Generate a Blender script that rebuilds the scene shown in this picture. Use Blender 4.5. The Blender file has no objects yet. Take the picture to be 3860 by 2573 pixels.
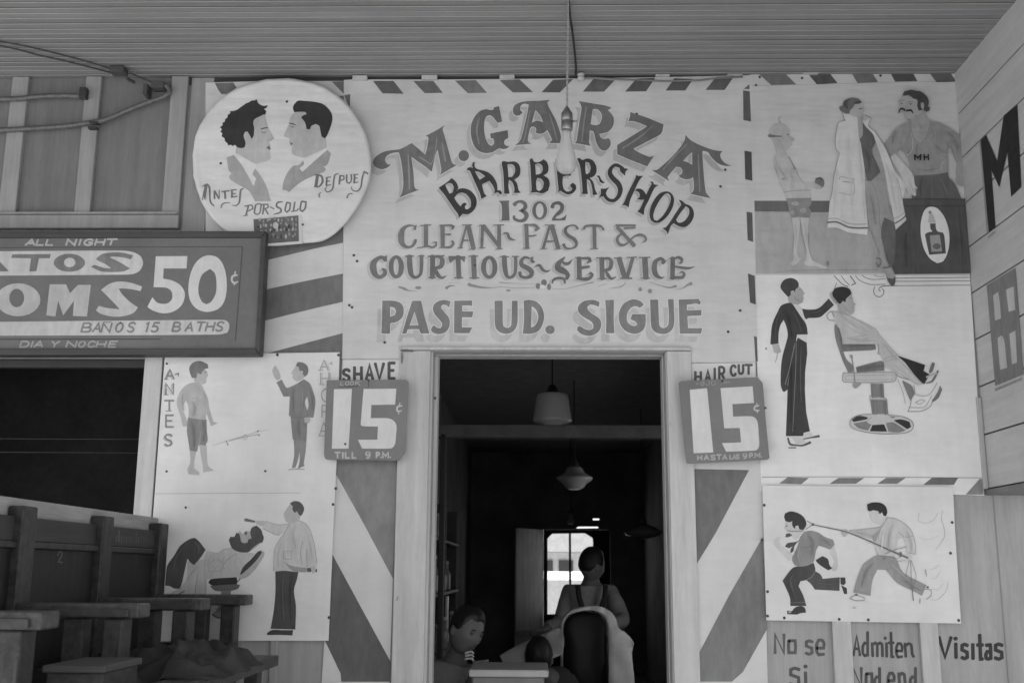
import bpy, bmesh, math, random
from mathutils import Vector, Matrix, noise as mnoise
from mathutils.geometry import delaunay_2d_cdt
random.seed(7)
scene = bpy.context.scene
col = scene.collection
rad = math.radians

# ------------------------------------------------------------------ camera, sky, sun, exposure
W0, H0 = 3860.0, 2573.0            # pixel frame of the photograph, used for measuring
F = 4130.0
CAMPOS = Vector((0.0, -4.5, 1.6))
cam_d = bpy.data.cameras.new('camera'); cam = bpy.data.objects.new('camera', cam_d); col.objects.link(cam)
ROT = Matrix.Rotation(rad(1.25), 3, 'Z') @ Matrix.Rotation(rad(90 + 11.8), 3, 'X') @ Matrix.Rotation(rad(0.35), 3, 'Z')
cam.matrix_world = Matrix.Translation(CAMPOS) @ ROT.to_4x4()
cam_d.sensor_width = 36.0; cam_d.lens = F / W0 * 36.0
cam_d.clip_start = 0.05; cam_d.clip_end = 500
cam_d.dof.use_dof = True; cam_d.dof.focus_distance = 4.7; cam_d.dof.aperture_fstop = 5.6
scene.camera = cam

SUN_EL, SUN_AZ = 58.0, 222.0       # degrees; azimuth clockwise from +Y (behind and to the left of the camera)
world = bpy.data.worlds.new('World'); scene.world = world; world.use_nodes = True
wn = world.node_tree.nodes; wl = world.node_tree.links
sky = wn.new('ShaderNodeTexSky'); sky.sky_type = 'NISHITA'; sky.sun_disc = False
sky.sun_elevation = rad(SUN_EL); sky.sun_rotation = rad(SUN_AZ)
bw = wn.new('ShaderNodeRGBToBW'); wl.new(sky.outputs[0], bw.inputs[0])   # black and white film
bg = wn['Background']; wl.new(bw.outputs[0], bg.inputs[0]); bg.inputs[1].default_value = 0.14
sun_d = bpy.data.lights.new('sun', 'SUN'); sun = bpy.data.objects.new('sun', sun_d); col.objects.link(sun)
sun_d.energy = 4.6; sun_d.angle = rad(0.5); sun_d.color = (1, 1, 1)
sd = Vector((math.sin(rad(SUN_AZ)) * math.cos(rad(SUN_EL)), math.cos(rad(SUN_AZ)) * math.cos(rad(SUN_EL)), math.sin(rad(SUN_EL))))
sun.rotation_euler = sd.to_track_quat('Z', 'Y').to_euler(); sun.location = (-6, -8, 12)
scene.view_settings.view_transform = 'Standard'; scene.view_settings.look = 'None'
scene.view_settings.exposure = 0.95; scene.view_settings.gamma = 1.0

# ------------------------------------------------------------------ measuring
def ray(px, py):
    return ROT @ Vector(((px - W0 / 2) / F, -(py - H0 / 2) / F, -1.0))
def at(px, py, Y):                 # point of the plane y = Y seen at that pixel
    d = ray(px, py); t = (Y - CAMPOS.y) / d.y
    return CAMPOS + d * t
def atx(px, py, X):
    d = ray(px, py); t = (X - CAMPOS.x) / d.x
    return CAMPOS + d * t
def atz(px, py, Z):
    d = ray(px, py); t = (Z - CAMPOS.z) / d.z
    return CAMPOS + d * t
ZC = at(2000, 290, 0).z            # porch ceiling height at the wall
XC = at(3657, 1060, 0).x           # inner corner with the side wall

# ------------------------------------------------------------------ materials
MATS = {}
def lin(v):
    c = v / 255.0
    return c / 12.92 if c <= .04045 else ((c + .055) / 1.055) ** 2.4
def nmat(name):
    m = bpy.data.materials.new(name); m.use_nodes = True
    nt = m.node_tree; return m, nt, nt.nodes['Principled BSDF']
def N(nt, t, **kw):
    n = nt.nodes.new(t)
    for k, v in kw.items():
        if k.startswith('i_'): n.inputs[k[2:].replace('_', ' ')].default_value = v
        else: setattr(n, k, v)
    return n
def gray(nt, bsdf, alb, terms, scale_vec=(1, 1, 1)):
    """base colour = alb * product of (lo..hi) noise terms; terms: (scale, detail, lo, hi, stretch)"""
    geo = N(nt, 'ShaderNodeNewGeometry')
    val = N(nt, 'ShaderNodeValue'); val.outputs[0].default_value = alb
    cur = val.outputs[0]
    for sc, de, lo, hi, st in terms:
        mp = N(nt, 'ShaderNodeMapping'); mp.inputs['Scale'].default_value = st
        nt.links.new(geo.outputs['Position'], mp.inputs[0])
        no = N(nt, 'ShaderNodeTexNoise'); no.inputs['Scale'].default_value = sc; no.inputs['Detail'].default_value = de
        no.inputs['Roughness'].default_value = .6
        nt.links.new(mp.outputs[0], no.inputs['Vector'])
        mr = N(nt, 'ShaderNodeMapRange'); mr.inputs['From Min'].default_value = .3; mr.inputs['From Max'].default_value = .7
        mr.inputs['To Min'].default_value = lo; mr.inputs['To Max'].default_value = hi
        nt.links.new(no.outputs['Fac'], mr.inputs['Value'])
        mu = N(nt, 'ShaderNodeMath', operation='MULTIPLY')
        nt.links.new(cur, mu.inputs[0]); nt.links.new(mr.outputs[0], mu.inputs[1]); cur = mu.outputs[0]
    nt.links.new(cur, bsdf.inputs['Base Color'])
    return geo, cur
def bump(nt, bsdf, layers, strength=.3, dist=.01):
    geo = N(nt, 'ShaderNodeNewGeometry'); cur = None
    for sc, de, amp, st in layers:
        mp = N(nt, 'ShaderNodeMapping'); mp.inputs['Scale'].default_value = st
        nt.links.new(geo.outputs['Position'], mp.inputs[0])
        no = N(nt, 'ShaderNodeTexNoise'); no.inputs['Scale'].default_value = sc; no.inputs['Detail'].default_value = de
        nt.links.new(mp.outputs[0], no.inputs['Vector'])
        mu = N(nt, 'ShaderNodeMath', operation='MULTIPLY'); mu.inputs[1].default_value = amp
        nt.links.new(no.outputs['Fac'], mu.inputs[0])
        if cur is None: cur = mu.outputs[0]
        else:
            ad = N(nt, 'ShaderNodeMath', operation='ADD'); nt.links.new(cur, ad.inputs[0]); nt.links.new(mu.outputs[0], ad.inputs[1]); cur = ad.outputs[0]
    b = N(nt, 'ShaderNodeBump'); b.inputs['Strength'].default_value = strength; b.inputs['Distance'].default_value = dist
    nt.links.new(cur, b.inputs['Height']); nt.links.new(b.outputs[0], bsdf.inputs['Normal'])
def paint_mat(alb):                 # house paint on cloth or card
    alb = max(.012, min(.86, alb)); k = round(alb, 2) if alb > .1 else round(alb, 3)
    key = ('paint', k)
    if key not in MATS:
        m, nt, b = nmat('sign_paint')
        amp = .13 if k > .62 else .24 if k > .3 else .32
        gray(nt, b, k, [(2.2, 4, 1 - amp * .55, 1 + amp * .45, (1, 1, 1)), (38, 3, 1 - amp * .4, 1 + amp * .4, (1, 1, .35)), (420, 2, .95, 1.05, (1, 1, 1))])
        b.inputs['Roughness'].default_value = .8; b.inputs['Specular IOR Level'].default_value = .22
        bump(nt, b, [(2.2, 3, 1.0, (.7, 1, 2.8)), (9, 2, .16, (1, 1, 1.5)), (700, 1, .02, (1, 1, 1))], .75, .028)
        MATS[key] = m
    return MATS[key]
def canvas_mat(alb, wr=1.0):
    key = ('canvas', alb, wr)
    if key not in MATS:
        m, nt, b = nmat('painted_canvas')
        geo, cur = gray(nt, b, alb, [(1.1, 5, .90, 1.06, (1, 1, 1)), (6, 6, .93, 1.04, (1, 1, 1)), (14, 5, .97, 1.02, (1.6, 1, .25)), (500, 2, .95, 1.05, (1, 1, 1)), (22, 6, .985, 1.01, (1, 1, 3))])
        # small dark stains and rust specks
        no = N(nt, 'ShaderNodeTexNoise'); no.inputs['Scale'].default_value = 16; no.inputs['Detail'].default_value = 6; no.inputs['Roughness'].default_value = .7
        nt.links.new(geo.outputs['Position'], no.inputs['Vector'])
        mr = N(nt, 'ShaderNodeMapRange'); mr.inputs['From Min'].default_value = .70; mr.inputs['From Max'].default_value = .80
        mr.inputs['To Min'].default_value = 1; mr.inputs['To Max'].default_value = .7; nt.links.new(no.outputs['Fac'], mr.inputs['Value'])
        mu = N(nt, 'ShaderNodeMath', operation='MULTIPLY'); nt.links.new(cur, mu.inputs[0]); nt.links.new(mr.outputs[0], mu.inputs[1])
        nt.links.new(mu.outputs[0], b.inputs['Base Color'])
        b.inputs['Roughness'].default_value = .85; b.inputs['Specular IOR Level'].default_value = .2
        bump(nt, b, [(2.2, 3, 1.0 * wr, (.7, 1, 2.8)), (9, 2, .16 * wr, (1, 1, 1.5)), (30, 2, .03 * wr, (.4, 1, 1.6)), (700, 1, .02, (1, 1, 1))], .8, .03)
        MATS[key] = m
    return MATS[key]
def wood_mat(alb, stretch=(1, 1, .08), name='weathered_wood', rough=.75, amp=.25, wear=0):
    key = ('wood', alb, stretch, rough, amp, wear)
    if key not in MATS:
        m, nt, b = nmat(name)
        geo, cur = gray(nt, b, alb, [(26, 6, 1 - amp * .7, 1 + amp * .6, stretch), (2.1, 4, 1 - amp * .4, 1 + amp * .4, (1, 1, 1)), (150, 3, 1 - amp * .25, 1 + amp * .25, stretch), (30, 5, .97, 1.02, (1, 1, 1))])
        if wear:                     # edges rubbed down to paler wood, scuffs
            mr = N(nt, 'ShaderNodeMapRange'); mr.inputs['From Min'].default_value = .51; mr.inputs['From Max'].default_value = .60
            nt.links.new(geo.outputs['Pointiness'], mr.inputs['Value'])
            no = N(nt, 'ShaderNodeTexNoise'); no.inputs['Scale'].default_value = 34; no.inputs['Detail'].default_value = 7; no.inputs['Roughness'].default_value = .75
            nt.links.new(geo.outputs['Position'], no.inputs['Vector'])
            m2 = N(nt, 'ShaderNodeMapRange'); m2.inputs['From Min'].default_value = .38; m2.inputs['From Max'].default_value = .62; nt.links.new(no.outputs['Fac'], m2.inputs['Value'])
            m3 = N(nt, 'ShaderNodeMapRange'); m3.inputs['From Min'].default_value = .62; m3.inputs['From Max'].default_value = .72; m3.inputs['To Max'].default_value = .45; nt.links.new(no.outputs['Fac'], m3.inputs['Value'])
            e1 = N(nt, 'ShaderNodeMath', operation='MULTIPLY'); nt.links.new(mr.outputs[0], e1.inputs[0]); nt.links.new(m2.outputs[0], e1.inputs[1])
            e2 = N(nt, 'ShaderNodeMath', operation='MAXIMUM'); nt.links.new(e1.outputs[0], e2.inputs[0]); nt.links.new(m3.outputs[0], e2.inputs[1])
            e3 = N(nt, 'ShaderNodeMath', operation='MULTIPLY_ADD'); nt.links.new(e2.outputs[0], e3.inputs[0]); e3.inputs[1].default_value = wear; nt.links.new(cur, e3.inputs[2])
            nt.links.new(e3.outputs[0], b.inputs['Base Color'])
        b.inputs['Roughness'].default_value = rough; b.inputs['Specular IOR Level'].default_value = .3
        bump(nt, b, [(40, 4, 1, stretch)], .15, .004)
        MATS[key] = m
    return MATS[key]
def plain_mat(name, alb, rough=.6, metal=0.0, spec=.4, amp=.12, sc=9):
    key = ('plain', name, alb, rough, metal)
    if key not in MATS:
        m, nt, b = nmat(name)
        gray(nt, b, alb, [(sc, 4, 1 - amp, 1 + amp, (1, 1, 1)), (sc * 14, 3, 1 - amp * .4, 1 + amp * .4, (1, 1, 1))])
        b.inputs['Roughness'].default_value = rough; b.inputs['Metallic'].default_value = metal; b.inputs['Specular IOR Level'].default_value = spec
        MATS[key] = m
    return MATS[key]

# ------------------------------------------------------------------ objects
def tag(o, label=None, cat=None, group=None, kind=None):
    if label: o['label'] = label
    if cat: o['category'] = cat
    if group: o['group'] = group
    if kind: o['kind'] = kind
    return o
def thing(name, label, cat, loc, group=None):
    o = bpy.data.objects.new(name, None); col.objects.link(o); o.location = loc
    o.empty_display_size = .1
    return tag(o, label, cat, group)
def obj(name, bm, mats, parent=None, label=None, smooth=False, bevel=0.0):
    if not isinstance(mats, (list, tuple)): mats = [mats]
    base = Vector((0, 0, 0)); p = parent
    while p is not None: base += p.location; p = p.parent
    if parent is not None:
        for v in bm.verts: v.co -= base
    me = bpy.data.meshes.new(name); bm.to_mesh(me); bm.free()
    for m in mats: me.materials.append(m)
    if smooth:
        for p in me.polygons: p.use_smooth = True
    o = bpy.data.objects.new(name, me); col.objects.link(o)
    if parent is not None: o.parent = parent
    if label: o['label'] = label
    if bevel:
        b = o.modifiers.new('bevel', 'BEVEL'); b.width = bevel; b.segments = 2; b.limit_method = 'ANGLE'; b.angle_limit = rad(40)
    return o
def box(bm, x0, x1, y0, y1, z0, z1, mi=0):
    vs = [bm.verts.new((x, y, z)) for z in (z0, z1) for y in (y0, y1) for x in (x0, x1)]
    for f in ((0, 2, 3, 1), (4, 5, 7, 6), (0, 1, 5, 4), (2, 6, 7, 3), (0, 4, 6, 2), (1, 3, 7, 5)):
        fc = bm.faces.new([vs[i] for i in f]); fc.material_index = mi
    return vs
def bx(name, x0, x1, y0, y1, z0, z1, m, parent=None, bevel=.004, label=None):
    bm = bmesh.new(); box(bm, x0, x1, y0, y1, z0, z1); return obj(name, bm, m, parent, label, bevel=bevel)
def tube(bm, path, r, n=8, mi=0, caps=True):
    """round tube along points; r a number or one radius per point"""
    path = [Vector(p) for p in path]; rs = r if isinstance(r, (list, tuple)) else [r] * len(path)
    rings = []; prev = None
    for i, p in enumerate(path):
        t = (path[min(i + 1, len(path) - 1)] - path[max(i - 1, 0)]).normalized()
        if prev is None:
            a = Vector((0, 0, 1)) if abs(t.z) < .9 else Vector((1, 0, 0)); u = t.cross(a).normalized()
        else: u = (prev - t * prev.dot(t)).normalized()
        prev = u; w = t.cross(u)
        rings.append([bm.verts.new(p + (u * math.cos(2 * math.pi * k / n) + w * math.sin(2 * math.pi * k / n)) * rs[i]) for k in range(n)])
    for a, b in zip(rings, rings[1:]):
        for k in range(n):
            f = bm.faces.new((a[k], a[(k + 1) % n], b[(k + 1) % n], b[k])); f.material_index = mi; f.smooth = True
    if caps:
        for rg, rev in ((rings[0], True), (rings[-1], False)):
            try: f = bm.faces.new(list(reversed(rg)) if rev else rg); f.material_index = mi
            except ValueError: pass
def lathe(bm, prof, c, n=20, mi=0, flat=1.0):
    """profile [(r, z)] turned about the vertical through c"""
    rings = []
    for r, z in prof:
        rings.append([bm.verts.new((c[0] + r * math.cos(2 * math.pi * k / n), c[1] + r * flat * math.sin(2 * math.pi * k / n), c[2] + z)) for k in range(n)])
    for a, b in zip(rings, rings[1:]):
        for k in range(n):
            f = bm.faces.new((a[k], a[(k + 1) % n], b[(k + 1) % n], b[k])); f.material_index = mi; f.smooth = True
    for rg, rev in ((rings[0], True), (rings[-1], False)):
        f = bm.faces.new(list(reversed(rg)) if rev else rg); f.material_index = mi
def cdt(loops):
    """triangles of the even-odd area of 2-D loops"""
    vs, es = [], []
    for lp in loops:
        b = len(vs); vs += [Vector(p) for p in lp]; es += [(b + i, b + (i + 1) % len(lp)) for i in range(len(lp))]
    ov, oe, of, *_ = delaunay_2d_cdt(vs, es, [], 0, 1e-7)
    def inside(p):
        c = False
        for lp in loops:
            n = len(lp)
            for i in range(n):
                x1, y1 = lp[i]; x2, y2 = lp[(i + 1) % n]
                if (y1 > p[1]) != (y2 > p[1]) and p[0] < (x2 - x1) * (p[1] - y1) / (y2 - y1) + x1: c = not c
        return c
    tris = []
    for f in of:
        cx = sum(ov[i][0] for i in f) / len(f); cy = sum(ov[i][1] for i in f) / len(f)
        if inside((cx, cy)): tris.append(f)
    return ov, tris
def slab(bm, loops, Yf, Yb, mi=0):
    """loops of (x, z) at the plane y = Yf, as a slab back to y = Yb"""
    ov, tr = cdt(loops)
    fr = [bm.verts.new((p[0], Yf, p[1])) for p in ov]; bk = [bm.verts.new((p[0], Yb, p[1])) for p in ov]
    edges = {}
    for t in tr:
        a = ov[t[0]]; b = ov[t[1]]; c = ov[t[2]]
        if (b[0] - a[0]) * (c[1] - a[1]) - (b[1] - a[1]) * (c[0] - a[0]) < 0: t = list(reversed(t))
        f = bm.faces.new([fr[i] for i in t]); f.material_index = mi
        f = bm.faces.new([bk[i] for i in reversed(t)]); f.material_index = mi
        for i in range(len(t)):
            e = (t[i], t[(i + 1) % len(t)]); k = tuple(sorted(e)); edges.setdefault(k, []).append(e)
    for k, l in edges.items():
        if len(l) == 1:
            a, b = l[0]; f = bm.faces.new((fr[a], bk[a], bk[b], fr[b])); f.material_index = mi
    for v in [v for v in bm.verts if not v.link_faces]: bm.verts.remove(v)

# ------------------------------------------------------------------ painted shapes
REG = {'A': (700, 280, .31449), 'B': (1360, 340, .31888), 'C': (2060, 340, .31888), 'D': (1360, 740, .31888), 'E': (2000, 740, .31888),
       'F': (1360, 1080, .29787), 'G': (2040, 1080, .29787), 'H': (60, 780, .42535), 'I': (60, 1300, .42535), 'J': (960, 1320, .31888),
       'K': (600, 1860, .28061), 'L': (2520, 1320, .2934), 'M': (2800, 240, .2551), 'N': (3240, 300, .23799), 'O': (2820, 620, .3699),
       'P': (2840, 1020, .31888), 'Q': (2860, 1280, .31888), 'T': (2840, 1860, .36155), 'U': (60, 1860, .42535), 'V': (1600, 1850, .4336),
       'W': (700, 680, .42093), 'X': (3560, 360, .38265), 'Y': (2880, 2280, .41649), 'Z': (3560, 900, .6383), 'a': (2480, 1720, .51639),
       'b': (1160, 1720, .51668), 'c': (1200, 40, .72248), 'd': (740, 780, .22099), 'e': (60, 40, .42535), '0': (0, 0, 1.0)}
def nums(s):
    v = [float(x) for x in s.split()]; return [(v[i], v[i + 1]) for i in range(0, len(v) - 1, 2)]
def reg(r, p):
    o = REG[r]; return (o[0] + p[0] * o[2], o[1] + p[1] * o[2])
def smooth_path(P, closed, thr=48, sub=3):
    n = len(P)
    if n < 3: return list(P)
    V = [Vector(p) for p in P]; corner = []
    for i in range(n):
        if not closed and i in (0, n - 1): corner.append(True); continue
        a = V[i] - V[i - 1]; b = V[(i + 1) % n] - V[i]
        corner.append(a.length < 1e-6 or b.length < 1e-6 or math.degrees(a.angle(b, 0)) > thr)
    out = []
    for i in range(n if closed else n - 1):
        j = (i + 1) % n; p0, p1 = V[i], V[j]; seg = p1 - p0
        if corner[i] and corner[j]: out.append(tuple(p0)); continue
        t0 = seg if corner[i] else (V[j] - V[i - 1]) * .5
        t1 = seg if corner[j] else (V[(j + 1) % n] - p0) * .5
        L = seg.length
        for t in (t0, t1):
            if t.length > L: t *= L / t.length
        for k in range(sub):
            u = k / sub; u2 = u * u; u3 = u2 * u
            out.append(tuple(p0 * (2 * u3 - 3 * u2 + 1) + t0 * (u3 - 2 * u2 + u) + p1 * (-2 * u3 + 3 * u2) + t1 * (u3 - u2)))
    if not closed: out.append(tuple(V[-1]))
    return out
def ribbon(P, Wd, closed=False):
    """quads of a stroke of varying width"""
    n = len(P); L, R = [], []
    cum = [0]
    for i in range(1, n): cum.append(cum[-1] + math.dist(P[i], P[i - 1]))
    tot = cum[-1] or 1
    for i in range(n):
        a = Vector(P[i]) - Vector(P[i - 1]) if (i > 0 or closed) else Vector(P[1]) - Vector(P[0])
        b = Vector(P[(i + 1) % n]) - Vector(P[i]) if (i < n - 1 or closed) else Vector(P[-1]) - Vector(P[-2])
        if a.length < 1e-9: a = b
        if b.length < 1e-9: b = a
        a = a.normalized(); b = b.normalized()
        nn = Vector((-a.y - b.y, a.x + b.x)); nn = nn.normalized() if nn.length > 1e-6 else Vector((-a.y, a.x))
        m = 1 / max(.55, nn.dot(Vector((-a.y, a.x))))
        u = cum[i] / tot * (len(Wd) - 1); k = min(int(u), len(Wd) - 2) if len(Wd) > 1 else 0
        w = Wd[0] if len(Wd) == 1 else Wd[k] + (Wd[k + 1] - Wd[k]) * (u - k)
        L.append(tuple(Vector(P[i]) + nn * w * .5 * m)); R.append(tuple(Vector(P[i]) - nn * w * .5 * m))
    q = []
    for i in range(n if closed else n - 1):
        j = (i + 1) % n; q.append([L[i], L[j], R[j], R[i]])
    if not closed:
        for (p, t, w) in ((P[0], Vector(P[0]) - Vector(P[1]), Wd[0]), (P[-1], Vector(P[-1]) - Vector(P[-2]), Wd[-1])):
            if t.length > 1e-9 and w > 0:
                t = t.normalized() * w * .28; s = Vector((-t.y, t.x)).normalized() * w
                c = Vector(p); q.append([tuple(c + s * .5), tuple(c + s * .32 + t), tuple(c - s * .32 + t), tuple(c - s * .5)])
    return q
GL = {'A': ['0 1 .5 0 1 1', '.2 .66 .8 .66'], 'B': ['0 0 0 1', '0 0 .6 0 .85 .14 .82 .34 .6 .48 0 .48', '.5 .48 .85 .56 1 .75 .85 .94 .6 1 0 1'],
      'C': ['1 .2 .75 .02 .35 .02 .05 .25 0 .5 .05 .75 .35 .98 .75 .98 1 .8'], 'D': ['0 0 0 1', '0 0 .55 0 .9 .2 1 .5 .9 .8 .55 1 0 1'],
      'E': ['0 0 0 1', '0 0 1 0', '0 .48 .8 .48', '0 1 1 1'], 'F': ['0 0 0 1', '0 0 1 0', '0 .48 .8 .48'],
      'G': ['1 .2 .75 .02 .35 .02 .05 .25 0 .5 .05 .75 .35 .98 .75 .98 1 .8 1 .55', '.55 .55 1 .55'],
      'H': ['0 0 0 1', '1 0 1 1', '0 .5 1 .5'], 'I': ['.5 0 .5 1'], 'J': ['1 0 1 .7 .8 .95 .45 1 .1 .9 0 .7'], 'K': ['0 0 0 1', '1 0 0 .55', '.3 .45 1 1'],
      'L': ['0 0 0 1', '0 1 1 1'], 'M': ['0 1 0 0 .5 .7 1 0 1 1'], 'N': ['0 1 0 0 1 1 1 0'],
      'O': ['.5 0 .85 .15 1 .5 .85 .85 .5 1 .15 .85 0 .5 .15 .15 .5 0'], 'P': ['0 0 0 1', '0 0 .6 0 .95 .14 .95 .4 .6 .55 0 .55'],
      'R': ['0 0 0 1', '0 0 .6 0 .95 .14 .95 .38 .6 .52 0 .52', '.5 .52 1 1'],
      'S': ['1 .15 .8 .02 .4 0 .08 .12 .08 .35 .4 .47 .75 .55 .95 .7 .9 .9 .6 1 .25 .98 0 .85'], 'T': ['0 0 1 0', '.5 0 .5 1'],
      'U': ['0 0 0 .65 .15 .92 .5 1 .85 .92 1 .65 1 0'], 'V': ['0 0 .5 1 1 0'], 'Y': ['0 0 .5 .5 1 0', '.5 .5 .5 1'],
      '1': ['.2 .12 .6 0 .6 1'], '5': ['1 0 .15 0 .05 .42 .5 .38 .9 .52 1 .72 .85 .93 .5 1 .1 .95 0 .85'], '2': ['0 .25 .2 .04 .6 0 .92 .15 .9 .38 .5 .65 0 1', '0 1 1 1'],
      '9': ['.5 0 .85 .06 .97 .28 .85 .5 .5 .56 .15 .5 .03 .28 .15 .06 .5 0', '.97 .28 .95 .62 .78 .9 .5 1 .15 .97'],
      '0': ['.5 0 .85 .15 1 .5 .85 .85 .5 1 .15 .85 0 .5 .15 .15 .5 0'], '.': ['.4 .95 .6 1'],
      'o': ['.1 .06 .9 .06 .95 .5 .9 .96 .1 .96 .05 .5 .1 .06'], 's': ['1 .1 .5 .02 .08 .1 .08 .4 .9 .56 .95 .9 .5 1 0 .92'],
      'e': ['.1 .55 .9 .55 .95 .25 .7 .02 .3 .02 .06 .3 .06 .75 .3 1 .95 .96'], 'd': ['.9 0 .92 1', '.9 .5 .4 .46 .08 .6 .08 .88 .4 1 .9 .96'],
      'm': ['0 .02 .06 1', '.05 .15 .3 0 .48 .1 .5 1', '.5 .15 .75 0 .95 .12 1 1'], 'i': ['.5 0 .6 1'], 't': ['.4 0 .55 1 .9 1', '0 .42 .9 .42'],
      'n': ['0 .02 .1 1', '.08 .18 .4 .02 .7 .12 .82 .8 1 1'], 'a': ['.1 .06 .8 .04 .88 .2 .92 1', '.9 .5 .3 .5 .06 .7 .12 .95 .5 1 .92 .94']}
def item_geo(it):
    """-> list of (kind, data) in photograph pixels"""
    k, r = it[1], it[2]; s = REG[r][2]; dx, dy = (it[-1] if isinstance(it[-1], tuple) and it[-1] and it[-1][0] == 'off' else ('off', 0, 0))[1:]
    mv = lambda P: [reg(r, (p[0] + dx, p[1] + dy)) for p in P]
    if k == 'P':
        loops = []
        for t in it[3].split(';'):
            t = t.strip(); straight = t.startswith('!'); P = mv(nums(t.lstrip('!')))
            loops.append(P if straight else smooth_path(P, True))
        return [('poly', loops)]
    if k == 'E':
        loops = []
        for t in it[3].split(';'):
            cx, cy, rx, ry = [float(x) for x in t.split()]; n = 24
            loops.append(mv([(cx + rx * math.cos(2 * math.pi * i / n), cy + ry * math.sin(2 * math.pi * i / n)) for i in range(n)]))
        return [('poly', loops)]
    if k == 'S':
        w = [float(x) * s for x in str(it[4]).split()]; out = []
        for t in it[3].split(';'): out.append(('line', smooth_path(mv(nums(t)), False, 80), w))
        return out
    if k == 'T':                    # (v,'T',reg,[(ch,x0,y0,x1,y1)..],w,slant)
        out = []; w = it[4] * s; sl = it[5] if len(it) > 5 and not isinstance(it[5], tuple) else 0
        for ch, x0, y0, x1, y1 in it[3]:
            for t in GL[ch]:
                P = [(x0 + (x1 - x0) * u + sl * (1 - v) * (y1 - y0), y0 + (y1 - y0) * v) for u, v in nums(t)]
                out.append(('line', smooth_path(mv(P), False, 60), [w]))
        return out
class Plane:
    """a flat surface that carries paint: axis 'y' (faces -y) or 'x' (faces -x)"""
    def __init__(self, axis, c, ref): self.axis, self.c, self.ref = axis, c, ref
    def pt(self, p, off):
        if self.axis == 'y':
            q = at(p[0], p[1], self.c); return Vector((q.x, self.c - off, q.z))
        q = atx(p[0], p[1], self.c); return Vector((self.c + (off if self.axis == 'xp' else -off), q.y, q.z))
    def alb(self, v): return .74 * lin(v) / lin(self.ref)
def paint_bm(pl, items, lift, step, mats):
    bm = bmesh.new(); k = 0
    for it in items:
        v = it[0]; m = paint_mat(pl.alb(v))
        if m not in mats: mats.append(m)
        mi = mats.index(m)
        for g in item_geo(it):
            off = lift + step * k; k += 1
            if g[0] == 'poly':
                ov, tr = cdt(g[1])
                vs = [bm.verts.new(pl.pt(p, off)) for p in ov]
                for t in tr:
                    f = bm.faces.new([vs[i] for i in t]); f.material_index = mi
            else:
                for q in ribbon(g[1], g[2], False):
                    f = bm.faces.new([bm.verts.new(pl.pt(p, off)) for p in q]); f.material_index = mi
    for v in [v for v in bm.verts if not v.link_faces]: bm.verts.remove(v)
    bm.normal_update()
    for f in bm.faces:
        nn = f.normal.y if pl.axis == 'y' else f.normal.x if pl.axis == 'x' else -f.normal.x
        if nn > 0: f.normal_flip()
    return bm
def paint(name, parent, pl, items, lift=.0006, step=.00003, label=None):
    mats = []; bm = paint_bm(pl, items, lift, step, mats)
    return obj(name, bm, mats, parent, label)
def brush(parent, pl, items, lift, kinds):
    """later brush strokes, kept in the mesh of the painted shape they lie on"""
    sib = [o for o in parent.children if o.name.split('.')[0] in kinds]
    base = Vector(parent.location)
    for k, it in enumerate(items):
        mats = []; bm = paint_bm(pl, [it], lift + .00003 * k, 0, mats)
        for v in bm.verts: v.co -= base
        c = sum((v.co for v in bm.verts), Vector()) / len(bm.verts); best = None
        for o in sib:
            d = min((v.co - c).length for v in o.data.vertices)
            if best is None or d < best[0]: best = (d, o)
        me = best[1].data
        mm = [x.name for x in me.materials]
        for m in mats:
            if m.name not in mm: me.materials.append(m); mm.append(m.name)
        idx = mm.index(mats[0].name)
        for f in bm.faces: f.material_index = idx
        bm.from_mesh(me); bm.to_mesh(me); bm.free()
def shade_items(items, dx, dy, v, vgap, gap):
    """drop shade of sign-writer's letters, with a thin line of ground colour between"""
    out = []
    for it in items: out.append((v,) + tuple(it[1:]) + (('off', dx, dy),))
    gaps = []
    for it in items: gaps.append((vgap, 'gap', it, gap))
    return out, gaps
def paint_shaded(parent, pl, items, dx, dy, v, vgap, gap, label=None, shlabel=None):
    sh, gaps = shade_items(items, dx, dy, v, vgap, gap)
    o = paint('lettering_shade', parent, pl, sh, .0004, .00001, shlabel)
    bm = bmesh.new(); k = 0
    for vg, _, it, g in gaps:
        s = REG[it[2]][2]
        for ge in item_geo(it):
            loops = ge[1] if ge[0] == 'poly' else [ge[1]]
            for lp in loops:
                off = .0010 + .00001 * k; k += 1
                if ge[0] == 'poly': q = ribbon(lp, [g * 2 * s], True)
                else: q = ribbon(lp, [w + g * 2 * s for w in ge[2]])
                for f in q:
                    try: bm.faces.new([bm.verts.new(pl.pt(p, off)) for p in f])
                    except ValueError: pass
    bm.normal_update()
    for f in bm.faces:
        if f.normal.y > 0: f.normal_flip()
    obj('lettering_outline', bm, paint_mat(pl.alb(vgap)), parent)
    return paint('lettering', parent, pl, items, .0018, .00001, label)
def pxslab(name, pts, Yf, thick, m, parent, region='0', smooth=False, holes=(), label=None, bevel=0):
    P = [reg(region, p) for p in nums(pts)]
    if smooth: P = smooth_path(P, True)
    loops = [P] + [[reg(region, p) for p in nums(h)] for h in holes]
    loops = [[(at(p[0], p[1], Yf).x, at(p[0], p[1], Yf).z) for p in lp] for lp in loops]
    bm = bmesh.new(); slab(bm, loops, Yf, Yf + thick); return obj(name, bm, m, parent, label, bevel=bevel)
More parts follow.
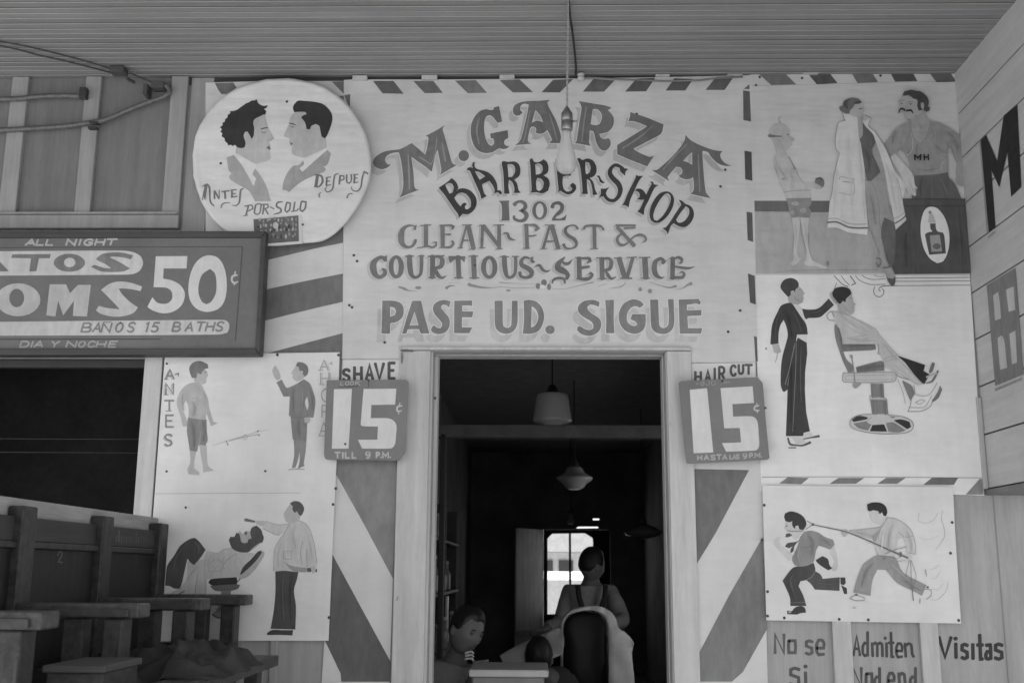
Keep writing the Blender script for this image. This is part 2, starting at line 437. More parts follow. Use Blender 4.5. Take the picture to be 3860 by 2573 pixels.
def nails(parent, Yf, pts, region='0', r=.006, alb=.06):
    src = None
    base = Vector((0, 0, 0)); p = parent
    while p is not None: base += p.location; p = p.parent
    for px, py in nums(pts):
        q = at(*reg(region, (px, py)), Yf)
        if src is None:
            bm = bmesh.new()
            for i in range(2):
                rr = r * (1 - .35 * i)
                ring = [bm.verts.new((rr * math.cos(k * math.pi / 4), -.0035 * i - .0002, rr * math.sin(k * math.pi / 4))) for k in range(8)]
                if i == 0: first = ring
            for k in range(8): bm.faces.new((first[k], first[(k + 1) % 8], ring[(k + 1) % 8], ring[k]))
            bm.faces.new(ring)
            me = bpy.data.meshes.new('nail'); bm.to_mesh(me); bm.free(); me.materials.append(plain_mat('rusty_nail', alb, .6)); src = me
        o = bpy.data.objects.new('nail', src); col.objects.link(o); o.parent = parent
        o.location = Vector((q.x, Yf, q.z)) - base
# ------------------------------------------------------------------ ground
def sheet(name, x0, x1, y0, y1, z, m, kind='structure'):
    bm = bmesh.new(); bm.faces.new([bm.verts.new(p) for p in ((x0, y0, z), (x1, y0, z), (x1, y1, z), (x0, y1, z))])
    o = obj(name, bm, m); o['kind'] = kind; return o
dirt = plain_mat('packed_dirt', .40, .95, spec=.1, amp=.2, sc=2)
sheet('street', -200, 200, -200, 200, -.15, dirt)
bm = bmesh.new(); box(bm, -9, 6, -3.3, 0.0, -.2, 0.0)
o = obj('sidewalk', bm, plain_mat('worn_concrete', .42, .9, spec=.2, amp=.15, sc=3), bevel=.01); o['kind'] = 'structure'

# ------------------------------------------------------------------ the barber shop
shop = thing('barber_shop', 'gray boarded barber shop front with open doorway under a beaded porch ceiling', 'building', (0, 0, 0))
g_dark = wood_mat(.30, amp=.14); g_mid = wood_mat(.34, amp=.2); g_light = wood_mat(.50, amp=.18); trim = wood_mat(.55, rough=.6, amp=.2)
def xz(px, py, Y=0.0):
    q = at(px, py, Y); return q.x, q.z
DX0, DZ = xz(1622, 1319); DX1 = xz(2514, 1345)[0]
WX1, WZ = xz(556, 1350); WX0 = -3.3
XL = -5.0
bm = bmesh.new()
slab(bm, [[(XL, -.1), (DX0, -.1), (DX0, DZ), (DX1, DZ), (DX1, -.1), (XC + .7, -.1), (XC + .7, ZC + .3), (XL, ZC + .3)], [(WX0, .95), (WX1, .95), (WX1, WZ), (WX0, WZ)]], 0.0, .12)
obj('front_wall', bm, wood_mat(.36, amp=.2), shop)
# upper left: battens, rail, stile
for xa, xb in ((58, 120), (334, 392), (655, 717)):
    x0, x1 = xz(xa, 300)[0], xz(xb, 300)[0]
    bx('batten', x0, x1, -.028, -.0005, xz(400, 820)[1] + .001, ZC - .002, g_mid, shop)
x0 = xz(385, 300)[0] - .35 * 2
for k in range(3): bx('batten', x0 - .352 * k - .35, x0 - .352 * k - .282, -.028, -.0005, xz(400, 820)[1] + .001, ZC - .002, g_mid, shop)
ulp = wood_mat(.205, amp=.2)
edges = [xz(a, 300)[0] for a in (-700, 58, 120, 334, 392, 655)]
for xa, xb in ((edges[2], edges[3]), (edges[4], edges[5]), (edges[1] - .6, edges[1]), (edges[1] - 1.6, edges[1] - .602)):
    bx('board_panel', xa + .0005, xb - .0005, -.006, -.0004, xz(400, 818)[1], ZC - .002, ulp, shop, 0)
bx('rail', XL, xz(681, 840)[0], -.034, -.0005, xz(400, 868)[1], xz(400, 818)[1], g_mid, shop)
bx('ledge', XL, xz(679, 818)[0], -.042, -.0005, xz(400, 817)[1], xz(400, 809)[1], g_mid, shop, .002)
bx('stile', xz(697, 700)[0], xz(785, 700)[0], -.010, -.0005, xz(700, 890)[1], ZC - .002, g_mid, shop)
# lower battens
for xa, xb in ((3134, 3206), (3463, 3532)):
    x0, x1 = xz(xa, 2400)[0], xz(xb, 2400)[0]
    bx('batten', x0, x1, -.022, -.0005, 0, xz(3300, 1842)[1], g_light, shop)
bx('board_edge', xz(3745, 1900)[0], xz(3749, 1900)[0], -.004, -.0005, 0, xz(3700, 1835)[1], g_dark, shop, 0)
bx('batten', xz(1020, 2450)[0], xz(1050, 2450)[0], -.015, -.0005, 0, xz(1000, 2395)[1], g_mid, shop)
# window casing and dark frame at the left
bx('window_casing', WX1 - .002, xz(621, 1342)[0], -.026, -.0005, .9, xz(600, 1326)[1], trim, shop, .003)
bx('window_head', WX0 - .08, WX1 - .004, -.020, -.0005, WZ - .005, xz(300, 1322)[1], g_dark, shop)
bx('window_sash', WX0, WX1 - .002, .02, .06, WZ - .035, WZ - .001, plain_mat('dark_sash', .05), shop)
bx('window_sill', WX0 - .05, WX1 + .07, -.06, -.0005, .90, .95, g_mid, shop)
# door casing, jambs, head
cz = xz(2000, 1316)[1]
bx('door_casing', xz(1511, 1330)[0], DX0 + .004, -.030, -.0006, -.02, cz - .012, trim, shop, .004)
bx('door_casing', DX1 - .004, xz(2602, 1330)[0], -.030, -.0006, -.02, cz - .012, trim, shop, .004)
bx('door_head', xz(1509, 1330)[0], xz(2604, 1330)[0], -.036, -.0006, cz - .010, cz + .004, trim, shop, .003)
jm = wood_mat(.50, amp=.12)
for s, x in ((1, DX0), (-1, DX1)):
    bx('door_jamb', min(x, x + s * (.014 if s > 0 else .008)), max(x, x + s * (.014 if s > 0 else .008)), -.012, .16, -.02, DZ - .008, jm, shop, .003)
    a_, b_ = ((x + .0145, x + .030) if s > 0 else (x - .015, x - .0085)); bx('door_stop', a_, b_, .05, .13, -.02, DZ - .0145, jm, shop, .003)
bx('door_jamb', DX0, DX1, -.012, .16, DZ - .0075, DZ - .001, jm, shop, .003)
bx('door_stop', DX0 + .015, DX1 - .009, .05, .13, DZ - .014, DZ - .008, jm, shop, .003)
# porch ceiling of beaded boards
bm = bmesh.new(); prof = []; y = .0; k = 0
while y > -3.3:
    dz = .0012 * math.sin(k * 1.7)
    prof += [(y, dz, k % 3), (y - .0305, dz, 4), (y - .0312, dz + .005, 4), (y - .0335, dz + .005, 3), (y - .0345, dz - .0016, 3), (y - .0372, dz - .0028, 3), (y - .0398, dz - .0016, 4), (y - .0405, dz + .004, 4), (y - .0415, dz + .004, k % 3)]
    y -= .042; k += 1
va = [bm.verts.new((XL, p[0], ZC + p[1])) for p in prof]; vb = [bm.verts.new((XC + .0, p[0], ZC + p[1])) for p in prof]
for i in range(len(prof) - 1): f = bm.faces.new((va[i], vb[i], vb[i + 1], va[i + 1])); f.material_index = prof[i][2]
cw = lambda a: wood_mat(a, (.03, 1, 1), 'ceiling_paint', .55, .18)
obj('porch_ceiling', bm, [cw(.265), cw(.29), cw(.275), cw(.44), cw(.14)], shop)  # paler bead tone puts the highlight along each bead into the paint
bx('porch_roof', XL - .2, XC + .8, -3.5, .0, ZC + .03, ZC + .16, g_dark, shop)
bx('porch_beam', XL, XC + .0, -3.3, -3.18, ZC - .22, ZC - .004, g_mid, shop)
# light cleats along the top of the canvases
for xa, xb, ya, yb in ((1330, 1386, 289, 305), (1590, 1649, 287, 303), (1883, 1940, 282, 299), (2470, 2524, 272, 290), (2740, 2797, 264, 286), (3026, 3082, 262, 270)):
    x0, z0 = xz(xa, yb, -.02); x1, z1 = xz(xb, ya, -.02)
    bx('cleat', x0, x1, -.034, -.0135, z0, min(z1, ZC - .004), trim, shop, .002)
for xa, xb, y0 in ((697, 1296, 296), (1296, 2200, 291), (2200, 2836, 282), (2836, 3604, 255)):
    bx('slot_shade_strip', xz(xa, 290)[0] + .001, xz(xb, 290)[0], -.0085, -.0003, xz(2000, y0 + 22)[1], ZC - .002, plain_mat('slot_shade_paint', .05, .9), shop, 0)  # dark painted strip in place of the shade of an open slot
# rooms behind the front
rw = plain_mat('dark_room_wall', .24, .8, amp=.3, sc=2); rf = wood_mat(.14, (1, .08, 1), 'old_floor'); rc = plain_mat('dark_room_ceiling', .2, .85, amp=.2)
RX0, RX1, RY1, RZ = -1.05, 1.75, 13.5, 3.5
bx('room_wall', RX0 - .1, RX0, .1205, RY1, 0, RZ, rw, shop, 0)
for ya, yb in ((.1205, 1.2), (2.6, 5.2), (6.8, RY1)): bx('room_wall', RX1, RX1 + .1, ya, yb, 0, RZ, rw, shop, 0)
for ya, yb in ((1.2, 2.6), (5.2, 6.8)):              # unseen openings added to brighten the shop with daylight
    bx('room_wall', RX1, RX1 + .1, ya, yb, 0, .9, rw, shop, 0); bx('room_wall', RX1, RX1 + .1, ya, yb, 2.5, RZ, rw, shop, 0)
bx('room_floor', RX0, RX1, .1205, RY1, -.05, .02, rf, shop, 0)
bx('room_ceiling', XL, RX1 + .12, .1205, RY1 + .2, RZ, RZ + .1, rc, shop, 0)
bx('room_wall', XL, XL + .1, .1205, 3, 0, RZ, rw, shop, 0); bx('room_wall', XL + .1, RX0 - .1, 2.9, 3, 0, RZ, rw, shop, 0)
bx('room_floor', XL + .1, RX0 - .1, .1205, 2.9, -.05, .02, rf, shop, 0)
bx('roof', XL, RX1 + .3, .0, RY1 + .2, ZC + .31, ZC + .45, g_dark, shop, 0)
q0 = at(2000, 1646, 2.6); q1 = at(2000, 1600, 2.6)
bx('cross_beam', RX0, RX1, 2.6, 2.72, q0.z, q1.z, plain_mat('dull_beam', .16, .7, amp=.2), shop)
q0 = at(1950, 1700, 2.62)
bx('partition_post', at(1655, 2000, 2.62).x, at(1675, 2000, 2.62).x, 2.60, 2.70, .02, q1.z - .06, plain_mat('dark_post', .045), shop)
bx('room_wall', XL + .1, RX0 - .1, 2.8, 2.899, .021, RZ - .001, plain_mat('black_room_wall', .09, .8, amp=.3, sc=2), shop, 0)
# rear wall with the door opening and two slits added to stand for louver reflections
def pxl(Y, s): return [(at(p[0], p[1], Y).x, at(p[0], p[1], Y).z) for p in nums(s)]
bm = bmesh.new()
oL = at(2048, 2000, RY1).x; oR = at(2300, 2000, RY1).x; oT = at(2100, 1994, RY1).z
slab(bm, [[(RX0, -.05), (oL, -.05), (oL, oT), (oR, oT), (oR, -.05), (RX1, -.05), (RX1, RZ), (RX0, RZ)], pxl(RY1, '2180 1983 2256 1983 2256 1989 2172 1990'), pxl(RY1, '2235 1952 2260 1952 2260 1959 2235 1959')], RY1, RY1 + .12)
obj('rear_wall', bm, rw, shop)

# rear screen door and the open plank door beside it
sdoor = thing('screen_door', 'dark framed screen door at the far end of the barber shop with bright yard behind', 'door', (oL, RY1 + .03, 0))
bm = bmesh.new()
outer = [(oL + .003, .02), (oR - .003, .02), (oR - .003, oT - .003), (oL + .003, oT - .003)]
up = pxl(RY1, '2064 2028 2082 2010 2205 2008 2234 2026 2236 2040 2236 2310 2064 2314'); lo = [(up[6][0], .2), (up[5][0], .2), (up[5][0], up[5][1] - .1), (up[6][0], up[6][1] - .1)]
slab(bm, [outer, up, lo], RY1 + .03, RY1 + .07); obj('door_frame', bm, plain_mat('dark_frame', .02), sdoor)
mx = at(2149, 2100, RY1).x
bx('mullion', mx - .018, mx + .018, RY1 + .035, RY1 + .065, up[6][1], up[0][1] + .1, plain_mat('dark_frame', .02), sdoor, 0)
bx('lower_panel', lo[0][0] - .01, lo[1][0] + .01, RY1 + .04, RY1 + .06, .2, up[5][1] - .1, plain_mat('door_panel', .04), sdoor, 0)
pa = at(1946, 2100, RY1 - .6); ph_ = Vector((at(2046, 2100, RY1).x, RY1 - .02, 0)); pv = Vector((pa.x, RY1 - .6, 0)) - ph_
pd = thing('plank_door', 'tall gray plank door standing open left of the screen door at the back', 'door', tuple(ph_))
pn = Vector((-pv.y, pv.x, 0)).normalized(); pn = -pn if pn.x < 0 else pn; zt = at(1990, 1992, RY1 - .3).z
def plank(bm, u0, u1, d0, d1, z0, z1):
    vs = [bm.verts.new(ph_ + pv * u + pn * d + Vector((0, 0, z))) for z in (z0, z1) for d in (d0, d1) for u in (u0, u1)]
    for f in ((0, 2, 3, 1), (4, 5, 7, 6), (0, 1, 5, 4), (2, 6, 7, 3), (0, 4, 6, 2), (1, 3, 7, 5)): bm.faces.new([vs[i] for i in f])
bm = bmesh.new()
for k in range(4): plank(bm, k / 4 + .004, (k + 1) / 4 - .004, -.03, 0, .05, zt)
bmesh.ops.recalc_face_normals(bm, faces=bm.faces); obj('planks', bm, wood_mat(.82, name='gray_plank'), pd)
bm = bmesh.new(); plank(bm, .02, .98, .001, .02, .6, .7); bmesh.ops.recalc_face_normals(bm, faces=bm.faces); obj('cross_rail', bm, wood_mat(.5), pd)

# what the rear door looks out on
sheet('yard', -6, 6, RY1 + .15, 40, -.02, plain_mat('pale_yard', .55, .95, amp=.1))
hs = thing('house', 'pale house across the yard with two dark windows, seen through the rear door', 'building', (0, 26, 0))
HY = 24.0
bm = bmesh.new(); box(bm, -8, 8, HY, HY + 4, -.1, 4.2); obj('wall', bm, plain_mat('whitewash', .6, .9, amp=.1), hs)
hw = plain_mat('house_window', .07, .3)
for pa, pb in ((2050, 2084), (2106, 2160), (2190, 2240)):
    x0 = at(pa, 2150, HY).x; x1 = at(pb, 2150, HY).x
    bx('window', x0, x1, HY - .05, HY - .002, at(2100, 2152, HY).z, at(2100, 2110, HY).z, hw, hs, 0)
bx('porch_roof', -8, 8, HY - 1.6, HY - .003, at(2100, 2078, HY - 1.6).z, at(2100, 2040, HY - 1.6).z + .3, plain_mat('tin_roof', .3, .5), hs, 0)
wall = thing('low_wall', 'white low wall crossing the yard behind the rear screen door', 'wall', (0, 20, 0))
bx('wall_face', -6, 6, 20, 20.2, at(2100, 2184, 20).z, at(2100, 2152, 20).z, plain_mat('whitewash_bright', .8, .9), wall, 0)
for k, pxx in enumerate((2050, 2072, 2112, 2150, 2200)):
    x = at(pxx, 2200, 20).x; bx('pier', x, x + .12, 20.0, 20.19, 0, at(2100, 2184, 20).z - .002, plain_mat('yard_post', .25), wall, 0)

# ------------------------------------------------------------------ neighbouring side wall at the right
side = thing('side_wall', 'gray clapboard side wall hanging at the right with a big black letter M', 'wall', (XC, 0, 0))
zb = atx(3716, 1846, XC).z
hz = [atx(*reg('X', p), XC).z for p in ((145, 185), (182, 612), (212, 1060), (240, 1500))]
lev = sorted([hz[0] + (hz[0] - hz[3]) / 3 * k for k in (1, 2, 3)] + hz + [hz[3] - (hz[0] - hz[3]) / 3 * k for k in range(1, 6) if hz[3] - (hz[0] - hz[3]) / 3 * k > zb + .05] + [zb])
lev = [z for z in lev if z < ZC + .1] + [ZC + .15]
bm = bmesh.new()
for a, b in zip(lev, lev[1:]):
    vs = [(XC - .001 * random.random(), a + .007), (XC - .0005, b - .0005), (XC + .010, b), (XC + .010, a + .007)]
    f0 = [bm.verts.new((x, -3.1, z)) for x, z in vs]; f1 = [bm.verts.new((x, -.0005, z)) for x, z in vs]
    for i in range(4): bm.faces.new((f0[i], f1[i], f1[(i + 1) % 4], f0[(i + 1) % 4]))
    bm.faces.new(f0[::-1]); bm.faces.new(f1)
obj('siding', bm, wood_mat(.56, (1, .06, 1), 'siding_paint', .75, .14), side)
bx('backing_wall', XC + .0105, XC + .16, -3.1, -.0005, zb + .001, ZC + .02, plain_mat('dark_gap', .06, .9), side, 0)
bx('bottom_edge', XC - .012, XC + .17, -3.1, -.0005, zb - .022, zb, wood_mat(.22), side, .003)
bx('corner_post', XC - .022, XC - .0015, -.022, -.0006, zb + .002, atx(3690, 1500, XC).z, g_light, side, .004)
PX = Plane('x', XC - .0015, 160)
paint('lettering', side, PX, [(34, 'P', 'X', '!358 440 412 392 522 645 585 200 720 90 760 900 660 1000 622 560 543 905 465 735 505 1300 440 1350')], .0012)
paint('lettering_shade', side, PX, [(112, 'P', 'X', '!346 470 356 462 392 700 430 1345 420 1370'), (112, 'P', 'X', '!430 1385 500 1330 500 1355 430 1412')], .0006)
paint('lettering_panel', side, PX, [(92, 'P', 'Z', '!250 275 335 222 420 170 470 800 300 868'), (140, 'P', 'Z', '288 335 318 312 326 360 335 470 300 482 294 400'), (140, 'P', 'Z', '315 585 340 568 354 600 372 760 330 772 320 660'), (140, 'P', 'Z', '365 300 410 280 420 420 380 430'), (140, 'P', 'Z', '385 560 420 540 430 730 400 740'), (110, 'P', 'Z', '!296 885 460 815 460 832 300 900')], .0006)
# ------------------------------------------------------------------ painted canvases and signs
def sign(name, label, cat, cx, cy, Y, group=None):
    q = at(cx, cy, Y); return thing(name, label, cat, (q.x, Y, q.z), group)
cv = canvas_mat(.69); cv2 = canvas_mat(.76, 1.3)

# striped canvas left of the name banner
s = sign('striped_canvas', 'white canvas with broad dark horizontal bands between the rooms sign and the name banner', 'canvas', 1100, 1100, -.012)
pxslab('canvas', '!775 312 1000 306 1296 306 1291 1352 880 1352 775 1340'.replace('!', ''), -.012, .0095, cv, s)
PS = Plane('y', -.012, 172)
paint('dark_band', s, PS, [(88, 'P', 'W', '640 620 735 590 1160 500 1430 385 1426 555 1150 612 735 712 640 730')])
paint('dark_band', s, PS, [(92, 'P', 'W', '600 1010 725 975 1100 895 1420 832 1414 960 1412 1085 1050 1170 700 1258 600 1280')])
paint('dark_band', s, PS, [(92, 'P', 'W', '600 1580 700 1555 1000 1475 1408 1366 1402 1540 1398 1600 600 1600')])
paint('border_stripe', s, PS, [(88, 'P', 'A', '!350 108 570 100 640 208 590 240 430 240 390 190')])
paint('border_stripe', s, PS, [(92, 'P', 'A', '!1750 90 2000 85 2130 225 1888 230')])
paint('border_stripe', s, PS, [(90, 'P', 'A', '!1840 262 1900 258 1900 330 1960 420 1900 420')])

# name banner
ban = sign('name_banner', 'large white painted banner above the doorway lettered M. GARZA BARBER-SHOP 1302', 'banner', 2060, 820, -.016)
pxslab('canvas', '1296 302 1330 300 1700 300 2200 296 2560 290 2835 284 2838 520 2845 820 2856 1364 2604 1366 2603 1311 1510 1311 1509 1350 1291 1352 1294 900', -.016, .003, cv, ban)
PB = Plane('y', -.016, 168)
for v, t in ((80, '285 368 392 368 445 435 335 433'), (86, '495 368 600 368 650 430 555 432'), (96, '712 366 822 364 880 430 780 432'), (84, '945 364 1050 360 1120 427 1015 428'),
             (78, '1225 362 1330 358 1260 428 1165 427'), (76, '1435 358 1545 366 1490 424 1380 424'), (74, '1660 356 1758 352 1710 422 1600 424'), (78, '1858 354 1955 358 1915 418 1812 418'), (76, '2075 347 2170 343 2120 415 2020 415')):
    paint('border_stripe', ban, PB, [(v, 'P', 'c', '!' + t)])
paint('border_stripe', ban, PB, [(85, 'P', 'A', '!1900 255 1972 238 1967 430 1990 470')])
for v, t in ((78, '2801 341 2826 345 2831 459 2802 453'), (66, '2806 568 2833 573 2836 682 2809 676'), (70, '2814 798 2836 802 2839 912 2818 905'), (70, '2819 1030 2845 1040 2849 1148 2827 1140'), (74, '2842 1266 2853 1270 2856 1362 2848 1362'), (85, '2803 336 2825 318 2825 337')):
    paint('border_stripe', ban, PB, [(v, 'P', '0', '!' + t)])
d1 = 90
garza = [(d1, 'P', 'B', '610 625 560 650 460 700 330 715 240 745 170 795 143 850 160 900 210 930 260 938 320 915 360 880 320 880 295 850 290 815 310 780 360 750 420 738 450 740 468 800 486 900 497 1000 503 1100 490 1200 470 1245 447 1275 560 1230 690 1180 650 1172 635 1140 628 1050 620 950 605 850 600 790 680 850 760 905 838 968 865 850 885 760 908 705 922 780 940 870 950 930 948 975 928 1010 1030 950 1145 882 1100 880 1075 850 1050 760 1020 650 990 540 970 460 1000 405 930 455 850 500 762 545 795 555 800 580 790 650 775 720 762 765 700 710 640 660 615 640'),
         (d1, 'E', 'B', '1217 777 63 66'),
         (d1 - 6, 'P', 'B', '1635 190 1575 205 1565 235 1530 238 1480 228 1410 250 1350 310 1310 390 1298 480 1310 580 1345 670 1400 725 1480 748 1560 735 1610 705 1640 690 1680 700 1730 690 1760 662 1725 660 1698 640 1695 610 1710 585 1745 570 1735 475 1530 515 1535 570 1565 575 1575 605 1570 640 1545 660 1510 640 1480 580 1462 500 1458 420 1468 350 1490 310 1530 300 1570 330 1600 370 1620 390 1672 375 1655 290'),
         (d1, 'P', 'B', '2235 118 2120 128 1990 132 1890 145 1820 180 1798 230 1805 280 1840 305 1880 298 1915 265 1890 245 1885 220 1895 185 1930 165 1985 172 1965 290 1940 400 1910 520 1880 600 1822 655 1920 645 2022 635 1985 620 1975 590 1985 520 2005 450 2030 430 2065 445 2075 475 2065 505 2110 520 2160 510 2205 475 2240 540 2260 590 2225 632 2300 630 2372 628 2360 520 2315 380 2265 280 2225 210 2205 150; 2065 240 2040 320 2022 390 2080 362 2155 380 2120 300'),
         (d1, 'P', 'C', '380 132 480 148 600 168 700 185 775 212 725 240 775 290 797 350 785 430 735 490 675 512 625 520 640 560 680 582 715 575 735 570 755 600 758 650 720 705 680 718 635 700 600 650 580 590 562 510 548 488 512 480 508 560 505 620 522 662 430 645 333 630 355 600 365 540 385 400 405 280 412 200; 548 228 600 230 645 275 655 330 630 400 580 418 522 405 535 310'),
         (d1 - 4, 'P', 'C', '990 262 1180 325 1385 408 1352 520 1190 610 1030 695 1060 720 1150 765 1215 790 1260 780 1275 770 1190 905 1100 870 960 815 835 760 835 650 1000 550 1190 430 1080 385 1010 368 965 375 985 320'),
         (d1, 'P', 'C', '1640 530 1700 590 1790 640 1900 685 2000 715 2080 722 2055 760 2060 800 2090 845 2140 880 2195 895 2120 900 2050 880 1980 830 1930 770 1905 735 1845 720 1845 800 1855 950 1868 1100 1885 1210 1940 1278 1850 1262 1700 1228 1735 1190 1740 1120 1732 1030 1700 1050 1650 1058 1590 1040 1560 1012 1600 990 1605 950 1580 912 1530 910 1470 980 1430 1030 1450 1078 1340 1010 1240 945 1300 945 1350 910 1440 830 1530 740 1600 650 1635 580; 1720 735 1660 790 1615 838 1660 850 1722 885')]
for w in (garza[:2], garza[2:]): paint_shaded(ban, PB, w, -46, 66, 140, 172, 7)
# brighter strokes left by the brush inside the big letters
brush(ban, PB, [(118, 'S', 'B', '560 760 570 950 575 1170', '14 20 12'), (116, 'S', 'B', '690 790 830 880 870 800 900 570', '14 16 10 14'), (114, 'S', 'B', '1000 840 960 620', '22 10'), (112, 'S', 'B', '1400 330 1370 480 1400 640', '10 22 12'), (114, 'S', 'B', '2000 250 1950 500 1920 620', '10 16 12'), (112, 'S', 'B', '2230 280 2290 480 2320 600', '10 20 12'),
    (114, 'S', 'C', '470 200 440 400 420 610', '12 18 12'), (112, 'S', 'C', '1260 420 1100 560 900 690', '10 20 14'), (112, 'S', 'C', '1660 640 1500 800 1380 940', '12 20 14'), (112, 'S', 'C', '1790 760 1800 950 1810 1200', '12 20 14')], .0024, ('lettering',))
bk = 53
barber = [(bk, 'P', 'B', '1070 1040 1105 1065 1140 1110 1155 1160 1130 1190 1170 1165 1240 1165 1310 1200 1360 1270 1370 1340 1345 1410 1290 1460 1240 1470 1205 1465 1180 1490 1158 1515 1150 1470 1120 1430 1060 1340 990 1240 950 1190 920 1155 960 1130 1020 1090 1055 1060; 1000 1125 1040 1100 1080 1110 1098 1150 1085 1210 1050 1225 1020 1170; 1105 1275 1150 1225 1210 1215 1260 1245 1300 1310 1300 1380 1265 1410 1235 1405 1230 1375 1255 1345 1225 1330 1200 1345 1180 1375 1140 1330'),
          (bk, 'P', 'B', '1350 848 1325 855 1315 890 1325 920 1290 912 1262 925 1250 945 1285 955 1305 990 1340 1070 1380 1160 1410 1230 1425 1288 1490 1255 1460 1220 1440 1150 1435 1115 1520 1075 1560 1130 1580 1180 1575 1225 1620 1210 1655 1240 1672 1215 1650 1185 1615 1185 1610 1110 1570 1030 1510 975 1440 950 1380 935 1350 910 1345 875; 1350 962 1400 970 1470 1020 1405 1062'),
          (bk, 'P', 'B', '1665 850 1690 840 1740 850 1820 845 1870 880 1888 950 1870 1020 1815 1058 1850 1110 1865 1180 1892 1215 1810 1220 1815 1160 1790 1090 1752 1062 1745 1130 1758 1225 1695 1228 1690 1100 1682 960 1668 890; 1735 880 1790 880 1820 910 1822 970 1790 1025 1745 1030'),
          (bk, 'P', 'B', '1995 820 2025 805 2050 850 2090 855 2130 840 2160 818 2200 850 2220 920 2205 980 2160 1010 2215 1045 2235 1110 2215 1190 2150 1222 2080 1210 2000 1215 2018 1190 2012 1050 2005 920; 2062 880 2110 870 2145 895 2150 950 2120 990 2070 1000; 2085 1040 2130 1050 2160 1090 2150 1160 2110 1195 2080 1180 2072 1100'),
          (bk, 'P', 'C', '105 820 200 835 290 830 300 870 240 882 195 890 195 965 240 970 298 975 285 1015 240 1015 195 1025 190 1100 205 1170 235 1200 280 1195 305 1170 275 1125 310 1095 345 1120 350 1170 310 1220 250 1235 195 1210 165 1190 130 1215 142 1180 130 1060 120 950'),
          (bk, 'P', 'C', '360 810 390 805 425 830 480 810 545 830 588 900 590 970 560 1020 510 1040 555 1090 575 1180 605 1235 545 1245 540 1170 515 1080 478 1052 480 1150 490 1230 410 1230 425 1200 415 1050 395 900; 462 850 500 860 520 910 510 970 480 995 465 990 458 920'),
          (bk, 'P', 'C', '585 1015 625 1010 650 1060 690 1095 665 1105 630 1085 615 1040'),
          (bk, 'S', 'C', '905 925 850 895 805 890 760 930 750 990 790 1050 845 1105 872 1170 855 1250 800 1305 740 1300 700 1265 680 1215', '30 42 40 50 58 62 62 60 50 44 40 40 40'),
          (bk, 'P', 'C', '860 900 905 920 970 935 935 965 930 1015 895 985 870 960'), (bk, 'P', 'C', '640 1165 700 1165 745 1143 720 1180 705 1210 695 1255 655 1260 615 1278 640 1230'),
          (bk, 'P', 'C', '1055 1005 1090 1015 1145 1015 1110 1050 1075 1110 1035 1200 990 1300 970 1390 935 1365 890 1362 920 1320 960 1220 1010 1120 1050 1040'),
          (bk, 'P', 'C', '1040 1190 1075 1165 1130 1175 1165 1215 1180 1240 1195 1280 1130 1300 1065 1290 1095 1270 1100 1230 1075 1200'),
          (bk, 'P', 'C', '1225 1080 1260 1085 1270 1115 1325 1125 1285 1150 1250 1210 1205 1310 1160 1400 1150 1480 1120 1462 1070 1435 1105 1400 1150 1300 1200 1190 1240 1110'),
          (bk, 'P', 'C', '1425 1198 1480 1225 1508 1290 1490 1390 1430 1490 1350 1560 1280 1570 1230 1530 1215 1460 1235 1370 1290 1270 1350 1215; 1435 1220 1462 1250 1465 1310 1430 1400 1370 1490 1310 1545 1270 1535 1262 1480 1285 1400 1340 1300 1395 1235'),
          (bk, 'P', 'E', '1750 40 1790 55 1830 90 1890 115 1925 170 1928 240 1895 310 1840 360 1780 365 1730 345 1690 320 1660 350 1640 400 1622 455 1600 410 1555 378 1600 365 1650 300 1720 190 1780 100; 1835 120 1870 150 1872 210 1830 280 1780 312 1740 310 1720 280 1770 200')]
paint_shaded(ban, PB, barber, -26, 28, 140, 170, 4)
n1 = 90
paint('lettering', ban, PB, [(n1, 'P', 'D', '1630 55 1755 50 1750 90 1755 200 1760 285 1645 290 1665 270 1668 150 1660 90'),
    (n1, 'S', 'D', '1815 100 1850 68 1905 65 1945 100 1930 150 1880 172 1935 190 1960 235 1930 280 1870 290 1815 265 1812 235', '50 30 40 46 40 20 46 54 46 35 35 30'),
    (n1, 'E', 'D', '2115 168 90 110; 2115 168 46 84'), (n1, 'S', 'E', '255 130 275 90 330 78 372 110 365 165 310 215 265 270', '46 34 40 48 46 36 30'), (n1, 'P', 'E', '245 290 270 258 340 265 390 245 428 210 410 285'),
    (128, 'S', 'D', '2007 168 2020 110 2060 60 2115 48 2170 60 2212 110 2222 168 2210 226 2170 274 2115 288 2060 276 2020 226 2008 170', '6'), (128, 'S', 'E', '410 100 410 170 350 215 300 240', '6'), (128, 'S', 'D', '1960 80 1972 130 1950 165 1980 200 1985 240 1960 285', '6'), (128, 'S', 'D', '1640 100 1645 200 1640 300 1760 298', '6')])
c1 = 97
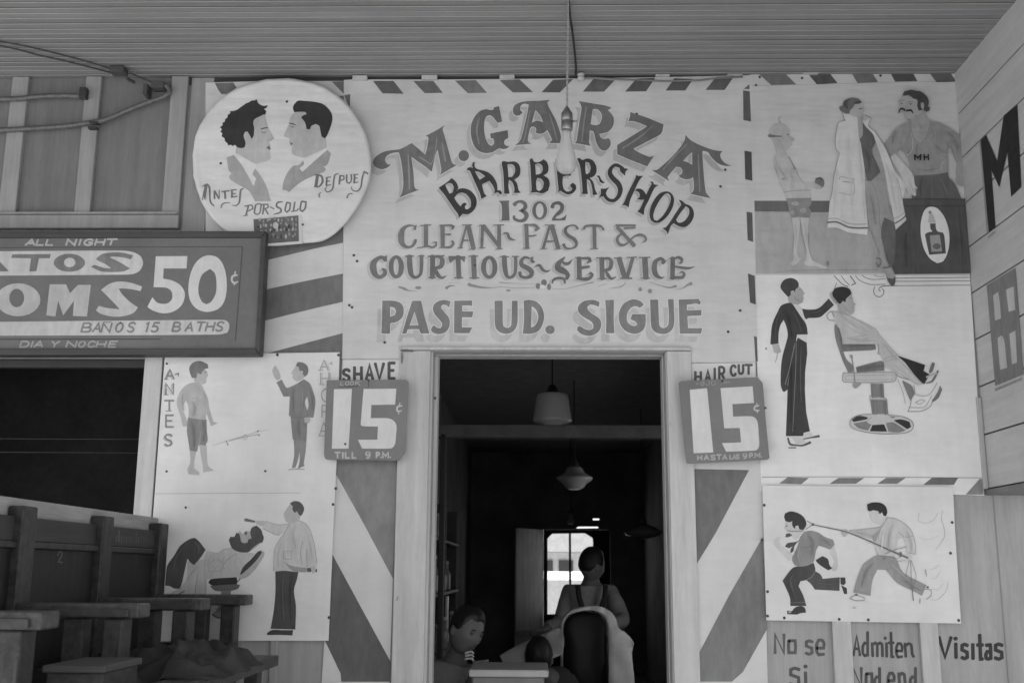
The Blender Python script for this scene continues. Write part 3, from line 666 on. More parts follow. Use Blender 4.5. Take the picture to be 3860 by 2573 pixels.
clean = [(c1, 'S', 'D', '650 380 620 350 560 350 500 390 475 480 490 560 540 600 600 595 640 550 648 518', '20 20 34 60 78 76 50 32 30 38'), (c1, 'P', 'D', '665 340 650 405 615 392 640 345'),
    (c1, 'S', 'D', '770 345 770 590', '52 46 52'), (c1, 'S', 'D', '708 348 830 340', '16'), (c1, 'S', 'D', '670 610 720 605 790 590 850 605 888 580 890 545 850 545', '14 18 24 28 32 26 12'),
    (c1, 'S', 'D', '966 350 968 600', '54 44 52'), (c1, 'S', 'D', '930 345 1000 345 1060 345 1095 360 1080 390', '14 20 24 32 24'), (c1, 'S', 'D', '990 452 1058 452', '18 26'), (c1, 'S', 'D', '930 608 1000 605 1060 600 1095 560 1080 530', '12 20 30 36 28'),
    (c1, 'S', 'D', '1248 350 1180 610', '26 32'), (c1, 'S', 'D', '1270 350 1332 622', '58 56'), (c1, 'S', 'D', '1200 522 1310 522', '20'), (c1, 'S', 'D', '1200 342 1312 340', '14'), (c1, 'S', 'D', '1148 614 1205 610', '14'), (c1, 'S', 'D', '1275 632 1330 618 1362 608', '10 16 8'),
    (c1, 'S', 'D', '1440 360 1428 612', '38 34'), (c1, 'S', 'D', '1450 355 1640 600', '56 44'), (c1, 'S', 'D', '1635 345 1635 618', '46 50'), (c1, 'S', 'D', '1402 345 1475 345', '14'), (c1, 'S', 'D', '1570 343 1692 340', '14'), (c1, 'S', 'D', '1395 614 1472 612', '12'), (c1, 'S', 'D', '1600 626 1676 622', '12'),
    (c1, 'S', 'D', '1690 440 1730 440 1760 500 1828 520', '20 36 36 8'),
    (c1, 'S', 'D', '1955 340 1966 612', '50 48'), (c1, 'S', 'D', '1920 335 2000 340 2060 345 2095 380 2065 405', '12 22 32 42 32'), (c1, 'S', 'D', '1985 470 2030 470 2075 460', '22 22 16'), (c1, 'S', 'D', '1922 616 1998 616', '14'),
    (c1, 'S', 'E', '225 355 150 610', '32 34'), (c1, 'S', 'E', '250 350 326 612', '58 54'), (c1, 'S', 'E', '190 535 300 530', '20'), (c1, 'S', 'E', '168 340 292 345', '12'), (c1, 'S', 'E', '120 622 192 618', '12'), (c1, 'S', 'E', '288 622 358 622', '12'),
    (c1, 'S', 'E', '555 385 530 350 480 345 425 370 408 420 450 470 515 510 542 560 520 605 460 620 412 610 390 570', '32 18 18 32 42 44 46 42 28 18 28 38'),
    (c1, 'S', 'E', '752 345 756 612', '46'), (c1, 'S', 'E', '630 388 650 355 740 348 830 355 862 398', '28 30 34 30 26'), (c1, 'S', 'E', '710 620 792 620', '16'),
    (c1, 'S', 'E', '1010 346 1235 346', '30'), (c1, 'S', 'E', '1110 378 1235 374', '26 22'), (c1, 'S', 'E', '1028 372 1120 470 1222 582', '46 44 56'), (c1, 'S', 'E', '1100 440 1050 462 1022 510 1050 570 1110 575 1170 530 1220 480 1290 455 1350 480 1362 520 1330 545', '24 32 36 40 28 20 22 30 36 32 12')]
for w in (clean[:22], clean[22:-6], clean[-6:]): paint_shaded(ban, PB, w, -24, 12, 146, 172, 3)
c2 = 91
court = [(c2, 'S', 'D', '288 750 250 722 200 738 152 790 148 860 176 930 230 955 280 925 286 880 255 862', '46 42 52 74 84 74 52 46 52 30'), (c2, 'P', 'D', '312 698 310 775 272 770 275 712'),
    (c2, 'E', 'D', '420 835 92 138; 418 835 30 95'), (c2, 'S', 'D', '575 708 580 830 600 930 650 960 705 920 716 830 718 705', '62 66 64 36 40 46 46'), (c2, 'S', 'D', '528 710 622 708', '20'), (c2, 'S', 'D', '680 708 748 705', '18'),
    (c2, 'S', 'D', '850 710 846 962', '62'), (c2, 'S', 'D', '860 715 930 715 964 760 945 830 862 852', '30 40 62 50 28'), (c2, 'S', 'D', '885 862 910 930 960 965 1012 940', '30 52 36 8'), (c2, 'S', 'D', '800 962 885 962', '18'), (c2, 'S', 'D', '795 712 985 705', '18'),
    (c2, 'S', 'D', '1150 715 1160 962', '60'), (c2, 'P', 'D', '1035 705 1240 708 1225 785 1190 752 1110 752 1060 792 1040 760'), (c2, 'S', 'D', '1108 964 1208 964', '18'),
    (c2, 'S', 'D', '1332 710 1342 964', '62'), (c2, 'S', 'D', '1278 710 1382 708', '18'), (c2, 'S', 'D', '1288 966 1398 966', '18'), (c2, 'E', 'D', '1518 840 98 138; 1518 840 38 95'),
    (c2, 'S', 'D', '1695 715 1702 840 1725 940 1770 960 1818 920 1830 830 1830 715', '60 62 56 36 40 44 42'), (c2, 'S', 'D', '1645 715 1748 715', '16'), (c2, 'S', 'D', '1788 712 1868 712', '16'),
    (c2, 'S', 'D', '1992 735 1940 722 1900 760 1905 815 1970 850 2018 890 2008 942 1950 962 1892 945 1880 900', '26 32 48 58 62 62 52 36 36 42'), (c2, 'P', 'D', '2008 720 2042 714 2036 750 2064 778 2030 797 1998 770'),
    (c2, 'S', 'D', '2062 830 2110 816 2150 870 2200 890 2236 870', '14 36 42 32 10'),
    (c2, 'S', 'E', '405 720 335 790 325 850 400 890 440 930 425 975', '14 48 76 80 56 40'), (c2, 'S', 'E', '370 765 400 795 450 795 490 748', '20 40 34 8'), (c2, 'S', 'E', '405 1030 392 978 320 968 270 988 255 1028', '22 36 36 30 18'),
    (c2, 'S', 'E', '572 730 578 972', '58'), (c2, 'S', 'E', '528 725 620 735 690 735 705 765 670 788', '14 26 34 38 22'), (c2, 'S', 'E', '600 845 692 832', '38 32'), (c2, 'S', 'E', '538 975 620 980 690 972 728 930 710 905 685 922', '12 36 46 42 34 14'),
    (c2, 'S', 'E', '840 735 846 975', '60'), (c2, 'S', 'E', '850 738 930 738 955 790 930 860 860 872', '30 36 52 44 24'), (c2, 'S', 'E', '885 880 925 950 960 975 1014 950', '26 46 32 8'), (c2, 'S', 'E', '798 975 902 975', '16'), (c2, 'S', 'E', '778 730 880 730', '16'),
    (c2, 'S', 'E', '1045 735 1112 960', '64'), (c2, 'S', 'E', '1205 735 1140 960', '46'), (c2, 'S', 'E', '1062 970 1196 970', '20'), (c2, 'S', 'E', '985 733 1080 728', '16'), (c2, 'S', 'E', '1138 725 1252 720', '16'),
    (c2, 'S', 'E', '1350 735 1362 966', '68'), (c2, 'S', 'E', '1282 725 1412 722', '16'), (c2, 'S', 'E', '1308 970 1412 970', '16'),
    (c2, 'S', 'E', '1558 790 1578 768 1540 738 1482 765 1460 850 1482 930 1540 965 1582 955', '42 40 42 62 66 62 36 8'),
    (c2, 'S', 'E', '1680 730 1676 972', '56'), (c2, 'S', 'E', '1638 735 1690 742 1740 722 1785 745 1780 785 1755 790', '12 20 30 42 34 18'), (c2, 'S', 'E', '1700 830 1790 845 1870 850 1942 833', '24 36 32 6'), (c2, 'S', 'E', '1638 975 1720 960 1790 960 1815 920 1790 895 1760 905', '12 36 38 42 30 14')]
for w in (court[:29], court[29:]): paint_shaded(ban, PB, w, -34, 16, 146, 170, 4)
paint('flourish', ban, PB, [(112, 'S', 'D', '450 1070 500 1085 570 1115 660 1120', '20 30 8 3'), (112, 'E', 'D', '680 1080 38 19'), (112, 'S', 'D', '1010 1085 1050 1060 1120 1055', '36 18 4'), (135, 'S', 'D', '1040 1020 1160 1020', '5'), (112, 'S', 'D', '1275 1040 1320 1055 1420 1075 1560 1080 1650 1070 1850 1085 2060 1075', '40 26 8 6 5 5 4'), (125, 'S', 'D', '1640 1015 1720 1025 1900 1030 2070 1040', '14 9 4 3'),
    (112, 'E', 'D', '1745 1112 28 12'), (104, 'E', 'D', '2095 1060 28 36'), (98, 'E', 'D', '2165 1020 34 38'), (104, 'E', 'D', '2225 1070 24 38'), (172, 'E', 'D', '2150 1070 34 24'),
    (125, 'S', 'E', '250 1090 400 1095 550 1060 740 1015', '4 6 8 18'), (130, 'S', 'E', '800 1060 900 1035', '6'), (122, 'S', 'E', '930 1090 1060 1070 1110 1040 1120 1015', '4 10 14 8'), (118, 'S', 'E', '1400 1010 1520 1050 1640 1080 1720 1060', '3 6 14 26'), (112, 'E', 'E', '1295 1100 22 24'), (112, 'E', 'E', '1410 1120 26 27'), (118, 'S', 'E', '1690 1105 1800 1085 1850 1050 1900 1030', '3 6 20 40')])
p1 = 100
pase = [(p1, 'P', 'F', '272 178 400 178 480 195 530 240 545 310 525 390 460 445 380 462 372 500 372 597 260 597 268 400; 372 255 420 265 445 310 430 360 372 382'),
    (p1, 'P', 'F', '!650 180 765 180 800 350 870 595 760 595 735 540 595 540 575 597 522 597 600 330; !680 318 620 490 730 488'),
    (p1, 'P', 'F', '1140 190 1100 175 1050 170 980 185 925 230 912 290 935 350 985 410 1020 450 1028 490 1010 525 970 522 940 500 915 490 885 545 910 580 960 600 1020 598 1080 570 1120 510 1128 430 1100 370 1050 310 1020 270 1025 240 1055 228 1095 245 1115 270'),
    (p1, 'P', 'F', '!1182 180 1408 175 1410 250 1380 240 1285 240 1285 312 1425 315 1410 390 1282 390 1282 515 1412 515 1375 590 1180 590'),
    (p1, 'P', 'F', '1692 180 1795 178 1797 440 1805 500 1845 522 1885 510 1905 470 1910 180 1985 178 1985 430 1965 520 1910 580 1840 598 1760 580 1710 530 1695 450'),
    (p1, 'P', 'F', '2060 180 2130 168 2220 190 2290 260 2320 370 2300 480 2250 560 2160 597 2050 597 2065 400; 2165 250 2215 290 2245 370 2235 440 2200 495 2155 518'),
    (p1, 'E', 'G', '112 545 60 56'),
    (p1, 'P', 'G', '740 200 690 175 620 168 540 185 480 230 462 290 490 350 560 400 630 440 660 490 655 530 620 548 560 540 500 505 465 500 452 550 490 590 560 620 640 620 710 585 755 520 760 450 720 390 640 340 590 290 585 255 620 230 670 235 730 260'),
    (p1, 'P', 'G', '!810 170 920 168 918 400 925 590 820 592 822 400'),
    (p1, 'P', 'G', '1300 230 1250 270 1200 250 1150 260 1105 310 1082 380 1095 450 1140 490 1185 498 1215 480 1190 440 1130 418 1150 348 1322 348 1322 480 1290 550 1230 590 1170 598 1080 570 1010 500 980 410 990 310 1040 220 1110 175 1180 160 1260 185'),
    (p1, 'P', 'G', '1378 165 1480 165 1490 420 1500 500 1535 525 1580 515 1610 470 1612 300 1603 160 1675 158 1685 430 1665 530 1600 590 1520 600 1440 575 1395 520 1385 430'),
    (p1, 'P', 'G', '!1738 165 1990 155 2020 200 2005 230 1960 215 1842 230 1845 300 2030 295 2025 365 1850 375 1860 525 2040 525 2020 595 1752 597')]
for w in (pase[:4], pase[4:7], pase[7:]): paint_shaded(ban, PB, w, -60, 104, 146, 180, 8)
nails(ban, -.016, '2734 640 2716 703 1334 962 1346 984 1317 1150 1327 1158 2790 1170 1640 1500 2400 430 1790 1000 1450 1290 2745 1250')

# lower striped canvas strips beside the doorway
sl = sign('door_strip_canvas', 'narrow canvas strip with gray diagonal bands left of the doorway, under the SHAVE card', 'canvas', 1330, 1900, -.008)
pxslab('canvas', '1291 1352.5 1509 1350.5 1466 2640 1208 2640', -.008, .006, cv, sl)
PL = Plane('y', -.008, 190)
paint('diagonal_band', sl, PL, [(116, 'P', 'b', '!205 25 657 25 640 500 622 890 415 500 205 125')]); paint('diagonal_band', sl, PL, [(88, 'P', 'b', '!130 700 182 715 390 1100 604 1492 597 1640 245 1640 240 1580 130 1350 110 1310')])
sr = sign('door_strip_canvas', 'canvas strip with dark diagonal bands right of the doorway, under the HAIR CUT card', 'canvas', 2740, 1900, -.008)
pxslab('canvas', '2604 1366.5 2856 1364.5 2875 1840 2896 2640 2638 2640', -.008, .006, cv, sr)
PR = Plane('y', -.008, 182)
paint('diagonal_band', sr, PR, [(98, 'P', 'a', '!262 90 665 98 420 560 284 782')]); paint('diagonal_band', sr, PR, [(106, 'P', 'a', '!765 585 772 700 800 1250 620 1570 540 1640 305 1640 298 1435 520 1010')])

# grime at the corners of the door casing
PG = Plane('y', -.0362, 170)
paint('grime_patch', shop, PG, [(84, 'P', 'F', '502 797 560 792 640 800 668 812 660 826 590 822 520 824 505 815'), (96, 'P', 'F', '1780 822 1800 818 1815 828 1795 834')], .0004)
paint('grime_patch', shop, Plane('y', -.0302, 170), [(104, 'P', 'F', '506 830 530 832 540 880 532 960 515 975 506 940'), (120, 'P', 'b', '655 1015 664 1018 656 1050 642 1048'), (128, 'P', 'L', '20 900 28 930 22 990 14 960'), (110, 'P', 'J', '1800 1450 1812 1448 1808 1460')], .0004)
# ------------------------------------------------------------------ round before-and-after sign
rs = sign('round_sign', 'round cloth-covered sign with two facing profile heads lettered ANTES and DESPUES', 'sign', 1065, 604, -.075)
disc = '1065 297 1130 301 1190 316 1250 344 1300 384 1345 440 1378 505 1396 575 1399 640 1385 705 1352 772 1310 832 1262 880 1215 908 1130 918 1040 926 960 920 880 890 815 840 770 780 742 710 729 640 730 560 746 495 780 430 830 378 895 334 975 306'
P = smooth_path(nums(disc), True)
bm = bmesh.new()
cx, cy = 1065, 606
def dpt(p, k, Y): return at(cx + (p[0] - cx) * k, cy + (p[1] - cy) * k, Y)
def wr_(p, k, Y):
    q = dpt(p, k, Y); a = math.atan2(p[1] - cy, p[0] - cx); n_ = mnoise.noise((math.cos(a) * 9, math.sin(a) * 9, 1.0)) + .6 * mnoise.noise((math.cos(a) * 26, math.sin(a) * 26, 4.0))
    e = max(0, (k - .9) / .1); return q + Vector((0, -.004 * n_ * e, 0)) + (q - dpt((cx, cy), 1, Y)) * .006 * n_ * e
rings = [[bm.verts.new(wr_(p, k, Y)) for p in P] for k, Y in ((1.0, -.03), (1.004, -.050), (1.0, -.066), (.987, -.074), (.966, -.0762), (.945, -.0745), (.92, -.075))]
n = len(P)
for a, b in zip(rings, rings[1:]):
    for i in range(n): f = bm.faces.new((a[i], a[(i + 1) % n], b[(i + 1) % n], b[i])); f.smooth = True
bm.faces.new(rings[-1]); bm.faces.new(rings[0][::-1]); bmesh.ops.recalc_face_normals(bm, faces=bm.faces)
obj('cloth_disc', bm, cv2, rs)
PD = Plane('y', -.0755, 166)
paint('painted_head', rs, PD, [
    (128, 'P', 'A', '490 1000 575 970 660 1070 750 1220 800 1330 830 1300 840 1250 800 1200 830 1130 870 1180 930 1270 980 1380 1020 1520 830 1525 760 1400 640 1330 530 1260 525 1220 550 1190 515 1150'),
    (170, 'P', 'A', '570 955 600 940 700 1000 830 1075 850 1130 830 1130 800 1200 842 1250 820 1340 750 1220 660 1070'),
    (141, 'P', 'A', '815 540 860 505 950 485 965 560 990 640 1020 700 1060 765 1020 790 1000 820 1018 858 988 888 1006 910 1012 960 1020 1010 980 1040 900 1060 830 1072 700 1000 598 945 610 860 640 800 700 700 740 690 790 720'),
    (44, 'P', 'A', '850 300 868 345 905 372 945 382 982 372 972 400 938 420 967 442 955 482 925 488 900 502 840 530 815 560 812 600 822 640 815 740 790 778 772 740 742 690 712 692 695 740 718 820 710 870 680 886 640 884 612 868 590 846 565 862 540 848 510 855 500 830 470 800 465 770 430 745 440 710 415 690 435 660 410 638 445 610 440 585 470 570 475 540 500 520 505 490 535 470 532 445 580 440 620 425 660 395 700 368 725 350 760 338 790 318 828 315'),
    (62, 'S', 'A', '905 660 940 648 988 642', '12 16 8'), (105, 'S', 'A', '905 690 940 702 965 688', '8 18 8'), (82, 'P', 'A', '968 882 1000 855 1016 888 1010 910 985 895'), (110, 'S', 'A', '1010 800 1030 785 1050 770', '6')],
    label='painted head of a man with shaggy black hair in profile')
paint('painted_head', rs, PD, [
    (124, 'P', 'A', '1690 905 1740 950 1710 1060 1680 1100 1650 1100 1680 1140 1660 1170 1560 1210 1440 1260 1330 1330 1240 1415 1200 1390 1160 1390 1170 1300 1220 1180 1290 1100 1350 1090 1410 1035 1420 1080 1370 1130 1400 1160 1500 1080 1600 990'),
    (170, 'P', 'A', '1410 1035 1500 1000 1620 920 1690 880 1700 905 1600 990 1500 1080 1400 1170 1365 1130 1420 1080'),
    (141, 'P', 'A', '1310 460 1420 455 1460 480 1600 560 1640 720 1680 775 1690 880 1520 960 1420 1000 1300 970 1268 930 1280 850 1240 812 1246 772 1175 732 1210 660 1236 600 1256 520'),
    (44, 'P', 'A', '1285 400 1310 350 1350 318 1430 322 1560 335 1650 362 1720 425 1757 500 1752 580 1722 670 1692 740 1670 772 1630 750 1610 660 1600 620 1560 598 1510 620 1490 662 1450 660 1430 580 1385 520 1400 500 1450 478 1430 455 1370 452 1300 457'),
    (62, 'S', 'A', '1238 588 1290 598 1322 612', '8 16 8'), (105, 'S', 'A', '1255 618 1280 635 1305 630', '8 18 8'), (95, 'P', 'A', '1244 812 1290 830 1262 858'), (110, 'S', 'A', '1190 745 1215 750', '6'),
    (110, 'S', 'A', '1300 1100 1290 1200 1300 1270', '7')], label='painted head of a man with neat black hair in profile')
l1 = 92
paint('lettering', rs, PD, [(l1, 'S', 'A', '245 1340 215 1500', '36 44'), (l1, 'S', 'A', '205 1345 255 1320 285 1360 290 1480 302 1540 340 1580', '14 22 24 18 22 12'), (l1, 'S', 'A', '345 1400 345 1492', '22'), (l1, 'S', 'A', '348 1400 398 1490', '22'), (l1, 'S', 'A', '402 1388 402 1492', '12'), (l1, 'S', 'A', '470 1400 475 1490', '24'), (l1, 'S', 'A', '432 1408 522 1398', '16'),
    (l1, 'S', 'A', '555 1390 555 1475', '22'), (l1, 'S', 'A', '542 1390 607 1384', '14'), (l1, 'S', 'A', '555 1432 596 1430', '14'), (l1, 'S', 'A', '545 1477 615 1465', '14'), (l1, 'S', 'A', '692 1368 660 1390 650 1480 640 1540 605 1575 560 1570', '12 22 22 20 14 8'), (l1, 'S', 'W', '400 205 370 200 330 212 316 246', '5 10 12 10'), (150, 'S', 'A', '270 1400 250 1500', '8')])
paint('lettering', rs, PD, [(l1, 'S', 'A', '1580 1210 1560 1345', '38'), (l1, 'S', 'A', '1545 1205 1625 1220 1640 1290 1600 1345 1540 1350', '14 24 28 20 12'), (l1, 'S', 'A', '1692 1240 1686 1330', '22'), (l1, 'S', 'A', '1680 1240 1737 1233', '13'), (l1, 'S', 'A', '1690 1285 1727 1280', '13'), (l1, 'S', 'A', '1682 1337 1738 1325', '13'),
    (l1, 'S', 'A', '1832 1192 1788 1210 1772 1300 1758 1380 1700 1412 1668 1380 1692 1352', '10 18 20 18 14 12 9'), (l1, 'S', 'A', '1852 1215 1840 1318', '22'), (l1, 'S', 'A', '1850 1215 1895 1220 1895 1260 1850 1275', '15'), (l1, 'S', 'A', '1930 1208 1932 1290 1960 1308 1984 1280 1985 1203', '20 18 14 16 20'),
    (l1, 'S', 'A', '2025 1205 2020 1300', '22'), (l1, 'S', 'A', '2010 1205 2067 1200', '13'), (l1, 'S', 'A', '2020 1250 2057 1245', '13'), (l1, 'S', 'A', '2012 1305 2067 1293', '13'), (l1, 'S', 'A', '2182 1192 2140 1168 2115 1250 2100 1350 2060 1402 2000 1392 1984 1348', '24 15 20 17 17 12 10'), (l1, 'S', 'A', '2000 1430 1952 1440 1935 1482', '10 14 20'), (l1, 'S', 'A', '1622 1418 1598 1440 1605 1472', '8 14 16')])
paint('lettering', rs, PD, [(l1, 'S', 'W', '562 228 540 312', '15'), (l1, 'S', 'W', '530 232 590 222 602 252 562 276', '11'), (l1, 'S', 'W', '518 318 556 312', '8'), (l1, 'S', 'W', '628 218 615 288 640 305 664 288 677 214', '15 15 11 13 13'), (l1, 'S', 'W', '626 219 650 210 678 215', '10 12 10'), (l1, 'S', 'W', '702 215 690 302', '15'), (l1, 'S', 'W', '690 215 735 215 737 243 702 256', '11'), (l1, 'S', 'W', '712 258 738 302', '13'), (l1, 'S', 'W', '758 238 792 256', '10'),
    (l1, 'S', 'W', '868 192 822 200 815 235 850 255 850 285 800 302 786 306', '10 15 16 17 16 14 6'), (l1, 'S', 'W', '905 200 890 265 905 285 930 262 937 205 908 198', '14'), (l1, 'S', 'W', '977 195 965 275', '14'), (l1, 'S', 'W', '945 280 1000 270 1007 252', '10'), (l1, 'S', 'W', '1035 193 1025 262 1045 278 1070 250 1077 195 1042 188', '15')])
nails(rs, -.0755, '420 1068 1212 328', 'A', .006, .05)
card = sign('photograph_print', 'small dark photograph print of a crowd tacked at the foot of the round sign', 'photograph', 1040, 865, -.0775)
pxslab('print', '!952 823 1126 809 1138 808 1140 918 955 930'.replace('!', ''), -.0775, .0015, canvas_mat(.7), card)
PC = Plane('y', -.0775, 166)
rr = random.Random(3)
it = [(78, 'P', 'd', '!975 212 1200 196 1742 146 1752 585 1000 640')]
for r in range(4):
    for k in range(11):
        it.append((rr.choice((108, 120, 132, 100)), 'E', 'd', '%.0f %.0f %.0f %.0f' % (1080 + k * 62 + rr.uniform(-18, 18), 232 + r * 95 - k * 4 + rr.uniform(-22, 22), rr.uniform(12, 22), rr.uniform(16, 40))))
for k in range(14): it.append((rr.choice((54, 60, 66)), 'E', 'd', '%.0f %.0f %.0f %.0f' % (rr.uniform(1030, 1700), rr.uniform(330, 560), rr.uniform(15, 30), rr.uniform(20, 40))))
it.append((140, 'E', 'd', '1355 320 48 58'))
paint('print_image', card, PC, it)
nails(card, -.0775, '1815 300', 'd', .005, .04)

# ------------------------------------------------------------------ framed rooms and baths sign
hs2 = sign('rooms_sign', 'gray framed signboard for rooms at 50 cents and baths at 15, above the dark window', 'sign', 500, 1100, -.098)
bd = plain_mat('sign_board_gray', .165, .7, amp=.14, sc=4)
pxslab('board', '!-400 878 996 878 972 1330 -400 1334'.replace('!', ''), -.098, .03, bd, hs2)
mo = wood_mat(.075, (.08, 1, 1), 'dark_moulding', .6)
q = lambda px, py, Y=-.112: at(px, py, Y)
def bar(pts, ya, yb, name):
    bm = bmesh.new(); slab(bm, [[(q(*p).x, q(*p).z) for p in nums(pts)]], ya, yb); return obj(name, bm, mo, hs2, bevel=.004)
bar('-400 871 1004 871 983 894 -400 894', -.114, -.05, 'frame_bar'); bar('-400 1314 961 1312 979 1336 -400 1338', -.114, -.05, 'frame_bar'); bar('1004.5 872 983.5 894.5 961.5 1311.5 979.5 1335.5', -.114, -.05, 'frame_bar')
PH = Plane('y', -.098, 178)
paint('groove', hs2, PH, [(58, 'S', 'H', '-400 268 2172 264', '10'), (66, 'S', 'H', '-400 362 2008 352', '7'), (70, 'S', 'H', '2008 352 1978 760 1945 1185', '9 8 7'), (60, 'S', 'H', '-400 1172 1278 1170', '8'), (100, 'S', 'H', '-400 1252 2100 1250', '7')])
paint('lozenge', hs2, PH, [(162, 'P', 'H', '-700 396 -60 392 900 386 1000 392 1060 408 1108 440 1128 495 1112 545 1080 578 1030 596 960 600 -60 608 -700 612')])
paint('lozenge', hs2, PH, [(160, 'P', 'H', '-700 1024 500 1010 1700 1000 1850 1002 1885 1025 1892 1065 1875 1112 1800 1130 -60 1140 -700 1140')])
paint('lettering', hs2, PH, [(102, 'P', 'H', '!-30 420 312 418 300 455 205 455 182 570 120 572 135 455 -40 452'), (102, 'E', 'H', '475 495 138 80; 478 492 51 42'), (102, 'P', 'H', '710 462 760 420 850 404 950 406 1040 430 1020 465 960 450 870 440 830 446 920 490 1012 545 960 570 860 578 750 570 665 530 700 515 780 540 845 545 800 510 740 482'), (102, 'P', 'H', '!-330 425 -200 425 -60 570 -140 572 -180 530 -300 535 -330 572 -420 572'), ], .0012)
paint('lettering', hs2, PH, [(152, 'E', 'H', '20 822 198 146; 8 806 66 82'), (152, 'P', 'H', '!300 685 445 685 480 765 550 690 665 690 630 970 505 965 515 830 420 960 375 830 350 970 270 960'), (156, 'P', 'H', '755 735 830 680 920 660 1020 672 1120 705 1105 745 1000 725 910 722 940 770 1010 840 1082 890 1040 940 950 968 850 970 750 945 710 915 735 875 810 895 920 905 860 840'), (150, 'E', 'H', '-400 822 170 146; -400 806 66 82')])
paint('lettering', hs2, PH, [(168, 'P', 'H', '1240 437 1520 435 1512 545 1310 545 1305 635 1380 650 1455 690 1497 760 1485 840 1440 900 1370 935 1290 940 1210 915 1165 885 1210 800 1250 845 1300 858 1350 850 1385 810 1380 750 1340 718 1290 712 1220 710'), (168, 'P', 'H', '1715 428 1790 450 1840 520 1865 620 1868 740 1845 840 1790 905 1690 930 1600 900 1545 830 1528 730 1545 600 1590 500 1650 445; 1720 548 1765 590 1778 680 1770 770 1730 840 1690 862 1650 840 1620 770 1620 690 1650 600'),
    (160, 'S', 'H', '1962 603 1920 615 1915 655 1940 675 1967 660', '14 20 18 20 10'), (160, 'S', 'H', '1945 572 1938 610', '12'), (160, 'S', 'H', '1938 665 1935 692', '10')])
paint('lettering', hs2, PH, [(108, 'T', 'H', [('B', 580, 1030, 660, 1106), ('A', 680, 1030, 745, 1106), ('N', 755, 1030, 830, 1108), ('O', 878, 1026, 935, 1108), ('S', 985, 1026, 1040, 1106)], 17, .28), (108, 'S', 'H', '785 1018 820 1022 845 1014', '8'),
    (108, 'T', 'H', [('1', 1135, 1026, 1170, 1106), ('5', 1200, 1026, 1250, 1106)], 17, .28), (108, 'T', 'H', [('B', 1385, 1024, 1450, 1100), ('A', 1500, 1024, 1560, 1098), ('T', 1590, 1022, 1660, 1098), ('H', 1680, 1022, 1745, 1098), ('S', 1770, 1020, 1825, 1098)], 17, .28)], .0012)
paint('lettering', hs2, PH, [(146, 'T', 'H', [('A', 85, 290, 165, 338), ('L', 180, 290, 240, 338), ('L', 265, 290, 325, 338), ('N', 445, 288, 520, 338), ('I', 545, 288, 575, 338), ('G', 600, 288, 670, 338), ('H', 700, 286, 775, 338), ('T', 795, 286, 880, 336)], 17, .35)])
paint('lettering', hs2, PH, [(134, 'T', 'H', [('D', 35, 1190, 105, 1240), ('I', 120, 1190, 150, 1240), ('A', 160, 1190, 235, 1240), ('Y', 305, 1190, 370, 1240), ('N', 445, 1190, 525, 1240), ('O', 550, 1190, 605, 1240), ('C', 635, 1190, 690, 1240), ('H', 710, 1190, 785, 1240), ('E', 820, 1190, 885, 1240)], 15, .35)])

# ------------------------------------------------------------------ ANTES / AHORA canvas
an = sign('picture_canvas', 'white canvas of two boys and a barber shaving a bearded customer, left of the doorway', 'canvas', 900, 1850, -.024)
pxslab('canvas', '!621 1343 800 1338 1000 1331 1280 1327 1275 1500 1270 1700 1256 2000 1238 2413 1100 2413 932 2413 540 2415 552 2250 577 1938'.replace('!', ''), -.024, .006, canvas_mat(.80), an)
PA = Plane('y', -.024, 196)
paint('painted_figure', an, PA, [
    (160, 'P', 'I', '1580 330 1500 360 1440 440 1425 520 1450 600 1480 720 1520 720 1520 680 1490 600 1480 540 1510 490 1530 560 1530 650 1680 660 1690 600 1720 690 1730 718 1790 690 1750 680 1715 560 1700 470 1660 380 1640 345'),
    (166, 'P', 'I', '1670 210 1695 240 1702 270 1688 300 1690 330 1660 348 1600 335 1575 310 1600 250 1645 230'), (164, 'P', 'I', '1540 930 1600 930 1580 1030 1580 1090 1630 1130 1620 1152 1530 1142 1520 1100 1545 1040'), (164, 'P', 'I', '1625 880 1690 885 1695 1000 1705 1070 1757 1110 1660 1127 1655 1060 1640 980'),
    (124, 'P', 'I', '1525 640 1600 655 1690 660 1692 760 1700 840 1680 890 1620 882 1605 944 1540 932 1530 860 1515 760'), (112, 'P', 'I', '1540 190 1580 150 1640 142 1700 170 1706 206 1670 215 1640 262 1610 245 1600 292 1560 292 1540 240'),
    (138, 'S', 'I', '1560 470 1610 468', '4'), (138, 'S', 'I', '1600 360 1640 400 1690 480', '4'), (120, 'S', 'I', '1672 238 1692 236', '6'), (140, 'S', 'I', '1625 890 1640 760', '5')], label='painted barefoot boy with shaggy hair and ragged shorts')
paint('lettering', an, PA, [(124, 'T', 'I', [('A', 1330, 220, 1400, 300), ('N', 1330, 342, 1395, 435), ('T', 1320, 492, 1400, 582), ('E', 1330, 622, 1395, 725), ('S', 1322, 792, 1382, 890)], 16), (124, 'S', 'I', '1410 262 1440 250 1440 275', '10 14 8'), (140, 'T', 'I', [('A', 1316, 228, 1386, 308), ('N', 1314, 350, 1380, 442), ('S', 1308, 800, 1368, 898)], 5), (124, 'S', 'I', '1316 305 1350 302', '8'), (124, 'S', 'I', '1318 440 1352 440', '8'), (124, 'S', 'I', '1330 584 1380 582', '8')])
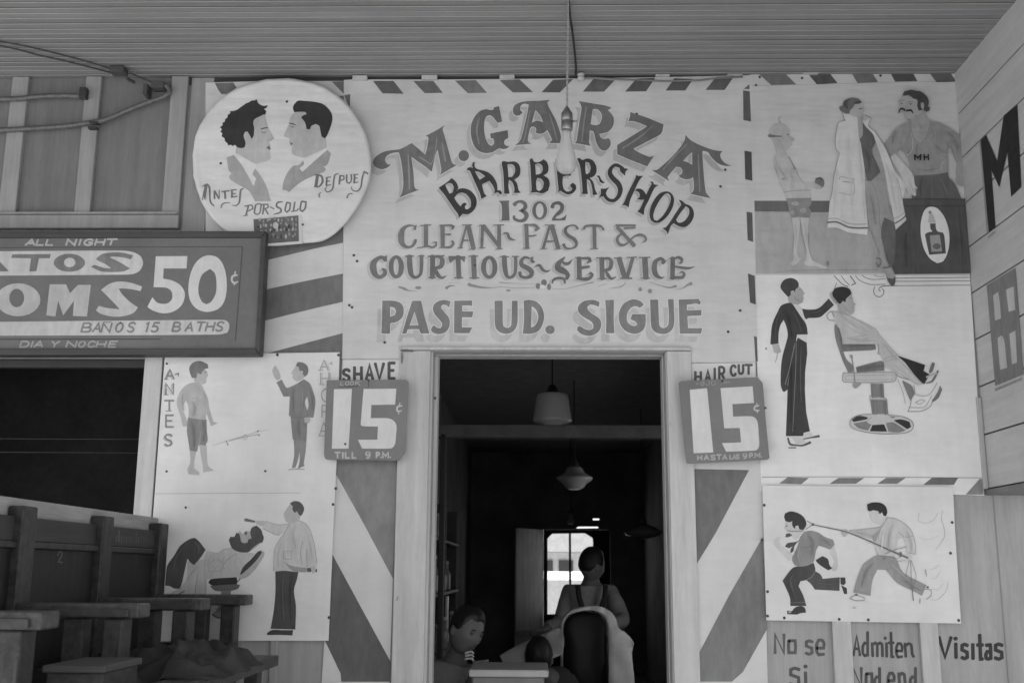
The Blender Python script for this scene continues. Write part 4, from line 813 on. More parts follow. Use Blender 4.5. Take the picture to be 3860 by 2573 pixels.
paint('painted_figure', an, PA, [
    (166, 'P', 'J', '485 180 525 200 560 250 600 300 560 340 500 372 452 332 450 290 433 264 460 230'), (164, 'P', 'J', '210 230 240 175 275 220 300 280 308 335 270 355 235 320 215 270'), (166, 'P', 'J', '590 790 640 785 667 820 640 862 590 850'),
    (126, 'P', 'J', '460 1055 612 1060 602 1200 580 1340 592 1362 510 1398 530 1320 532 1200 510 1300 482 1382 438 1392 465 1260 468 1160'),
    (120, 'P', 'J', '400 440 495 395 580 340 650 388 690 480 718 590 710 700 693 795 625 790 612 1070 450 1055 435 900 425 780 405 770 415 545 340 545 290 440 258 380 318 343 350 402 372 440'), (186, 'P', 'J', '620 545 597 600 602 650 625 708 637 640'),
    (108, 'P', 'J', '485 180 510 138 570 145 620 180 636 240 620 290 590 310 570 280 570 245 530 242 520 200'), (166, 'P', 'J', '590 795 640 790 665 820 640 860 590 850'), (150, 'S', 'J', '400 1410 480 1400 590 1405', '10 14 10'), (104, 'S', 'J', '425 785 520 792 610 785', '5'), (140, 'S', 'J', '455 230 480 228', '5')], label='painted boy in gray suit holding up one hand')
paint('lettering', an, PA, [(150, 'T', 'J', [('A', 770, 118, 870, 235), ('H', 780, 262, 880, 400), ('O', 790, 455, 885, 605), ('R', 795, 650, 880, 790), ('A', 765, 850, 870, 1005)], 14), (150, 'S', 'J', '880 165 910 140 915 175', '10'), (166, 'T', 'J', [('A', 790, 124, 890, 235), ('H', 800, 262, 900, 400)], 6), (150, 'S', 'J', '750 236 810 236', '10'), (150, 'S', 'J', '760 404 820 404', '10'), (150, 'S', 'J', '755 1008 825 1010', '10')])
paint('crossed_swords', an, PA, [(158, 'S', 'I', '1740 890 1900 840 2040 800 2150 765 2230 750', '4 6 7 6 3'), (150, 'S', 'I', '1890 850 2000 820 2150 790', '5 8 8'), (150, 'S', 'I', '2012 810 2030 790 2052 805 2040 835 2015 830 2010 808', '5'), (125, 'E', 'I', '2145 762 9 8'), (135, 'E', 'I', '2155 798 9 8'), (135, 'S', 'I', '1862 845 1880 885', '6 10')])
paint('seam', an, PA, [(160, 'S', 'I', '1236 1316 1700 1312 2520 1308', '5')])
paint('painted_figure', an, PA, [
    (176, 'P', 'K', '640 760 800 790 870 740 980 730 1050 780 1200 790 1290 800 1180 920 1080 1100 1060 1120 640 1140 635 1360 110 1360 350 1180 380 900 600 880'), (76, 'P', 'K', '90 1100 110 960 200 830 280 700 370 630 430 600 480 590 540 640 625 750 560 850 470 955 430 930 380 870 350 1000 310 1180 280 1270 200 1270 150 1240 80 1230'),
    (158, 'P', 'K', '1040 540 1085 498 1122 540 1170 500 1220 505 1260 520 1380 650 1330 690 1240 760 1180 800 1100 700'),
    (78, 'P', 'K', '935 620 960 575 1010 580 1040 520 1080 540 1090 590 1100 640 1140 662 1190 652 1200 610 1240 600 1230 560 1225 500 1250 450 1310 425 1370 480 1390 540 1407 590 1390 650 1330 670 1240 740 1200 780 1120 787 1040 770 980 730 960 690'), (96, 'E', 'K', '1165 528 20 26'),
    (132, 'S', 'K', '790 800 870 745 980 732', '5'), (132, 'S', 'K', '830 1040 900 900 1040 800', '5 8 6'), (140, 'S', 'K', '605 880 615 1130 630 1360', '6'), (120, 'S', 'K', '520 1070 500 1200 480 1360', '6 10 6'), (138, 'S', 'K', '690 1110 780 960', '5'), (140, 'S', 'K', '380 1160 440 1060 520 980', '5 8 5'), (140, 'S', 'K', '640 1040 830 1035', '5'), (140, 'S', 'K', '1040 800 1010 980', '4'), (136, 'S', 'K', '650 980 760 870 860 930', '5'), (70, 'S', 'K', '225 1365 340 1305', '8 14')], label='painted bearded customer lying back under a sheet')
paint('painted_chair', an, PA, [
    (160, 'P', 'K', '1060 1150 1180 1120 1300 1000 1400 850 1418 790 1380 758 1300 850 1180 960 1090 1085'), (68, 'P', 'K', '1085 1080 1130 980 1230 880 1320 780 1365 760 1380 790 1300 900 1200 1000 1105 1082'), (54, 'P', 'K', '660 1190 700 1142 1040 1118 1055 1180 1040 1212 720 1232'), (100, 'P', 'K', '680 1235 1040 1212 1087 1222 1060 1272 960 1300 760 1302'), (120, 'P', 'K', '!830 1300 965 1300 950 1500 850 1500'),
    (132, 'P', 'U', '1805 985 1880 985 1918 1052 1762 1052'), (150, 'E', 'U', '1840 1068 98 30'), (100, 'S', 'U', '1742 1068 1790 1096 1890 1096 1938 1066', '14'), (110, 'S', 'K', '1060 1175 1090 1140', '14')], label='painted barber chair tilted back')
paint('painted_figure', an, PA, [
    (180, 'P', 'K', '1760 400 1880 360 1980 410 2040 520 2090 700 2120 920 2100 1050 2000 1020 1990 980 1860 980 1750 1030 1540 1035 1535 900 1550 740 1620 620 1690 520 1600 550 1560 545 1400 465 1430 365 1600 415 1700 400'),
    (166, 'P', 'K', '1755 140 1795 150 1850 220 1900 300 1880 362 1760 397 1700 372 1683 320 1670 265 1700 220'), (74, 'P', 'K', '1560 1040 1700 1032 1870 1050 1850 1150 1810 1300 1838 1500 1830 1820 1497 1810 1540 1560 1562 1300'), (80, 'P', 'K', '1755 130 1810 98 1880 105 1930 150 1947 210 1920 280 1895 297 1870 270 1850 235 1820 257 1790 210 1795 165'),
    (70, 'P', 'K', '1448 1868 1520 1825 1660 1828 1800 1828 1790 1900 1600 1892 1450 1895'), (172, 'P', 'K', '1280 360 1400 360 1430 380 1400 440 1300 400'), (112, 'P', 'K', '1140 345 1160 326 1290 360 1285 388 1150 370'), (88, 'S', 'K', '1160 340 1285 372', '9'),
    (142, 'P', 'K', '1680 900 1740 950 1860 980 1990 990 2050 1000 2040 1050 1850 1047 1760 1012'), (84, 'E', 'K', '2020 1020 32 28'), (168, 'P', 'K', '2030 980 2090 970 2110 1040 2060 1070'), (84, 'E', 'K', '2110 1030 12 24'),
    (134, 'S', 'K', '1750 400 1690 520 1600 640 1550 760 1536 1035', '7 7 6 6 6'), (134, 'S', 'K', '1395 465 1560 545 1620 550', '8'), (140, 'S', 'K', '1430 365 1600 415 1740 400', '6'), (130, 'S', 'K', '1880 360 1980 410 2040 520 2090 700 2120 930', '6'), (140, 'S', 'K', '1930 640 1900 780 1920 960', '7'), (136, 'S', 'K', '1670 770 1780 768 1778 880 1672 872 1670 770', '5'), (150, 'S', 'K', '1980 740 1990 980', '12'), (128, 'S', 'K', '1715 220 1740 218', '6')], label='painted barber in light jacket holding a razor')
brush(an, PA, [(150, 'S', 'I', '1480 430 1470 500 1490 580', '6 20 6'), (148, 'S', 'I', '1570 500 1580 570 1570 630', '6 22 6'), (112, 'S', 'I', '1560 680 1570 780 1580 900', '6 22 8'), (114, 'S', 'I', '1660 680 1670 760 1660 850', '6 16 6'), (108, 'S', 'J', '470 450 450 560 460 700', '6 20 8'), (132, 'S', 'J', '560 430 570 540 560 700', '6 24 8'), (110, 'S', 'J', '520 810 520 920 530 1040', '6 20 8'), (108, 'S', 'J', '640 440 680 560 680 700', '6 18 6'), (168, 'S', 'K', '1640 660 1600 800 1600 980', '6 26 8'), (166, 'S', 'K', '1830 420 1800 560 1840 740', '6 28 8'), (190, 'S', 'K', '1720 560 1700 700 1720 860', '6 24 8'), (168, 'S', 'K', '2000 540 2030 680 2060 860', '6 24 8'), (90, 'S', 'K', '1680 1080 1660 1300 1680 1700', '8 26 12'), (62, 'S', 'K', '1790 1090 1760 1300 1770 1700', '8 24 10'), (164, 'S', 'K', '700 830 660 950 690 1080', '6 24 8'), (162, 'S', 'K', '900 820 860 900 880 1020', '6 24 8'), (90, 'S', 'K', '330 720 230 860 200 1040', '8 24 8'), (96, 'S', 'K', '480 640 540 720 520 800', '6 18 6')], .0040, ('painted_figure', 'painted_chair', 'painted_counter'))
nails(an, -.024, '1338 165 1335 1118 1505 1437 2318 90 2210 1115', 'I', .005); nails(an, -.024, '990 55 268 50 958 1630', 'J', .006); nails(an, -.024, '155 1172 185 348', 'b', .006)

# ------------------------------------------------------------------ price cards
def price_card(label, region, quad, items, small, nail):
    c = [reg(region, p) for p in nums(quad)]; cx = sum(p[0] for p in c) / len(c); cy = sum(p[1] for p in c) / len(c)
    s = sign('price_card', label, 'price card', cx, cy, -.075, 'fifteen cent price cards either side of the doorway')
    pxslab('card', quad, -.075, .008, plain_mat('card_gray', .205, .6, amp=.1, sc=5), s, region, smooth=True)
    bm = bmesh.new(); box(bm, s.location.x - .11, s.location.x + .11, -.0668, -.0305, s.location.z - .11, s.location.z + .11); obj('mount_block', bm, g_dark, s)
    P_ = Plane('y', -.075, 196)
    paint('numeral', s, P_, [items[0]]); paint('numeral', s, P_, [items[1]]); paint('cent_mark', s, P_, items[2]); paint('lettering', s, P_, small); nails(s, -.075, nail, region, .005)
price_card('dark price card, white 15 cents, TILL 9 P.M., under the word SHAVE', 'J', '852 352 1300 348 1700 345 1790 350 1817 380 1800 700 1775 1190 1740 1245 1690 1298 1200 1294 860 1290 835 1280 820 1225 835 800',
    [(192, 'P', 'J', '!938 458 1150 455 1130 830 1110 1160 912 1160'), (192, 'P', 'J', '1288 455 1675 452 1660 640 1380 645 1372 800 1560 800 1620 815 1660 850 1678 900 1672 1000 1660 1100 1630 1148 1580 1160 1270 1160 1222 1056 1450 1054 1457 900 1310 897 1270 892 1253 880 1270 660'), [(180, 'S', 'J', '1742 655 1695 662 1682 690 1692 718 1738 713', '16 22 22 22 14'), (180, 'S', 'J', '1717 620 1710 655', '14'), (180, 'S', 'J', '1706 725 1700 756', '12')]],
    [(168, 'T', 'J', [('T', 950, 1205, 1010, 1270), ('I', 1030, 1205, 1055, 1270), ('L', 1075, 1205, 1120, 1270), ('L', 1155, 1205, 1198, 1270), ('9', 1315, 1200, 1362, 1270), ('P', 1440, 1205, 1475, 1265), ('M', 1515, 1205, 1580, 1268)], 20), (168, 'E', 'J', '1492 1262 9 9'), (168, 'E', 'J', '1602 1262 9 9'), (158, 'T', 'J', [('L', 1015, 375, 1050, 415), ('O', 1070, 365, 1110, 412), ('O', 1125, 365, 1165, 410), ('K', 1190, 362, 1245, 412)], 10, .2), (85, 'S', 'J', '1000 428 1220 424', '14'), (80, 'S', 'J', '1345 350 1345 435', '9')], '1345 352 1070 1105')
price_card('tilted dark price card, white 15 cents, HASTA LAS 9 P.M., under HAIR CUT', 'L', '135 415 160 396 660 368 1135 345 1170 375 1210 425 1250 900 1298 1380 1270 1402 1100 1412 650 1435 250 1450 232 1440 180 900',
    [(192, 'P', 'L', '!272 505 495 485 575 1310 322 1320'), (192, 'P', 'L', '668 485 1080 460 1097 675 820 690 830 850 1060 845 1118 872 1147 940 1158 1070 1166 1200 1152 1258 1110 1285 740 1300 686 1190 932 1180 914 995 716 1000')
    , [(180, 'S', 'L', '1162 708 1115 718 1100 745 1115 768 1165 772', '14 22 22 22 14'), (180, 'S', 'L', '1137 680 1132 715', '12'), (180, 'S', 'L', '1138 770 1142 800', '12')]],
    [(160, 'T', 'L', [('H', 375, 1350, 425, 1405), ('A', 460, 1345, 515, 1402), ('S', 545, 1345, 598, 1402), ('T', 620, 1340, 675, 1400), ('A', 697, 1340, 748, 1398), ('L', 788, 1345, 815, 1392), ('A', 828, 1340, 862, 1390), ('S', 873, 1338, 903, 1388), ('9', 958, 1325, 1003, 1385), ('P', 1042, 1322, 1078, 1378), ('M', 1112, 1318, 1172, 1372)], 19), (160, 'E', 'L', '1092 1372 8 8'), (160, 'E', 'L', '1195 1366 8 8'), (150, 'T', 'L', [('O', 412, 398, 455, 452), ('J', 480, 392, 518, 448), ('O', 545, 390, 595, 445)], 8, .15), (150, 'S', 'L', '350 432 385 424', '8'), (150, 'S', 'L', '705 412 790 408', '9'), (150, 'E', 'L', '445 420 8 8')], '690 395 1245 740')
# the words painted on white cards above them
wc = sign('word_card', 'white card with SHAVE in arched dark capitals above the left price card', 'card', 1390, 1400, -.0125)
pxslab('card', '!1291 1356 1507 1357 1506 1500 1289 1500'.replace('!', ''), -.0125, .003, canvas_mat(.78), wc)
paint('lettering', wc, Plane('y', -.0125, 190), [(82, 'T', 'J', [('S', 1048, 228, 1120, 360), ('H', 1180, 198, 1262, 362), ('A', 1318, 172, 1398, 350), ('V', 1425, 155, 1525, 340), ('E', 1588, 150, 1655, 332)], 36)])
wc = sign('word_card', 'white card with HAIR CUT in small dark capitals above the right price card', 'card', 2730, 1400, -.0125)
pxslab('card', '!2606 1370 2846 1366 2850 1490 2608 1490'.replace('!', ''), -.0125, .003, canvas_mat(.78), wc)
paint('lettering', wc, Plane('y', -.0125, 182), [(84, 'T', 'L', [('H', 345, 275, 415, 400), ('A', 475, 255, 535, 400), ('I', 580, 232, 606, 385), ('R', 652, 215, 715, 375)], 32), (84, 'T', 'L', [('C', 800, 195, 862, 322), ('U', 902, 185, 958, 300), ('T', 985, 188, 1072, 305)], 32)])
# ------------------------------------------------------------------ beach picture, upper right
be = sign('picture_canvas', 'painted beach canvas with a skinny man, a robed woman and a strongman', 'canvas', 3240, 650, -.014)
pxslab('canvas', '!2826 274 3080 270 3606 254 3613 340 3642 760 3656 1038 3250 1036 2841 1037 2834 700'.replace('!', ''), -.014, .005, canvas_mat(.68), be)
PBe = Plane('y', -.014, 162)
for v, t in ((88, '215 135 600 122 790 310 420 320'), (66, '930 118 1250 105 1400 290 1095 310'), (88, '1580 100 1880 92 2000 275 1695 290'), (66, '2150 85 2475 74 2580 262 2250 270')):
    paint('border_stripe', be, PBe, [(v, 'P', 'M', '!' + t)])
paint('border_stripe', be, PBe, [(76, 'P', '0', '!3490 258 3568 256 3606 309 3530 311')])
paint('edge_line', be, PBe, [(110, 'S', 'M', '120 330 700 318 1700 292 2352 275 3160 262', '4'), (128, 'S', 'M', '118 850 140 1300 150 1568', '5')])
paint('painted_ground', be, PBe, [(128, 'P', 'O', '!50 475 820 486 1560 400 1505 1106 700 1112 55 1112')])
paint('painted_band', be, PBe, [(82, 'P', 'O', '!50 370 832 370 832 488 50 478')])
paint('edge_line', be, PBe, [(104, 'S', 'O', '400 1082 700 1076 1330 1072', '5')], .0012)
paint('painted_figure', be, PBe, [
    (146, 'P', 'O', '440 540 525 535 530 600 520 700 505 800 495 890 520 960 545 945 500 1010 450 1035 435 1000 465 960 460 880 470 760 455 640'), (148, 'P', 'O', '530 540 620 545 610 650 605 760 620 850 640 930 660 980 720 1010 810 1050 780 1062 680 1035 600 1032 565 1010 590 960 595 890 575 790 550 650'),
    (142, 'P', 'O', '470 8 510 110 555 182 600 188 680 163 700 210 665 242 610 250 640 290 645 345 385 348 362 285 350 240 322 215 320 170 290 100 262 0 252 -60 275 -105 300 -140 380 -150 400 -100 430 -40'),
    (142, 'P', 'M', '375 1050 395 960 460 895 560 880 650 920 695 990 695 1060 765 1110 755 1150 715 1160 737 1200 690 1240 640 1290 650 1350 690 1420 500 1420 480 1290 440 1160 410 1090'),
    (108, 'P', 'O', '385 345 642 342 645 400 615 440 640 480 622 545 520 537 440 547 415 480 408 420'), (128, 'E', 'O', '480 400 40 22'), (126, 'E', 'O', '560 470 34 26'), (122, 'E', 'O', '450 490 24 20'), (94, 'S', 'O', '470 450 500 530', '8'),
    (90, 'E', 'O', '728 190 50 60'), (70, 'S', 'O', '690 150 725 140 760 160', '14'), (134, 'P', 'O', '675 190 720 210 760 235 700 258 665 240'),
    (92, 'P', 'M', '360 1070 400 1040 480 1062 575 1068 575 1088 480 1088 400 1096'), (105, 'S', 'M', '550 880 530 820 560 780', '14 8 5'), (116, 'S', 'M', '660 1060 700 1110 740 1130', '8'), (105, 'E', 'M', '665 1050 18 14'), (120, 'S', 'M', '500 1100 560 1180 600 1260', '6'), (105, 'S', 'M', '680 1380 730 1480 765 1560', '16 12 20'),
    (112, 'S', 'M', '480 1380 500 1470 560 1560', '7'), (118, 'S', 'O', '262 0 320 170 370 290', '5'), (118, 'S', 'O', '360 285 480 268 640 262', '8'), (110, 'S', 'O', '345 150 370 150', '14'), (116, 'S', 'O', '480 30 520 130 560 185', '6'), (112, 'S', 'O', '440 545 460 700 455 900', '5'), (112, 'S', 'O', '525 545 545 700 580 850 590 920', '6'), (112, 'S', 'O', '620 700 620 860 660 980', '8'), (104, 'E', 'O', '810 1010 14 26')], .0016, label='painted skinny bald man in swim trunks holding a ball')
paint('painted_figure', be, PBe, [
    (122, 'P', 'O', '1180 160 1250 165 1345 80 1400 250 1440 450 1480 570 1380 560 1362 640 1352 720 1380 860 1420 1030 1480 1100 1490 1170 1440 1165 1395 1110 1350 1050 1330 970 1330 800 1250 690 1225 600 1205 400'),
    (78, 'P', 'O', '1385 545 1430 565 1480 592 1500 680 1505 800 1485 1000 1462 1052 1420 1000 1380 850 1350 740 1356 640'),
    (163, 'P', 'O', '956 -517 984 -441 918 -420 898 -337 884 -234 894 -144 925 -110 905 -27 870 130 850 300 830 370 805 650 900 650 1000 690 1080 707 1210 722 1215 600 1190 300 1182 54 1146 -199 1118 -337 1111 -475 1022 -503'),
    (161, 'P', 'O', '1160 -430 1249 -470 1222 -385 1284 -330 1380 -192 1440 -60 1484 54 1560 130 1625 190 1570 360 1590 490 1606 570 1500 672 1480 560 1420 250 1380 54 1318 -158 1270 -296 1208 -365'),
    (82, 'P', 'O', '1160 -425 1208 -365 1270 -300 1296 -213 1256 -150 1264 -89 1318 21 1342 85 1250 172 1208 172 1185 60 1146 -199 1132 -250 1163 -296'), (124, 'P', 'O', '1262 -140 1290 -200 1320 -158 1384 54 1420 250 1370 150 1330 40 1275 -80'),
    (130, 'P', 'M', '1690 790 1780 770 1765 850 1765 1060 1712 1132 1695 980'), (138, 'P', 'M', '1480 600 1560 520 1650 515 1740 560 1760 620 1787 690 1775 740 1775 800 1690 805 1600 772 1540 740'),
    (86, 'P', 'M', '1418 650 1470 630 1480 580 1540 530 1620 512 1700 528 1755 580 1720 602 1650 610 1620 662 1580 700 1570 745 1520 752 1450 712 1426 680'), (66, 'P', 'M', '1480 600 1500 550 1580 530 1540 590 1550 680 1500 650'), (66, 'P', 'M', '1620 600 1700 560 1750 575 1700 605'), (84, 'E', 'M', '1735 675 26 12'),
    (142, 'S', 'O', '808 558 900 556 1000 600 1100 615 1216 610', '15'), (88, 'S', 'O', '806 596 900 591 1010 640 1100 652 1216 650', '17'), (144, 'S', 'O', '1482 555 1540 532 1590 488', '13'), (92, 'S', 'O', '1492 604 1550 572 1600 528', '15'),
    (124, 'S', 'O', '920 160 940 130 1075 156 1062 186 962 178', '6'), (124, 'S', 'O', '962 182 1000 186 1080 196 1076 300 1040 316 920 290', '5'), (108, 'S', 'O', '956 -517 984 -441 918 -420 898 -337 884 -234 894 -144 925 -110 905 -27 870 130 850 300 830 370', '5'), (100, 'S', 'O', '1180 -500 1250 -468 1222 -385 1284 -330 1380 -192 1440 -60 1484 54 1530 120 1600 190', '5'),
    (112, 'S', 'O', '1560 360 1545 250 1510 150', '4'), (100, 'S', 'O', '1250 182 1300 290 1330 450 1336 600 1360 700', '5'), (100, 'S', 'O', '1250 700 1290 800 1332 910', '5'),
    (86, 'S', 'O', '1300 960 1340 965 1350 1000 1320 1050 1300 1000', '10'), (86, 'S', 'O', '1370 1056 1420 1052 1450 1034', '15'), (72, 'P', 'O', '1395 1112 1420 1160 1470 1168 1495 1138 1496 1200 1480 1240 1450 1236 1420 1192')], .0060, label='painted woman in long light robe over a dark swimsuit')
paint('painted_counter', be, PBe, [
    (64, 'P', 'O', '!1565 355 2202 355 2222 600 2256 1115 1490 1124 1462 1052 1485 1000 1505 800 1500 672 1606 575 1590 480'), (48, 'S', 'O', '1580 430 2205 430', '6'), (54, 'S', 'O', '1570 362 2200 362', '8'), (54, 'S', 'O', '1690 430 1700 1110', '4'), (54, 'S', 'O', '1640 430 1650 1110', '4'), (54, 'S', 'O', '2140 430 2190 1110', '4'),
    (170, 'P', 'O', '1850 438 1920 455 1990 540 2035 670 2043 800 2022 910 1980 990 1920 1012 1850 970 1790 880 1755 750 1750 620 1770 520 1800 462'), (68, 'P', 'O', '1845 608 1902 608 1906 660 1922 690 1978 702 1992 740 2007 912 1838 926 1818 840 1793 720 1820 700 1870 690 1850 660'), (122, 'P', 'O', '!1843 730 1945 723 1968 892 1860 896'), (84, 'E', 'O', '1915 840 40 30'),
    (142, 'P', 'O', '1828 600 1835 520 1850 478 1882 530 1907 604'), (105, 'E', 'O', '1845 495 16 16')], .0096, label='painted counter with an oval bottle emblem')
paint('painted_figure', be, PBe, [
    (74, 'P', 'O', '1680 130 1860 125 1980 100 2026 83 2042 150 2090 200 2152 330 2162 358 1660 355 1660 320 1700 330 1715 250 1665 190'), (90, 'S', 'O', '1860 130 1865 350', '4'),
    (112, 'P', 'N', '1240 700 1330 745 1430 800 1530 870 1600 940 1625 1100 1638 1400 1640 1568 1530 1562 1550 1400 1480 1240 1440 1120 1385 1060 1350 1000 1280 900'), (120, 'P', 'O', '2120 -10 2196 -10 2200 200 2180 235 2150 230 2122 210 2115 120'),
    (118, 'P', 'N', '830 680 700 710 610 770 520 840 480 920 400 1010 385 1045 440 1150 480 1235 540 1220 590 1160 640 1100 740 1200 800 900'), (148, 'P', 'O', '1440 -60 1490 -105 1560 -20 1670 110 1690 220 1722 250 1690 260 1706 320 1680 332 1650 290 1640 332 1605 260 1560 150 1500 40'),
    (124, 'P', 'N', '850 600 1000 540 1060 620 1090 680 1060 800 1000 960 960 1000 900 990 840 900 800 760 800 660'), (132, 'P', 'N', '680 280 740 265 800 300 880 335 920 350 935 400 1000 480 980 530 930 580 850 600 858 640 800 652 740 640 710 590 690 540 630 500 620 440 608 400 625 350'),
    (112, 'P', 'N', '770 690 810 680 815 780 840 880 880 960 950 1000 1000 960 1060 840 1085 670 1240 700 1310 745 1375 1000 1382 1200 1382 1475 1240 1512 900 1532 848 1500 780 1350 720 1200 640 1110 700 1000 760 850'),
    (132, 'S', 'N', '815 770 840 880 880 960 950 1000 1000 950 1060 830 1085 690', '9'), (134, 'S', 'N', '800 870 830 1000 820 1120 780 1190 720 1220', '14'), (92, 'S', 'N', '780 860 800 940', '6'), (94, 'S', 'N', '730 1190 790 1150 810 1080', '9'), (96, 'S', 'N', '640 1000 632 1060', '7'), (130, 'S', 'N', '990 970 1060 985 1110 930 1125 880', '6'), (130, 'S', 'N', '1140 1020 1145 860', '5'), (96, 'S', 'N', '1375 1000 1380 1200 1384 1475', '6'), (98, 'S', 'N', '1210 1160 1260 1220 1370 1240', '6'), (132, 'S', 'N', '1270 1450 1280 1360 1320 1320', '14'), (94, 'S', 'N', '1440 1080 1490 1250 1550 1370', '6'), (94, 'S', 'N', '390 1020 440 1130 480 1230', '6'),
    (58, 'P', 'N', '670 260 690 210 740 198 800 183 880 198 950 208 1020 258 1065 310 1082 380 1062 450 1100 460 1090 515 1040 532 1000 490 1012 440 1000 388 950 380 958 460 990 500 920 512 898 440 903 362 880 332 830 320 800 280 760 262 700 277'),
    (132, 'E', 'N', '980 430 24 44'), (42, 'S', 'N', '603 552 625 500 660 480 720 512 800 506 832 556', '12 26 34 28 34 12'), (78, 'E', 'N', '795 407 18 12'), (84, 'E', 'N', '650 400 16 10'), (92, 'S', 'N', '608 368 650 350 692 360', '8'), (92, 'S', 'N', '740 382 800 368 830 388', '8'), (106, 'S', 'N', '850 600 920 590 975 545', '6'), (106, 'S', 'N', '700 560 740 640 800 652 850 620', '5'), (104, 'S', 'O', '2140 120 2150 220', '4'), (104, 'S', 'O', '2170 120 2175 225', '4'), (108, 'S', 'O', '1640 200 1680 290', '4')], .0120, label='painted strongman with mustache in a dark vest lettered MH')
paint('lettering', be, PBe, [(34, 'S', 'N', '848 1215 856 1300', '26'), (34, 'S', 'N', '948 1212 938 1300', '26'), (34, 'S', 'N', '850 1222 900 1268 945 1222', '26'), (34, 'S', 'N', '998 1215 1002 1300', '26'), (34, 'S', 'N', '1064 1215 1066 1300', '24'), (34, 'S', 'N', '1000 1262 1066 1248', '26')], .0195)
brush(be, PBe, [(156, 'S', 'O', '900 60 880 250 860 520', '6 22 10'), (158, 'S', 'O', '1020 -300 1010 -60 1040 220 1060 580', '8 26 20 10'), (154, 'S', 'O', '1110 -380 1130 -100 1160 240 1180 560', '6 14 20 10'), (158, 'S', 'O', '960 330 950 460 930 580', '8 24 10'), (160, 'S', 'O', '930 -330 920 -220 925 -140', '6 16 6'), (152, 'S', 'O', '1400 0 1450 220 1500 470', '6 20 8'), (156, 'S', 'O', '1470 100 1520 260 1540 480', '6 18 8'),
    (130, 'S', 'O', '300 20 350 110 400 180', '6 16 6'), (134, 'S', 'O', '420 60 440 130 470 200', '6 14 6'), (136, 'S', 'O', '470 600 480 720 475 860', '6 14 6'), (138, 'S', 'O', '570 600 585 720 600 840', '6 14 6'),
    (112, 'S', 'O', '1240 330 1270 470 1290 620', '6 22 8'), (132, 'S', 'O', '1380 300 1405 400 1420 520', '6 14 6'), (112, 'S', 'O', '1350 800 1380 920 1400 1000', '6 16 6'), (70, 'S', 'O', '1180 -150 1220 -40 1230 90', '6 20 8'), (92, 'S', 'O', '1220 -300 1245 -230 1230 -120', '4 12 4')], .0130, ('painted_figure', 'painted_chair', 'painted_counter'))
brush(be, PBe, [(104, 'S', 'N', '560 840 520 930 500 1050', '8 30 10'), (126, 'S', 'N', '680 760 620 850 590 950', '8 26 8'), (104, 'S', 'N', '1360 850 1480 980 1540 1150', '8 34 10'), (100, 'S', 'N', '900 1040 880 1160 920 1350', '8 26 8'), (100, 'S', 'N', '1180 1060 1240 1130 1330 1180', '8 26 8'), (122, 'S', 'N', '1150 760 1180 900 1170 1020', '8 24 8'), (100, 'S', 'N', '880 1440 1040 1460 1220 1430', '8 22 8'), (116, 'S', 'N', '900 690 950 780 960 900', '6 20 6'), (122, 'S', 'N', '690 440 720 480 700 540', '6 16 6'), (62, 'S', 'O', '1760 150 1740 250 1750 340', '6 22 8'), (86, 'S', 'O', '1950 160 1990 250 2020 340', '6 20 8'), (56, 'S', 'O', '1600 700 1590 850 1610 1050', '6 24 8'), (72, 'S', 'O', '2110 520 2130 700 2150 1000', '6 26 8')], .0175, ('painted_figure', 'painted_chair', 'painted_counter'))
nails(be, -.014, '875 215 2035 180 250 200 195 320', 'M', .006)

# ------------------------------------------------------------------ barber picture, right
ba = sign('picture_canvas', 'painted canvas of a barber in a dark tailcoat and a customer in a barber chair', 'canvas', 3270, 1420, -.012)
pxslab('canvas', '!2842 1030 3656 1032 3680 1420 3709 1866 3500 1860 2869 1852 2856 1420'.replace('!', ''), -.012, .005, canvas_mat(.85), ba)
PBa = Plane('y', -.012, 172)
paint('scroll_lines', ba, PBa, [(92, 'S', 'P', '955 60 1010 120 1060 165 1118 187', '12 9 9 10'), (96, 'S', 'P', '1038 60 1080 115 1135 172', '8'), (84, 'S', 'P', '1145 65 1180 110 1205 150 1160 172', '14 10 12 12'), (100, 'S', 'P', '1205 60 1250 110 1330 150 1420 166 1560 160', '8'), (100, 'S', 'P', '1280 50 1330 85 1420 105 1560 95', '8'), (104, 'S', 'P', '1420 50 1480 70 1550 66', '7'), (100, 'S', 'P', '1680 90 1900 86 2352 82 2556 80', '8'), (100, 'S', 'P', '1680 126 1950 126 2352 120 2560 120', '8'), (96, 'S', 'P', '1700 178 1950 176 2352 172 2562 172', '8'),
    (92, 'S', 'P', '1700 178 1540 182 1490 205 1482 235 1505 240', '9 9 12 10 6'), (92, 'S', 'P', '1432 190 1420 240 1440 290 1490 310 1530 285 1542 240 1522 212', '9')])
